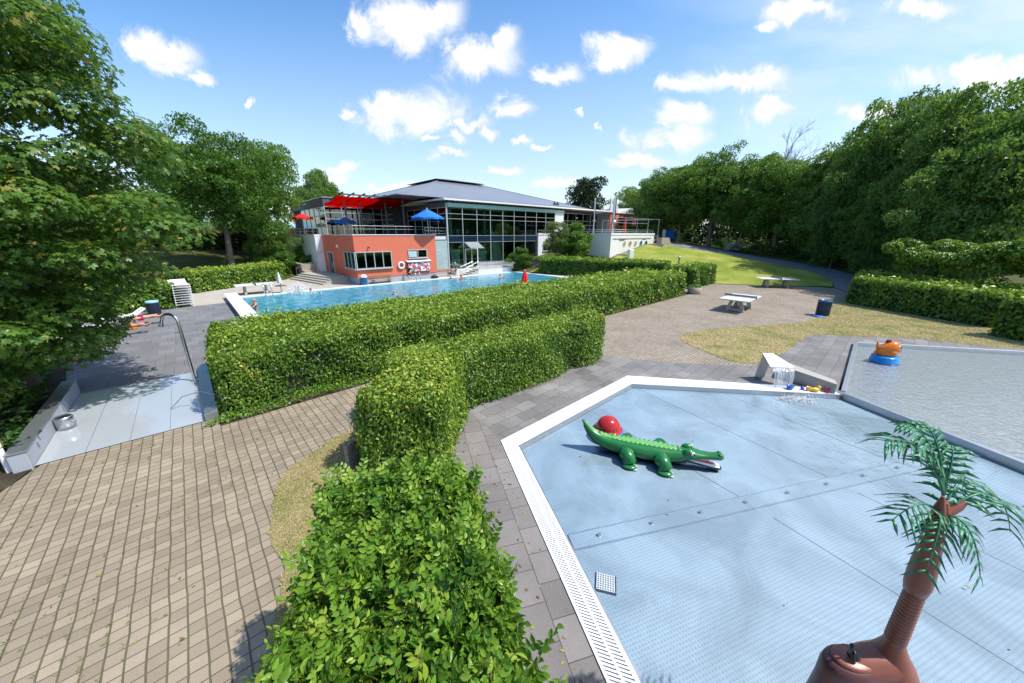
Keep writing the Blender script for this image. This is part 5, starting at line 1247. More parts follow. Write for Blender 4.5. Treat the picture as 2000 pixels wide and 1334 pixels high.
# shrubs and ground cover under the maple, undergrowth along the wood
def shrubbery(name, label, poly, n, zr, size, m, tmpl=T_OVAL, cat=None, kind=None, base=terr):
    A2 = np.array(poly); lo, hi = A2.min(0), A2.max(0); P = []
    while len(P) < n:
        x, y = random.uniform(lo[0], hi[0]), random.uniform(lo[1], hi[1])
        if inpoly(x, y, poly):
            hgt = zr*(.45+.35*math.sin(x*1.7+1.1*math.sin(y*1.3))+.25*math.sin(y*2.6+x)); hgt = max(.08, hgt)
            P.append((x, y, base(x, y)+hgt*(1-.5*random.random()**2.2)))
    P = np.array(P); k = len(P); N = RNG.normal(size=(k, 3))*.5+np.array((0, -.25, .9)); t = .5+RNG.normal(size=k)*.2
    o = link(name, np_mesh(name, [leaf_block(P, N, size*(.6+.8*RNG.random(k)), t, tmpl)], [M[m]])); return tag(o, label, cat, None, kind)
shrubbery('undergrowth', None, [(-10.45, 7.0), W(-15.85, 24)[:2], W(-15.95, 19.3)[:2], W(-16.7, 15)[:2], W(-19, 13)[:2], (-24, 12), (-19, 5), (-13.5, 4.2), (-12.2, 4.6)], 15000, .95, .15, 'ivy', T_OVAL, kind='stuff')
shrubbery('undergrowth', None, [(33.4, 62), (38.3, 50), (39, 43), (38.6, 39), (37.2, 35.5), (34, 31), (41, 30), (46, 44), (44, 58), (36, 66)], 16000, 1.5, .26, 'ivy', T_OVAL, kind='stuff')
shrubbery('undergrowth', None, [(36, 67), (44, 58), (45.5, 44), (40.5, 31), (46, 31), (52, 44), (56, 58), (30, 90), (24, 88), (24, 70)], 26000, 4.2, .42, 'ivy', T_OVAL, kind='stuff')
shrubbery('undergrowth', None, Ws((-12.7, 24.5), (-12.3, 23.9), (-8, 23.95), (-5, 24.0), (-5, 24.3), (-11, 24.55)), 1500, .22, .085, 'hornbeam', T_LEAF, kind='stuff')
# pleached limes on the right
def lime(x0, y0, x1, y1, label, k):
    cx, cy = (x0+x1)/2, (y0+y1)/2; o = thing('lime_tree', label, 'tree', (cx, cy, 0), 0, 'pleached limes behind the wide hedge'); rr = random.Random(k); puffs = []
    d = np.array((x1-x0, y1-y0)); L = np.linalg.norm(d); d /= L; nrm = np.array((d[1], -d[0])); 
    if nrm@np.array((-cx, -cy)) < 0: nrm = -nrm
    for _ in range(26):
        a = rr.uniform(-.52, .52)*L; w = rr.uniform(-1.0, .8); z = rr.uniform(2.55, 4.15); k_ = rr.uniform(.38, .6); p = d*a-nrm*(1.1+w) ; puffs.append((np.array((p[0], p[1], z)), np.array((k_*1.15, k_*1.15, k_*.9))))
    P, N, _ = puff_points(puffs, 150, .5, .4, .6); n = len(P); D = RNG.normal(size=(n, 3))*.5+np.array((0, 0, -.7))
    link('crown', np_mesh('crown', [leaf_block(P, N, .21*(.65+.6*RNG.random(n)), .55+RNG.normal(size=n)*.19, T_OVAL, 0, D)], [M['lime']]), o)
    b = MB(); q = -nrm*1.1; b.tube([(q[0], q[1], 0), (q[0]+.05, q[1], 1.3), (q[0], q[1], 3.6)], [.10, .08, .05], 10)
    for c, _ in rr.sample(puffs, 8): b.tube([(q[0], q[1], 2.3), c], [.04, .012], 6, False)
    b.build('trunk', M['bark'], o)
lime(27.0, 25.9, 27.7, 23.0, 'pleached lime tree farthest from the viewer behind the wide hedge', 1)
lime(27.7, 22.9, 28.4, 20.0, 'middle one of the three pleached lime trees behind the wide hedge', 2)
lime(28.4, 19.9, 29.2, 16.6, 'pleached lime tree cut off by the picture border', 3)
# ============================================================ people
def skinmesh(name, verts, edges, radii, m, parent, root=0, sub=2):
    me = bpy.data.meshes.new(name); me.from_pydata(verts, edges, []); me.materials.append(m)
    o = bpy.data.objects.new(name, me); C.objects.link(o); o.parent = parent
    o.modifiers.new('skin', 'SKIN')
    if not me.skin_vertices: me.skin_vertices.new()
    for k, r in enumerate(radii):
        d = me.skin_vertices[0].data[k]; d.radius = (r, r) if isinstance(r, (int, float)) else r; d.use_root = (k == root)
    o.modifiers['skin'].use_smooth_shade = True
    s_ = o.modifiers.new('sub', 'SUBSURF'); s_.levels = s_.render_levels = sub
    return o
STAND = dict(pelvis=(0, 0, .90), spine=(0, .01, 1.08), chest=(0, .01, 1.27), neck=(0, 0, 1.44), head=(0, -.02, 1.55), crown=(0, -.01, 1.635),
             shL=(.17, .01, 1.37), elL=(.23, .03, 1.11), wrL=(.25, -.05, .88), haL=(.25, -.08, .81), shR=(-.17, .01, 1.37), elR=(-.23, .03, 1.11), wrR=(-.25, -.05, .88), haR=(-.25, -.08, .81),
             hipL=(.09, 0, .86), knL=(.11, -.02, .48), anL=(.11, .02, .09), toL=(.13, -.13, .035), hipR=(-.09, 0, .86), knR=(-.11, -.02, .48), anR=(-.11, .02, .09), toR=(-.13, -.13, .035))
WALK = dict(STAND, knL=(.10, -.20, .50), anL=(.10, -.30, .10), toL=(.11, -.45, .05), knR=(-.10, .06, .47), anR=(-.10, .28, .14), toR=(-.10, .20, .03), elL=(.24, .12, 1.13), wrL=(.25, .10, .90), haL=(.25, .09, .82), elR=(-.25, -.08, 1.13), wrR=(-.24, -.26, .98), haR=(-.24, -.33, .94))
LEAN = dict(STAND, elL=(.30, -.22, 1.22), wrL=(.12, -.42, 1.27), haL=(.03, -.45, 1.28), elR=(-.30, -.22, 1.22), wrR=(-.12, -.44, 1.25), haR=(-.03, -.47, 1.26), head=(0, -.07, 1.56), crown=(0, -.06, 1.645))
SWIM = dict(STAND, elL=(.36, -.16, 1.28), wrL=(.30, -.42, 1.30), haL=(.26, -.50, 1.30), elR=(-.36, -.16, 1.28), wrR=(-.30, -.42, 1.30), haR=(-.26, -.50, 1.30))
PRONE = dict(STAND, elL=(.36, .02, 1.52), wrL=(.16, .03, 1.68), haL=(.08, .03, 1.72), elR=(-.36, .02, 1.52), wrR=(-.16, .03, 1.68), haR=(-.08, .03, 1.72), toL=(.12, .02, -.06), toR=(-.12, .02, -.06))
def person(label, loc, rz, J, hair='hair_brown', skin='skin', shirt=None, shorts=None, swim=None, rx=0.0, scale=1.0, group=None, hat=None):
    o = thing('person', label, 'person', loc, rz, group); o.rotation_euler = (rx, 0, rz); o.scale = (scale,)*3
    names = list(J); ix = {n: i for i, n in enumerate(names)}; v = [J[n] for n in names]
    rad = dict(pelvis=(.15, .105), spine=(.125, .09), chest=(.155, .105), neck=.052, head=(.082, .098), crown=(.055, .066), sh=.062, el=.042, wr=.028, ha=(.036, .018), hip=.088, kn=.056, an=.038, to=(.042, .022))
    r = [rad.get(n, rad.get(n[:2], rad.get(n[:3]))) for n in names]
    e = [('pelvis', 'spine'), ('spine', 'chest'), ('chest', 'neck'), ('neck', 'head'), ('head', 'crown')]
    for s_ in 'LR': e += [('chest', 'sh'+s_), ('sh'+s_, 'el'+s_), ('el'+s_, 'wr'+s_), ('wr'+s_, 'ha'+s_), ('pelvis', 'hip'+s_), ('hip'+s_, 'kn'+s_), ('kn'+s_, 'an'+s_), ('an'+s_, 'to'+s_)]
    E_ = [(ix[a], ix[c]) for a, c in e]
    for s_ in 'LR':                                    # five fingers, the thumb from the side of the palm
        h = np.array(J['ha'+s_]); w = np.array(J['wr'+s_]); d = h-w; d /= np.linalg.norm(d)+1e-6
        sd = np.cross(d, (1, .2, 0)); sd /= np.linalg.norm(sd)+1e-6; cu = np.cross(d, sd)
        for k, (off, ln) in enumerate(((-.030, .060), (-.010, .072), (.010, .068), (.029, .052))):
            a = h+sd*off+d*.02; b_ = a+d*ln*.6+cu*.006; c_ = b_+d*ln*.35+cu*.018
            for q in (a, b_, c_): v.append(tuple(q)); r.append(.009)
            n_ = len(v); E_ += [(ix['ha'+s_], n_-3), (n_-3, n_-2), (n_-2, n_-1)]
        a = (h+w)/2-sd*.04; b_ = a-sd*.02+d*.035
        for q in (a, b_): v.append(tuple(q)); r.append(.010)
        n_ = len(v); E_ += [(ix['wr'+s_], n_-2), (n_-2, n_-1)]
    hd = np.array(J['head'])
    v.append(tuple(hd+np.array((0, -.105, -.012)))); r.append(.014); E_.append((ix['head'], len(v)-1))      # nose
    body = skinmesh('body', v, E_, r, M[skin], o, ix['pelvis'])
    b = MB()
    for s_ in (-1, 1): b.ball(tuple(hd+np.array((s_*.034, -.085, .012))), .012, 8, 6)
    b.build('eyes', M['gloss_black'], o)
    b = MB(); b.ball(tuple(hd+np.array((0, -.088, -.055))), (.026, .012, .008), 8, 6); b.build('mouth', M['pink_mouth'], o)
    b = MB()
    for s_ in (-1, 1): b.ball(tuple(hd+np.array((s_*.088, 0, 0))), (.014, .024, .034), 8, 6)
    b.build('ears', M[skin], o)
    b = MB(); b.ball(tuple(np.array(J['crown'])+np.array((0, .022, -.028))), (.096, .108, .088), 14, 10); b.build('hat' if hat else 'hair', M[hat or hair], o)
    def cloth(nm, keys, edges, grow, m_):
        vv = []; rr = []
        for k in keys:
            if isinstance(k, tuple):
                a, c_, f_ = k; vv.append(tuple(np.array(J[a])*(1-f_)+np.array(J[c_])*f_)); ra, rb = [np.array(rad.get(x, rad.get(x[:2], rad.get(x[:3])))) for x in (a, c_)]; q = ra*(1-f_)+rb*f_
            else: vv.append(J[k]); q = np.array(rad.get(k, rad.get(k[:2], rad.get(k[:3]))))
            q = np.atleast_1d(q)+grow; rr.append((float(q[0]), float(q[-1])))
        skinmesh(nm, vv, edges, rr, M[m_], o)
    if shirt: cloth('shirt', ['spine', 'chest', 'shL', ('shL', 'elL', .55), 'shR', ('shR', 'elR', .55), ('pelvis', 'spine', .3), ('chest', 'neck', .55)], [(0, 1), (1, 2), (2, 3), (1, 4), (4, 5), (0, 6), (1, 7)], .018, shirt)
    if shorts: cloth('shorts', ['pelvis', 'hipL', ('hipL', 'knL', .75), 'hipR', ('hipR', 'knR', .75), ('pelvis', 'spine', .35)], [(0, 1), (1, 2), (0, 3), (3, 4), (0, 5)], .02, shorts)
    if swim: cloth('swimwear', ['pelvis', 'hipL', ('hipL', 'knL', .14), 'hipR', ('hipR', 'knR', .14)], [(0, 1), (1, 2), (0, 3), (3, 4)], .012, swim)
    return o
def at(s, t, z=0.0): return W(s, t, z)
person('person in black shirt and dark shorts with pale cap standing by the metal steps', at(11.2, .28, .01), BROT+.5, STAND, shirt='black_cloth', shorts='black_cloth', hat='cream_cloth', scale=.98)
person('person in dark clothes walking along the pool edge below the notice case', at(5.15, .52, .035), BROT-PI/2+.4, WALK, shirt='black_cloth', shorts='black_cloth', scale=.97)
person('bare backed person leaning folded arms on the white pool wall', at(-9.28, 7.1, -1.02), BROT-PI/2, LEAN, hair='skin_tan', skin='skin_tan', swim='blue_cloth')
person('lone swimmer with dark hair near the water splash', at(-4.6, 1.3, -1.38), BROT+2.2, SWIM, hair='hair_brown', skin='skin_tan', swim='black_cloth')
person('swimmer with light hair in the middle of the pool', at(.2, 7.6, -1.36), BROT-1.3, SWIM, hair='hair_grey', swim='black_cloth')
person('dark haired bather holding a small child in the pool', at(10.0, 3.1, -1.18), BROT+.4, SWIM, swim='black_cloth', shirt='red_cloth')
person('small child in white held beside the dark haired bather', at(10.4, 2.75, -.62), BROT+2.0, SWIM, shirt='towel', scale=.62)
person('swimmer with only the head above water close to the metal steps', at(9.2, 2.3, -1.42), BROT+1.0, SWIM, swim='black_cloth')
person('pale bather standing chest deep at the far end of the pool', at(13.5, 5.7, -1.10), BROT+.3, SWIM, hair='hair_grey', swim='black_cloth')

def lounger(label, loc, rz, group=None, slat='white_plastic'):
    o = thing('sun_lounger', label, 'sun lounger', loc, rz, group)
    b = MB(); prof = [(-.95, .30), (-.5, .30), (.35, .29), (.55, .34), (.95, .62)]
    for k in range(17):
        a = -.93+k*.113; z_ = float(np.interp(a, [p[0] for p in prof], [p[1] for p in prof])); z2 = float(np.interp(a+.09, [p[0] for p in prof], [p[1] for p in prof]))
        b.add([(a, -.36, z_), (a+.09, -.36, z2), (a+.09, .36, z2), (a, .36, z_), (a, -.36, z_-.02), (a+.09, -.36, z2-.02), (a+.09, .36, z2-.02), (a, .36, z_-.02)], [(0, 1, 2, 3), (7, 6, 5, 4), (0, 4, 5, 1), (1, 5, 6, 2), (2, 6, 7, 3), (3, 7, 4, 0)])
    b.build('slats', M[slat], o)
    b = MB()
    for s_ in (-1, 1): b.tube([(x, s_*.38, z-.02) for x, z in prof], .028, 8)
    b.build('frame', M['white_plastic'], o)
    for x in (-.8, .5):
        for s_ in (-1, 1): b = MB(); b.tube([(x, s_*.37, .28), (x+(-.05 if x < 0 else .05), s_*.39, 0)], .026, 8); b.build('leg', M['white_plastic'], o)
    return o
x_, y_, _ = at(-16.2, 8.4); lg = lounger('white sun lounger with the sunbather in pink, under the maple branches', (x_, y_, .0), BROT+.15)
person('sunbather in pink swimwear lying face down on a white lounger', (x_+.75*math.cos(BROT+.15)+.02, y_+.75*math.sin(BROT+.15), .43), BROT+.15+PI/2, PRONE, skin='skin', swim='pink_cloth', rx=R(90), hair='hair_brown')
x_, y_, _ = at(-16.6, 10.6); lg2 = lounger('white sun lounger with the tanned sunbather, nearer the foot bath', (x_, y_, .0), BROT+.1)
person('tanned sunbather in dark trunks lying on the lounger nearer the foot bath', (x_+.75*math.cos(BROT+.1), y_+.75*math.sin(BROT+.1), .43), BROT+.1+PI/2, PRONE, skin='skin_tan', swim='black_cloth', rx=R(90), hair='hair_brown')
x_, y_, _ = at(-15.5, 6.0)
lounger('empty white sun lounger behind the two sunbathers', (x_, y_, 0), BROT+.3)
def bag(label, loc, rz, m, w=.5, h=.32):
    o = thing('bag', label, 'bag', loc, rz)
    b = MB(); rings = []
    for z_, k in ((0, .9), (.06, 1.0), (h*.55, .98), (h*.85, .8), (h, .45)): rings.append([(w/2*k*math.copysign(abs(math.cos(a))**.6, math.cos(a)), w/3.2*k*math.copysign(abs(math.sin(a))**.6, math.sin(a)), z_) for a in np.linspace(0, 2*PI, 24, endpoint=False)])
    b.loft(rings); b.build('body', M[m], o)
    b = MB()
    for s_ in (-1, 1): b.tube([(-w*.25, s_*.05, h*.8), (-w*.16, s_*.07, h*1.25), (w*.16, s_*.07, h*1.25), (w*.25, s_*.05, h*.8)], .012, 6)
    b.build('strap', M[m], o)
x_, y_, _ = at(-15.0, 9.0); bag('orange and dark beach bag at the head of the sunbather in pink', (x_, y_, 0), .4, 'orange_cloth', .5, .3)
x_, y_, _ = at(-15.3, 10.9); bag('dark beach bag beside the tanned sunbather', (x_, y_, 0), 1.0, 'black_cloth', .6, .26)
tw = thing('towel', 'white towel spread over a lounger end under the maple', 'towel', (at(-15.75, 9.6)[0], at(-15.75, 9.6)[1], .02), BROT)
b = MB(); n = 14
b.add([(-.55+1.1*i/n, -.35+.7*j/n, .015+.02*math.sin(i*1.3+j*.7)) for j in range(n+1) for i in range(n+1)], [(j*(n+1)+i, j*(n+1)+i+1, (j+1)*(n+1)+i+1, (j+1)*(n+1)+i) for j in range(n) for i in range(n)], True)
o = b.build('cloth', M['towel'], tw); o.modifiers.new('t', 'SOLIDIFY').thickness = .012
bag('black sports bag on the pool edge between the two benches', at(8.3, .35, .01), BROT, 'black_cloth', .8, .36)

# stack of white loungers
proto = None
for k in range(9):
    z_ = .16+k*.175; x_, y_, _ = at(-12.9, 2.2)
    if proto is None:
        proto = lounger('bottom white lounger of the tall stack at the hedge end', (x_, y_, .0), BROT+PI/2+.12, 'stacked white sun loungers'); o = proto
    else: o = copy_tree(proto)
    o.location = (x_+k*.012, y_, k*.165); o.scale = (1, 1.15, .72)
    o['label'] = ['bottom white lounger of the tall stack at the hedge end', 'white lounger second from the bottom of the tall stack', 'white lounger third from the bottom of the tall stack', 'white lounger fourth from the bottom of the tall stack', 'white lounger in the exact middle of the tall stack', 'white lounger fourth from the top of the tall stack', 'white lounger third from the top of the tall stack', 'white lounger second from the top of the tall stack', 'topmost white lounger of the tall stack at the hedge end'][k]

# ============================================================ tables, bins, posts
def tt_table(label, x, y, rz, z=0, L=2.74, Wd=1.525, h=.80):
    o = thing('table_tennis_table', label, 'table tennis table', (x, y, z), rz, 'concrete table tennis tables')
    b = MB(); b.box(-L/2, L/2, -Wd/2, Wd/2, h-.07, h); b.build('table_top', M['top'], o, .012)
    for s_ in (-1, 1):
        q = MB()
        for t_ in (-1, 1):
            a, c_ = (s_*L*.26, t_*.22, h-.072), (s_*L*.27, t_*.46, 0)
            q.bar(a, c_, .15, .2)
        q.bar((s_*L*.27, -.40, .12), (s_*L*.27, .40, .12), .12, .14)
        q.build('leg_frame', M['concrete'], o)
    b = MB(); b.box(-.012, .012, -Wd/2-.06, Wd/2+.06, h+.02, h+.15); b.build('net', M['net'], o)
    b = MB()
    for t_ in (-1, 1): b.box(-.025, .025, t_*(Wd/2+.05)-.02, t_*(Wd/2+.05)+.02, h-.05, h+.17)
    b.build('net_post', M['slate'], o); return o
M['top'] = plain('pale_stone_top', (.56, .56, .55), .6, 0, .08, 2, .2, 60)
M['net'] = plain('grey_metal_net', (.16, .17, .18), .5, .3, .15, 30)
tt_table('nearest table tennis table, seen end on beside the brick court', 15.1, 22.85, BROT, 0, 3.0, 1.7, .84)
tt_table('far table tennis table with its long side by the lawn edge', 25.0, 33.2, -.20, 0, 3.1, 1.7, .84)
tt_table('table tennis table by the hedge beyond the swimming pool', -21.75, 29.5, BROT, 0, 2.7, 1.5, .80)
def bin_(label, x, y, h, r_, m1, m2, round_top=False):
    o = thing('litter_bin', label, 'litter bin', (x, y, 0))
    b = MB(); b.lathe([(.001, 0), (r_*.92, 0), (r_*.96, .04), (r_, h*.5), (r_*.97, h-.1)], seg=24); b.build('body', M[m1], o)
    b = MB(); b.lathe([(r_*.98, h-.13), (r_*1.06, h-.12), (r_*1.06, h-.02), (r_*.85, h), (r_*.8, h-.06), (.001, h-.07)] if not round_top else [(r_*.98, h-.13), (r_*1.05, h-.12), (r_*.95, h+.05), (r_*.6, h+.16), (.001, h+.19)], seg=24); b.build('lid', M[m2], o)
    b = MB()
    for k in range(10): a = 2*PI*k/10; b.bar((r_*.99*math.cos(a), r_*.99*math.sin(a), .06), (r_*1.0*math.cos(a), r_*1.0*math.sin(a), h-.15), .02)
    b.build('ribs', M[m1], o); return o
bin_('dark blue litter bin with bright rim on the brick court near the dry grass', 19.2, 21.1, .98, .33, 'dark_bin', 'bin_blue')
bin_('dark litter bin with pale blue rim in front of the left hedge', -22.5, 21.5, .84, .30, 'dark_bin', 'lightblue')
bin_('petrol blue round topped bin at the corner of the red pool house', *at(.45, .3)[:2], .85, .30, 'bin_blue', 'white_plastic', True)
o = thing('plastic_lid', 'flat blue plastic lid lying on the paving beside the dark bin', 'lid', (18.68, 20.75, .01), .3)
b = MB(); b.lathe([(.001, .07), (.2, .065), (.27, .05), (.29, .02), (.29, 0)], seg=24); b.build('cap', M['blue_bin'], o)
b = MB(); b.lathe([(.29, .0), (.32, .0), (.32, .03), (.29, .03)], seg=24); b.build('lip', M['blue_bin'], o)

sh = thing('shower_column', 'curved polished steel shower column at the left end of the long hedge', 'shower', (-10.85, 11.0, 0))
b = MB(); arc = [(0, 0, 0), (0, 0, 1.9)]+[(-.26+.26*math.cos(a), 0, 2.08+.26*math.sin(a)) for a in np.linspace(0, PI*.86, 10)]; arc.append((-.57, 0, 2.0)); b.tube(arc, .044, 14); b.build('pipe', M['steel'], sh)
b = MB(); b.tube([(-.565, 0, 2.005), (-.60, 0, 1.94)], [.062, .07], 14); b.build('shower_head', M['steel_dull'], sh)
b = MB(); b.tube([(0, -.05, 1.75), (-.16, -.05, 1.73)], .012, 8); b.cyl(0, 0, 0, .04, .12, 18); b.build('push_lever', M['steel'], sh)
o = thing('shower_hose', 'thin grey hose arching over the edge of the foot bath', 'hose', (-8.75, 9.2, .05)); b = MB()
b.tube([(.1, .1, .25), (-.25, 0, .42), (-.75, -.1, .28), (-1.0, -.25, -.02)], .014, 8); b.tube([(.1, .1, -.05), (.1, .1, .27)], .02, 8); b.build('hose', M['steel_dull'], o)
o = thing('water_nozzle', 'short steel nozzle drum standing in the foot bath by the slab wall', 'nozzle', (-11.5, 7.95, .02)); b = MB(); b.lathe([(.001, 0), (.17, 0), (.17, .30), (.15, .33), (.001, .335)], seg=24); b.build('drum', M['steel'], o)
b = MB(); b.tube([(0, 0, .2), (.22, .05, .16)], .03, 10); b.build('spout', M['steel_dull'], o)
def stake(label, x, y, h, r_, m, lean=(0, 0), band=None):
    o = thing('marker_post', label, 'post', (x, y, 0)); b = MB(); b.tube([(0, 0, -.05), (lean[0], lean[1], h)], [r_, r_*.95], 10); b.build('stake', M[m], o)
    b = MB(); b.tube([(lean[0]*.8, lean[1]*.8, h*.8), (lean[0]*.92, lean[1]*.92, h*.92)], r_*1.12, 10); b.build('band', M[band or m], o)
    b = MB(); b.tube([(lean[0], lean[1], h-.005), (lean[0], lean[1], h+.02)], [r_*1.05, r_*.6], 10); b.build('cap', M[m], o)
stake('weathered wooden stake at the foot of the long hedge corner', -8.0, 8.72, .78, .035, 'wood_grey')
stake('white post with a red band in the shady shrubs', -10.6, 6.22, .85, .05, 'white_plastic', (-.08, .05), 'red_plastic')
stake('pale green post in front of the short hedge block', 19.0, 34.0, .95, .05, 'green_post')
o = thing('edging_board', 'weathered board standing against the square hedge block', 'board', (-3.38, 6.55, 0), R(78)); b = MB()
for k in range(3): b.box(-.32, .32, -.025, .025, .02+k*.2, .20+k*.2)
b.build('planks', M['wood_grey'], o, .006)
for x_ in (-.30, .24): b = MB(); b.box(x_, x_+.06, .026, .07, 0, .66); b.build('peg', M['wood_grey'], o)
o = thing('bollard_light', 'small bollard light rising behind the hedges on the lawn', 'bollard light', (20.63, 44.05, terr(20.63, 44.05))); b = MB(); b.tube([(0, 0, 0), (0, 0, .75)], .07, 12); b.build('stem', M['slate'], o)
b = MB(); b.lathe([(.001, 1.02), (.13, 1.0), (.15, .92), (.12, .74), (.07, .74)], seg=16); b.build('lamp_head', M['steel_dull'], o)
pl = thing('plant_tub', 'round stone plant tub at the right end of the long hedge', 'plant tub', (15.45, 29.45, 0)); b = MB(); b.lathe([(.001, 0), (.48, 0), (.52, .1), (.56, .55), (.5, .56), (.48, .5), (.001, .48)], seg=24); b.build('tub', M['stone'], pl)
P = []; N = []
for _ in range(500):
    a, q = random.uniform(0, 2*PI), random.random()**.5*.5; P.append((q*math.cos(a), q*math.sin(a), .5+.28*random.random()*(1.1-q))); N.append((math.cos(a)*q+random.gauss(0, .4), math.sin(a)*q+random.gauss(0, .4), .8))
link('plant', np_mesh('plant', [leaf_block(np.array(P), np.array(N), .11*(.6+.8*RNG.random(500)), .35+RNG.normal(size=500)*.18, T_OVAL)], [M['hedge']]), pl)
def barrier(label, x, y, rz, tilt, group):
    o = thing('barrier', label, 'barrier', (x, y, terr(x, y)+.02), rz, group); o.rotation_euler = (tilt, 0, rz); b = MB()
    b.tube([(-1.0, 0, 0), (-1.0, 0, 1.1), (1.0, 0, 1.1), (1.0, 0, 0)], .028, 8); b.tube([(-1, 0, .2), (1, 0, .2)], .022, 8); b.build('frame', M['steel_dull'], o)
    b = MB()
    for k in range(13): b.tube([(-.86+k*.143, 0, .2), (-.86+k*.143, 0, 1.1)], .012, 5)
    b.build('bars', M['steel_dull'], o)
    for s_ in (-1, 1): b = MB(); b.bar((s_*.8, -.22, .01), (s_*.8, .22, .01), .05, .02); b.build('foot', M['steel_dull'], o)
for k in range(4): barrier('steel barrier leaning by the path, %s in its group' % ('front one', 'second', 'third', 'rearmost')[k], 35.1+k*.28, 57.6+k*.12, -.35, R(-14), 'steel barriers leaning by the path')
for k in range(4): barrier('steel barrier standing upright by the path, %s' % ('nearest the leaning group', 'second from the leaning group', 'third from the leaning group', 'farthest from the leaning group')[k], 38.2+k*.42, 57.8-k*.05, 1.15, R(-6), 'steel barriers standing upright by the path')

def bench(label, s_, t_, L):
    o = thing('park_bench', label, 'bench', at(s_, t_, .005), BROT, 'timber benches along the pool edge')
    for k in range(4): b = MB(); b.box(-L/2, L/2, -.24+k*.115, -.145+k*.115, .44, .475); b.build('seat_slat', M['timber'], o, .006)
    for k in range(2): b = MB(); b.box(-L/2, L/2, .235+k*.02, .27+k*.02, .60+k*.14, .70+k*.14); b.build('back_slat', M['timber'], o, .006)
    for x in (-L*.36, L*.36):
        b = MB(); b.box(x-.035, x+.035, -.2, .2, .39, .439); b.bar((x, -.19, 0), (x, -.19, .4), .06); b.bar((x, .19, 0), (x, .30, .85), .06); b.build('support', M['slate'], o)
bench('timber bench against the red pool house below the long window', 2.25, .30, 2.3)
bench('timber bench in front of the etched glass panel', 10.1, -.95, 2.6)
lr = bthing('life_ring', 'white life ring hanging on the red wall', 'life ring'); b = MB(); n = 32; m_ = 10; vs = []
for i in range(n):
    for j in range(m_):
        a, c_ = 2*PI*i/n, 2*PI*j/m_; q = .31+.085*math.cos(c_); vs.append((4.57+q*math.cos(a), -.13+.075*math.sin(c_), 1.68+q*math.sin(a)))
b.add(vs, [(i*m_+j, ((i+1) % n)*m_+j, ((i+1) % n)*m_+(j+1) % m_, i*m_+(j+1) % m_) for i in range(n) for j in range(m_)], True); b.build('ring', M['white_plastic'], lr)
b = MB(); b.box(4.52, 4.62, -.06, -.0, 1.95, 2.15); b.build('hook', M['steel_dull'], lr)
nb = bthing('notice_case', 'wide notice case full of red and white patches under a white hood', 'notice case'); b = MB(); b.box(5.25, 7.95, -.20, -.03, .92, 2.0); b.build('case', M['slate'], nb)
b = MB(); b.box(5.3, 7.9, -.215, -.201, .96, 1.96); b.build('patches', M['patches'], nb)
b = MB(); b.add([(5.18, -.02, 2.14), (8.02, -.02, 2.14), (8.02, -.34, 2.02), (5.18, -.34, 2.02), (5.18, -.02, 2.08), (8.02, -.02, 2.08), (8.02, -.34, 1.97), (5.18, -.34, 1.97)], [(0, 3, 2, 1), (4, 5, 6, 7), (0, 1, 5, 4), (1, 2, 6, 5), (2, 3, 7, 6), (3, 0, 4, 7)]); b.build('hood', M['white'], nb)
def ladder(label, s_, t_):
    o = thing('pool_ladder', label, 'pool ladder', at(s_, t_), BROT)
    for q in (-.25, .25): b = MB(); b.tube([(q, .35, .0), (q, .35, .75), (q, .2, .9), (q, -.02, .8), (q, -.12, .2), (q, -.12, -.5)], .024, 8); b.build('handrail', M['steel'], o)
    b = MB(); b.box(-.25, .25, -.16, -.06, -.3, -.27); b.build('rung', M['steel'], o)
ladder('steel pool ladder below the notice case', 6.0, .80); ladder('steel pool ladder near the left table tennis table', -7.6, .80)
pr_ = thing('parasol', 'folded grey parasol on a pole at the pool edge by the splash', 'parasol', at(-6.6, .35, .01))
b = MB(); b.tube([(0, 0, 0), (0, 0, 1.75)], .035, 8); b.build('pole', M['steel_dull'], pr_)
b = MB(); b.loft([[(q*(1+.2*math.cos(5*a))*math.cos(a), q*(1+.2*math.cos(5*a))*math.sin(a), z_) for a in np.linspace(0, 2*PI, 20, endpoint=False)] for q, z_ in ((.17, .85), (.15, 1.1), (.09, 1.5), (.04, 1.75))]); b.build('folded_canopy', M['offwhite'], pr_)
b = MB(); b.lathe([(.001, .62), (.42, .62), (.42, .58), (.001, .58)], seg=24); b.build('shelf', M['slate'], pr_)
# splash in the pool
b = MB(); rr = random.Random(9); cx, cy, _ = at(-5.6, 1.7)
for k in range(700):
    a, q = rr.uniform(0, 2*PI), abs(rr.gauss(0, .45)); h = rr.random()**1.5*max(0, 1.0-q*.75); e = rr.uniform(.012, .04)
    b.ball((cx+q*math.cos(a)*1.5, cy+q*math.sin(a), h), (e, e, e*1.3), 6, 4)
o = b.build('water_splash', M['gloss_white']); o['kind'] = 'stuff'
g_ = thing('entrance_gate', 'dark blue gate with white sign at the end of the path under the trees', 'gate', (27.2, 64.5, 3.4), .3)
b = MB()
for x in (-2.6, .0, 2.2): b.bar((x, 0, 0), (x, 0, 2.3), .12)
b.bar((-2.6, 0, 2.2), (2.2, 0, 2.2), .08); b.bar((-2.6, 0, .2), (2.2, 0, .2), .08)
for k in range(24): b.bar((-2.5+k*.195, 0, .2), (-2.5+k*.195, 0, 2.2), .03)
b.build('bars', M['navy'], g_)
b = MB(); b.box(-.0, 1.9, -.09, -.05, .6, 2.1); b.build('panel', M['blue_cloth'], g_); b = MB(); b.box(-.75, -.1, -.09, -.05, .9, 2.2); b.build('sign', M['white_plastic'], g_)
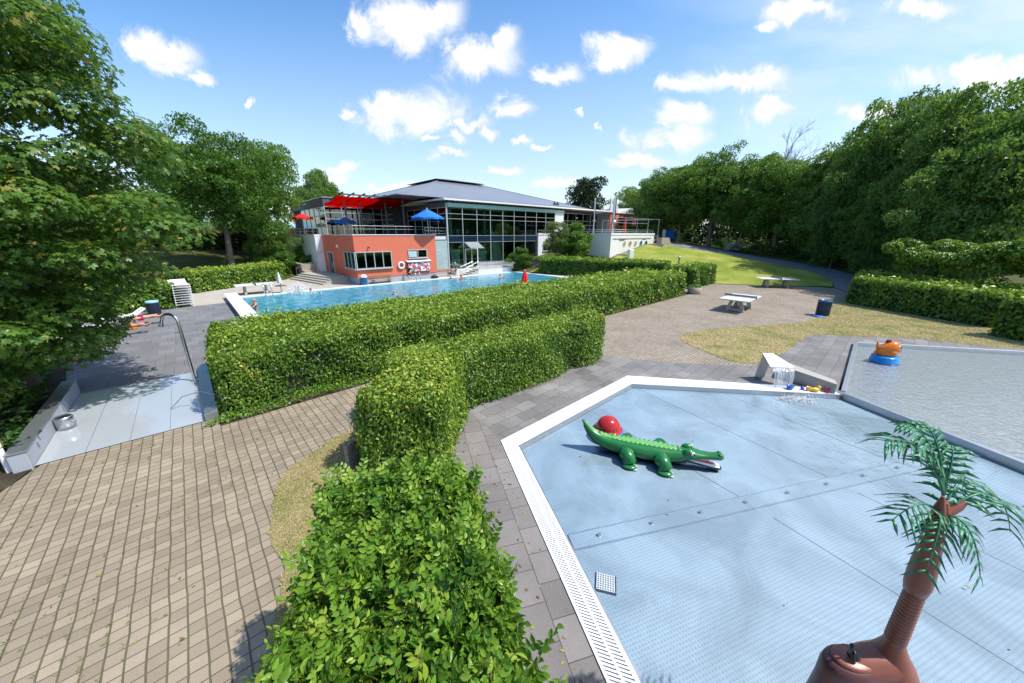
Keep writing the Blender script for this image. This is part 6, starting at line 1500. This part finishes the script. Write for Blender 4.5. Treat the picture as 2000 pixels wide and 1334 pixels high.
o = thing('stone_ramp', 'low sloping stone wall beside the top steps at the path end', 'wall', (24.2, 57.0, 3.0), BROT); b = MB(); b.add([(-2, -.3, -.5), (2.2, -.3, -.5), (2.2, .5, -.5), (-2, .5, -.5), (-2, -.3, 1.3), (.4, -.3, 1.3), (.4, .5, 1.3), (-2, .5, 1.3)], [(0, 1, 5, 4), (1, 2, 6, 5), (2, 3, 7, 6), (3, 0, 4, 7), (4, 5, 6, 7)]); b.build('wall_body', M['stone'], o)
fh = thing('far_house', 'far red house with pale blue roof behind the trees on the left', 'house', (-62, 82, 2.8), .3); b = MB(); b.box(-9, 20, 0, 8, 0, 3.6); b.build('wall', M['red_old'], fh)
b = MB()
for k in range(3): b.add([(-9.4+k*10, -.6, 3.4), (.4+k*10, -.6, 3.4), (.4+k*10, 8.6, 3.6), (-9.4+k*10, 8.6, 3.6), (-7+k*10, 3, 5.4), (-2+k*10, 3, 5.4)], [(0, 1, 5, 4), (1, 2, 5), (2, 3, 4, 5), (3, 0, 4)])
b.build('roof', M['lightblue'], fh)
for k in range(4): b = MB(); b.box(-6+k*6, -4.4+k*6, -.05, .0, 1.2, 2.5); b.build('window', M['navy'], fh)

# ============================================================ toys of the splash basin
cr = thing('crocodile_figure', 'big glossy green crocodile figure with open jaws in the splash basin', 'crocodile figure', (3.13, 6.86, KF), R(-17.7)); cr.scale = (.95, .98, .88)
def ring(x, z_, w, h, n=20, top=1.0, px=0.0): return [(x+px*math.sin(a), w*math.copysign(abs(math.cos(a))**.85, math.cos(a)), z_+h*math.copysign(abs(math.sin(a))**.85, math.sin(a))) for a in np.linspace(0, 2*PI, n, endpoint=False)]
b = MB(); b.loft([ring(*q) for q in ((-1.62, .84, .02, .04), (-1.55, .74, .06, .08), (-1.42, .57, .095, .12), (-1.27, .43, .14, .165), (-1.08, .34, .18, .18), (-.85, .295, .215, .19), (-.5, .275, .26, .20), (-.1, .265, .285, .205), (.3, .27, .265, .195), (.58, .29, .21, .17), (.78, .335, .185, .14), (.95, .365, .175, .115), (1.12, .375, .135, .078), (1.30, .395, .105, .062), (1.42, .415, .115, .075), (1.50, .42, .105, .072), (1.55, .41, .06, .045))]); b.build('body', M['croc'], cr)
b = MB(); b.loft([ring(*q) for q in ((-1.58, .70, .03, .05), (-1.45, .50, .075, .10), (-1.28, .35, .10, .12), (-1.05, .24, .13, .12), (-.5, .17, .19, .10), (-.1, .15, .21, .10), (.3, .15, .19, .09), (.62, .17, .15, .08), (.8, .19, .14, .07))]); b.build('belly', M['croc_dark'], cr)
b = MB(); b.loft([ring(*q) for q in ((.66, .22, .14, .06), (.85, .205, .145, .05), (1.1, .165, .115, .042), (1.35, .12, .10, .038), (1.5, .10, .09, .036), (1.55, .10, .05, .025))]); b.build('lower_jaw', M['croc_dark'], cr)
b = MB(); b.loft([ring(*q) for q in ((.80, .255, .125, .035), (1.1, .205, .110, .034), (1.35, .160, .097, .030), (1.5, .142, .085, .028))]); b.loft([ring(*q) for q in ((.85, .30, .14, .03), (1.12, .315, .118, .022), (1.35, .345, .098, .02), (1.5, .365, .09, .018))]); b.build('teeth', M['gloss_white'], cr)
b = MB(); b.loft([ring(*q) for q in ((.78, .275, .09, .03), (1.1, .235, .075, .028), (1.32, .19, .055, .022), (1.4, .175, .03, .015))]); b.build('tongue', M['pink_mouth'], cr)
b = MB()
for k in range(19):
    x = -1.25+k*.105; zt = float(np.interp(x, (-1.25, -1.05, -.5, -.1, .3, .58, .7), (.565, .50, .475, .475, .465, .45, .46))); w = float(np.interp(x, (-1.25, -.5, .3, .7), (.045, .10, .09, .04)))
    for s_ in (-1, 1): b.ball((x, s_*w, zt-.012), (.052, .026, .030), 10, 6)
b.loft([ring(*q) for q in ((-1.55, .79, .025, .035), (-1.40, .645, .05, .045), (-1.2, .51, .06, .05), (-.9, .46, .075, .03), (-.3, .47, .10, .022), (.3, .455, .09, .022), (.6, .44, .05, .02))]); b.build('back_ridge', M['croc_lt'], cr)
for x, s_, d in ((-.52, -1, 1), (.25, -1, 1), (-.52, 1, -1), (.25, 1, -1)):
    y_ = s_*.20; b = MB(); b.tube([(x-.02, y_, .25), (x+.02, s_*.34, .25), (x+.10, s_*.42, .17), (x+.02, s_*.43, .08), (x+.03, s_*.50, .05)], [.15, .165, .135, .115, .085], 14); b.ball((x+.01, s_*.33, .24), (.175, .14, .145), 16, 10); b.ball((x+.08, s_*.50, .055), (.165, .11, .055), 14, 8); L_ = b.build('leg', M['croc'], cr)
    b = MB()
    for q in (-.05, 0, .05): b.ball((x+.21, s_*.50+q*1.3, .03), (.05, .024, .028), 8, 6)
    b.build('claws', M['gloss_white'], L_)
for s_ in (-1, 1):
    b = MB(); b.ball((.82, s_*.115, .46), (.125, .075, .085), 16, 10); e_ = b.build('brow', M['croc'], cr)
    b = MB(); b.ball((.895, s_*.155, .465), (.052, .042, .052), 14, 10); b.build('eye', M['gloss_white'], e_)
    b = MB(); b.ball((.922, s_*.188, .468), (.022, .014, .030), 10, 8); b.build('pupil', M['gloss_black'], e_)
    b = MB(); b.ball((1.47, s_*.055, .475), (.055, .045, .045), 12, 8); b.build('nostril', M['croc'], cr)
ba = thing('ball_figure', 'shiny red half ball on a round blue base behind the crocodile', 'ball', (2.42, 7.74, KF)); ba.scale = (1.05, 1.05, 1.08)
b = MB(); b.lathe([(.001, 0), (.37, 0), (.37, .20), (.355, .225), (.001, .23)], seg=32); b.build('base', M['gloss_blue'], ba)
b = MB(); b.lathe([(.335, .231), (.335, .25), (.30, .262)]+[(.285*math.cos(a), .255+.29*math.sin(a)) for a in np.linspace(.1, PI/2-.01, 10)], seg=36); b.build('dome', M['gloss_red'], ba)

fi = thing('fish_figure', 'round orange fish figure on a blue base in the upper basin', 'fish figure', (14.72, 12.95, .0), R(-12))
b = MB(); b.lathe([(.001, -.05), (.43, -.05), (.43, .08), (.40, .10), (.40, .20), (.37, .24), (.001, .245)], seg=32); b.build('base', M['gloss_blue'], fi)
before = set(fi.children)
b = MB(); b.loft([[(x, w*math.cos(a), z_+h*math.sin(a)) for a in np.linspace(0, 2*PI, 24, endpoint=False)] for x, z_, w, h in ((-.52, .52, .03, .06), (-.46, .50, .13, .15), (-.34, .49, .22, .24), (-.14, .54, .30, .31), (.08, .60, .33, .345), (.28, .635, .31, .325), (.42, .62, .25, .26), (.50, .58, .16, .15), (.53, .56, .06, .06))], caps=True); b.ball((-.02, 0, .36), (.42, .34, .20), 24, 12); b.build('body', M['gloss_orange'], fi)
b = MB(); b.loft([ring(x, z_, .035, h, 12) for x, z_, h in ((-.36, .55, .10), (-.46, .62, .14), (-.54, .72, .18), (-.57, .80, .14), (-.58, .9, .02))]); b.loft([ring(x, z_, .035, h, 12) for x, z_, h in ((-.40, .48, .08), (-.50, .42, .12), (-.58, .34, .10), (-.62, .27, .02))]); b.build('tail_fin', M['gloss_orange'], fi)
b = MB(); b.loft([ring(x, z_, .03, h, 12) for x, z_, h in ((-.20, .90, .03), (-.16, .94, .09), (-.06, .95, .08), (.06, .95, .03))]); b.build('back_fin', M['gloss_maroon'], fi)
for s_ in (-1, 1):
    b = MB(); b.ball((.10, s_*.30, .42), (.20, .06, .13), 14, 8); b.build('side_fin', M['gloss_orange'], fi)
    b = MB(); b.ball((.335, s_*.235, .72), (.075, .055, .085), 14, 10); e_ = b.build('eye', M['gloss_white'], fi); b = MB(); b.ball((.375, s_*.268, .725), (.045, .03, .058), 10, 8); b.build('pupil', M['gloss_black'], e_)
b = MB(); b.ball((.52, 0, .56), (.10, .17, .045), 16, 8); b.ball((.51, 0, .49), (.09, .14, .04), 16, 8); b.build('lips', M['gloss_maroon'], fi)

for ch in fi.children:
    if ch not in before: ch.scale = (.70, .70, .82); ch.location = (0, 0, .245*.18+.0)
# palm with a water gun
pa = thing('palm_figure', 'brown plastic palm tree figure with water gun in the near corner of the basin', 'palm figure', (3.24, 2.016, 1.25)); pa.scale = (.72,)*3
def pw(x, z_, dy=0.0): return (x-4.5, dy, z_-KF)
b = MB(); path = []; rad_ = []
pts = [(4.46, -2.0, .34), (4.45, -.12, .27), (4.42, .02, .22), (4.395, .18, .15), (4.385, .30, .105), (4.375, .36, .092)]
for x, z_, r_ in pts: path.append(pw(x, z_)); rad_.append(r_)
n = 15
for k in range(n):                                   # ringed lower stem
    a = k/(n-1); x = 4.375-.02*a; z_ = .38+.69*a
    for dz, rr_ in ((0, .086), (.024, .096), (.040, .086)): path.append(pw(x, z_+dz)); rad_.append(rr_*(1-.10*a))
for x, z_, r_ in ((4.35, 1.12, .092), (4.345, 1.22, .106), (4.335, 1.36, .108), (4.315, 1.56, .098), (4.29, 1.78, .084), (4.265, 2.0, .074), (4.245, 2.2, .06), (4.23, 2.30, .035)): path.append(pw(x, z_)); rad_.append(r_)
b.tube(path, rad_, 24); b.build('trunk', M['palm_bark'], pa)
b = MB(); b.loft([[pw(3.98+q[0]*math.cos(a), q[1], q[0]*.62*math.sin(a)) for a in np.linspace(0, 2*PI, 24, endpoint=False)] for q in ((.44, -2.05), (.38, -1.0), (.32, -.3), (.32, -.08), (.30, .01), (.26, .05), (.18, .06))]); b.build('base', M['palm_dark'], pa)  # tall unseen pedestal added, raising the palm so its shadow leaves the view
b = MB(); b.loft([[pw(3.99+q[0]*math.cos(a), q[1], q[0]*.62*math.sin(a)) for a in np.linspace(0, 2*PI, 24, endpoint=False)] for q in ((.235, .052), (.24, .075), (.21, .095), (.05, .10))]); b.tube([pw(4.0, -.06), pw(4.2, -.01), pw(4.40, .02)], [.17, .19, .20], 16); b.build('seat_block', M['palm_bark'], pa)
b = MB(); b.tube([pw(3.94, .15, -.03), pw(3.93, .22, -.03)], [.06, .045], 12); b.tube([pw(3.93, .22, -.03), pw(3.87, .31, -.04)], .012, 8); b.ball(pw(3.855, .34, -.045), (.026, .026, .04), 12, 8); b.build('lever', M['gloss_black'], pa)
b = MB(); b.tube([pw(4.28, 2.15), pw(4.40, 2.24), pw(4.45, 2.29)], [.05, .04, .018], 10); b.tube([pw(4.2, 2.15, -.03), pw(4.14, 2.3, -.05), pw(4.13, 2.40, -.05)], [.05, .035, .012], 10); b.build('stub', M['palm_bark'], pa)
def frond(p0, tip, sag, leaf, nl, seed):
    rr_ = random.Random(seed); p0 = np.array(p0); tip = np.array(tip); b = MB(); pts = []; N_ = 14
    for k in range(N_+1):
        a = k/N_; pts.append(p0+(tip-p0)*a+np.array((0, 0, sag*4*a*(1-a))))
    b.tube(pts, [.014*(1-.75*k/N_) for k in range(N_+1)], 6)
    for k in range(nl):
        a = .18+.80*k/(nl-1); i = min(N_-1, int(a*N_)); p = pts[i]+(pts[i+1]-pts[i])*(a*N_-i); d = pts[i+1]-pts[i]; d /= np.linalg.norm(d)
        sd = np.cross(d, (0, 0, 1)); sd /= np.linalg.norm(sd)+1e-6; L = leaf*1.45*(1.05-.55*abs(a-.42)/.58)*rr_.uniform(.7, 1.25)
        for s_ in (-1, 1):
            e = sd*s_*.85+d*.55+np.array((0, 0, rr_.uniform(-.15, .12))); e /= np.linalg.norm(e); q1 = p+e*L*.5+np.array((0, 0, -.02)); q2 = p+e*L+np.array((0, 0, -.10*L/.2)); w = d*.019
            b.add([p-w*.6, p+w*.6, q1+w*1.15, q1-w*1.15], [(0, 1, 2, 3)], True); b.add([q1-w*1.15, q1+w*1.15, q2], [(0, 1, 2)], True)
    o = b.build('frond', M['frond'], pa); o.modifiers.new('t', 'SOLIDIFY').thickness = .003
c1 = pw(4.24, 2.12); c2 = pw(4.2, 2.38)
for k, (tp, sag, lf, nl) in enumerate(((pw(3.56, 2.92, .1), .16, .26, 18), (pw(3.86, 3.02, .25), .14, .24, 16), (pw(4.16, 2.98, .35), .12, .20, 14), (pw(4.36, 2.80, .2), .10, .18, 12))): frond(c2, tp, sag*1.2, lf*.95, int(nl*.72), k)
for k, (tp, sag, lf, nl) in enumerate(((pw(3.66, 2.16, -.1), .14, .20, 14), (pw(5.22, 1.82, .1), .30, .24, 18), (pw(5.06, 2.04, .45), .26, .22, 16), (pw(3.98, 1.68, -.25), .16, .18, 14), (pw(4.36, 1.74, -.35), .18, .16, 12), (pw(4.45, 2.62, .25), .06, .16, 10))): frond(c1, tp, sag*1.25, lf, int(nl*.68), 20+k)

# waterfall spout and bench wall
ft = thing('water_spout', 'wedge shaped steel spout pouring a sheet of water into the splash basin', 'water spout', (8.9, 11.05, 0), R(-4))
b = MB()
T4 = [(-.42, .16, 1.02), (-.06, .16, 1.02), (.44, -.42, .70), (-.42, -.42, .70)]
vs = T4+[(x, y+.02, z-.07) for x, y, z in T4]
b.add(vs, [(0, 3, 2, 1), (4, 5, 6, 7), (0, 1, 5, 4), (1, 2, 6, 5), (2, 3, 7, 6), (3, 0, 4, 7)]); b.build('hood', M['steel_dull'], ft, .008); ft.scale = (.88, .9, .92)
b = MB()
for x in (-.42, -.40): pass
b.add([(-.42, .14, .95), (-.42, -.30, .70), (-.42, -.02, 0), (-.42, .34, 0), (-.37, .14, .95), (-.37, -.30, .70), (-.37, -.02, 0), (-.37, .34, 0)], [(0, 1, 2, 3), (7, 6, 5, 4), (0, 4, 5, 1), (1, 5, 6, 2), (2, 6, 7, 3), (3, 7, 4, 0)]); b.build('cheek', M['steel_dull'], ft)
b = MB(); b.add([(-.36, .16, .95), (-.06, .16, .95), (-.06, .30, 0), (-.36, .30, 0), (-.36, .19, .95), (-.06, .19, .95), (-.06, .34, 0), (-.36, .34, 0)], [(0, 1, 2, 3), (7, 6, 5, 4), (0, 4, 5, 1), (1, 5, 6, 2), (2, 6, 7, 3), (3, 7, 4, 0)]); b.build('back_plate', M['steel_dull'], ft)
b = MB(); vs = []; n = 24; rows = ((-.42, .69), (-.52, .655), (-.62, .55), (-.70, .38), (-.76, .16), (-.80, -.10))
for j, (y, z_) in enumerate(rows):
    for i in range(n+1): vs.append((-.40+(.82-.05*j)*i/n+.02*math.sin(i*2.3+j), y+.012*math.sin(i*1.9+j*1.1), z_))
b.add(vs, [(j*(n+1)+i, j*(n+1)+i+1, (j+1)*(n+1)+i+1, (j+1)*(n+1)+i) for j in range(len(rows)-1) for i in range(n)], True)
o = b.build('water_sheet', M['fall'], ft)
b = MB(); rr = random.Random(4)
for k in range(500): e = rr.uniform(.004, .012); b.ball((8.85+rr.gauss(0, .3), 9.95-abs(rr.gauss(0, .22)), KF+.04+rr.random()**3*.12), (e*1.6, e*1.6, e), 6, 4)
o = b.build('water_foam', M['gloss_white']); o['kind'] = 'stuff'
cw_ = thing('bench_wall', 'low pale concrete bench wall between the water spout and the upper basin', 'bench wall', (0, 0, 0)); b = MB()
q = [(9.38, 11.28), (10.10, 9.93), (10.30, 10.25), (9.78, 11.72)]; hh = (.40, .31, .31, .40)
def sl(b, ex, z0, dz):
    v = [(x-(ex if k < 2 else 0), y-(ex if k < 2 else 0), z0 if z0 is not None else hh[k]+.001) for k, (x, y) in enumerate(q)]+[(x-(ex if k < 2 else 0), y-(ex if k < 2 else 0), hh[k]+dz) for k, (x, y) in enumerate(q)]
    b.add(v, [(3, 2, 1, 0), (4, 5, 6, 7), (0, 1, 5, 4), (1, 2, 6, 5), (2, 3, 7, 6), (3, 0, 4, 7)])
sl(b, 0, 0, 0); b.build('block', M['concrete'], cw_, .012)
M['cap_stone'] = plain('pale_cap_stone', (.36, .34, .30), .8, 0, .16, 3, .3, 60)
b = MB(); sl(b, .03, None, .05); b.build('cap_stone', M['cap_stone'], cw_, .008)
def toy(name, label, x, y, parts, rz=0):
    o = thing(name, label, 'toy', (x, y, .029), rz)
    for nm, m, f in parts:
        b = MB(); f(b); b.build(nm, M[m], o)
toy('toy_boat', 'bright blue toy cup lying on the white basin rim', 8.94, 10.27, [('hull', 'blue_bin', lambda b: b.lathe([(.001, 0), (.07, 0), (.095, .14), (.085, .14), (.06, .02), (.001, .02)], seg=16)), ('handle', 'gloss_blue', lambda b: b.tube([(.08, 0, .11), (.14, 0, .09), (.13, 0, .04), (.07, 0, .03)], .012, 8))])
toy('toy_ball', 'small purple toy on the white basin rim', 9.32, 10.24, [('ball', 'purple', lambda b: b.ball((0, 0, .055), .055)), ('knob', 'purple', lambda b: b.ball((0, 0, .115), .02))])
toy('toy_cup', 'small orange toy cup on the white basin rim', 9.46, 10.17, [('cup', 'orange_toy', lambda b: b.lathe([(.001, 0), (.055, 0), (.075, .13), (.065, .13), (.045, .02), (.001, .02)], seg=16)), ('handle', 'orange_toy', lambda b: b.tube([(.06, 0, .1), (.11, 0, .08), (.055, 0, .03)], .01, 8))])
toy('toy_duck', 'yellow toy duck on the white basin rim', 9.62, 10.10, [('body', 'yellow', lambda b: (b.ball((0, 0, .07), (.13, .085, .07)), b.ball((.09, 0, .15), .05))), ('beak', 'orange_toy', lambda b: b.ball((.145, 0, .145), (.025, .02, .012)))])
toy('toy_bucket', 'small red toy bucket on the white basin rim', 9.96, 10.08, [('bucket', 'red_plastic', lambda b: b.lathe([(.001, 0), (.06, 0), (.08, .13), (.07, .13), (.05, .02), (.001, .02)], seg=16)), ('handle', 'white_plastic', lambda b: b.tube([(.075, 0, .12), (0, 0, .19), (-.075, 0, .12)], .008, 6))])

# fallen leaves and bits blown over the paving
def litter(name, regions, n, size, m):
    P = []
    while len(P) < n:
        poly, z = random.choice(regions); A2 = np.array(poly); lo, hi = A2.min(0), A2.max(0)
        x, y = random.uniform(lo[0], hi[0]), random.uniform(lo[1], hi[1])
        if inpoly(x, y, poly): P.append((x, y, z+.006))
    P = np.array(P); k = len(P); N = RNG.normal(size=(k, 3))*.22+np.array((0, 0, 1.))
    o = link(name, np_mesh(name, [leaf_block(P, N, size*(.5+RNG.random(k)), RNG.random(k), T_LEAF)], [m])); o['kind'] = 'stuff'
M['litter'] = leafmat('fallen_leaves', [(0, (.10, .06, .025)), (.4, (.26, .17, .06)), (.7, (.34, .30, .09)), (1, (.10, .14, .03))], .1, .7, .2)
LEFTP = [(-10.2, 6.4), (-12, 3), (-12, .5), (-3, .5), (-4.8, 5), (-4.5, 7.5), (-4.5, 10.4), (-8, 8.4)]
litter('fallen_leaves', [(LEFTP, .0), (LEFTP, .0), ([(-.3, 7.2), (1.0, 2.6), (.2, 2.6), (-1.3, 7.4)], .008), (Ws((-7.4, 28.5), (-1, 28.6), (-1, 29.9), (-7.4, 29.9)), .004), (Ws((-16, 8), (-13, 8), (-12.8, 18.8), (-15.4, 18.8)), .0)], 420, .055, M['litter'])
litter('fallen_leaves', [(KID, KF+.046)], 60, .05, M['litter'])
# small weeds rooted in the paving joints
def weeds(n):
    P = []
    while len(P) < n:
        s_ = round(random.uniform(-16, -2)/.182)*.182+random.gauss(0, .012); t_ = random.uniform(23, 36); x, y, _ = W(s_, t_)
        if inpoly(x, y, LEFTP) and (math.sin(x*1.9)+math.sin(y*2.3+x)+random.gauss(0, .7)) > .5:
            for _ in range(random.randint(3, 9)): P.append((x+random.gauss(0, .012), y+random.gauss(0, .012), 0))
    P = np.array(P); k = len(P); a = RNG.random(k)*2*PI; w = .003+RNG.random(k)*.003; h = .012+.03*RNG.random(k)**2
    d = np.stack([np.cos(a), np.sin(a), 0*a], 1); ln = RNG.normal(size=(k, 2))*.9
    V = np.stack([P-d*w[:, None], P+d*w[:, None], P+np.stack([ln[:, 0]*h, ln[:, 1]*h, h], 1)], 1).reshape(-1, 3)
    o = link('weeds', np_mesh('weeds', [(V, np.arange(3*k).reshape(-1, 3), RNG.random(k), 0)], [M['blade']])); o['kind'] = 'stuff'
weeds(2600)
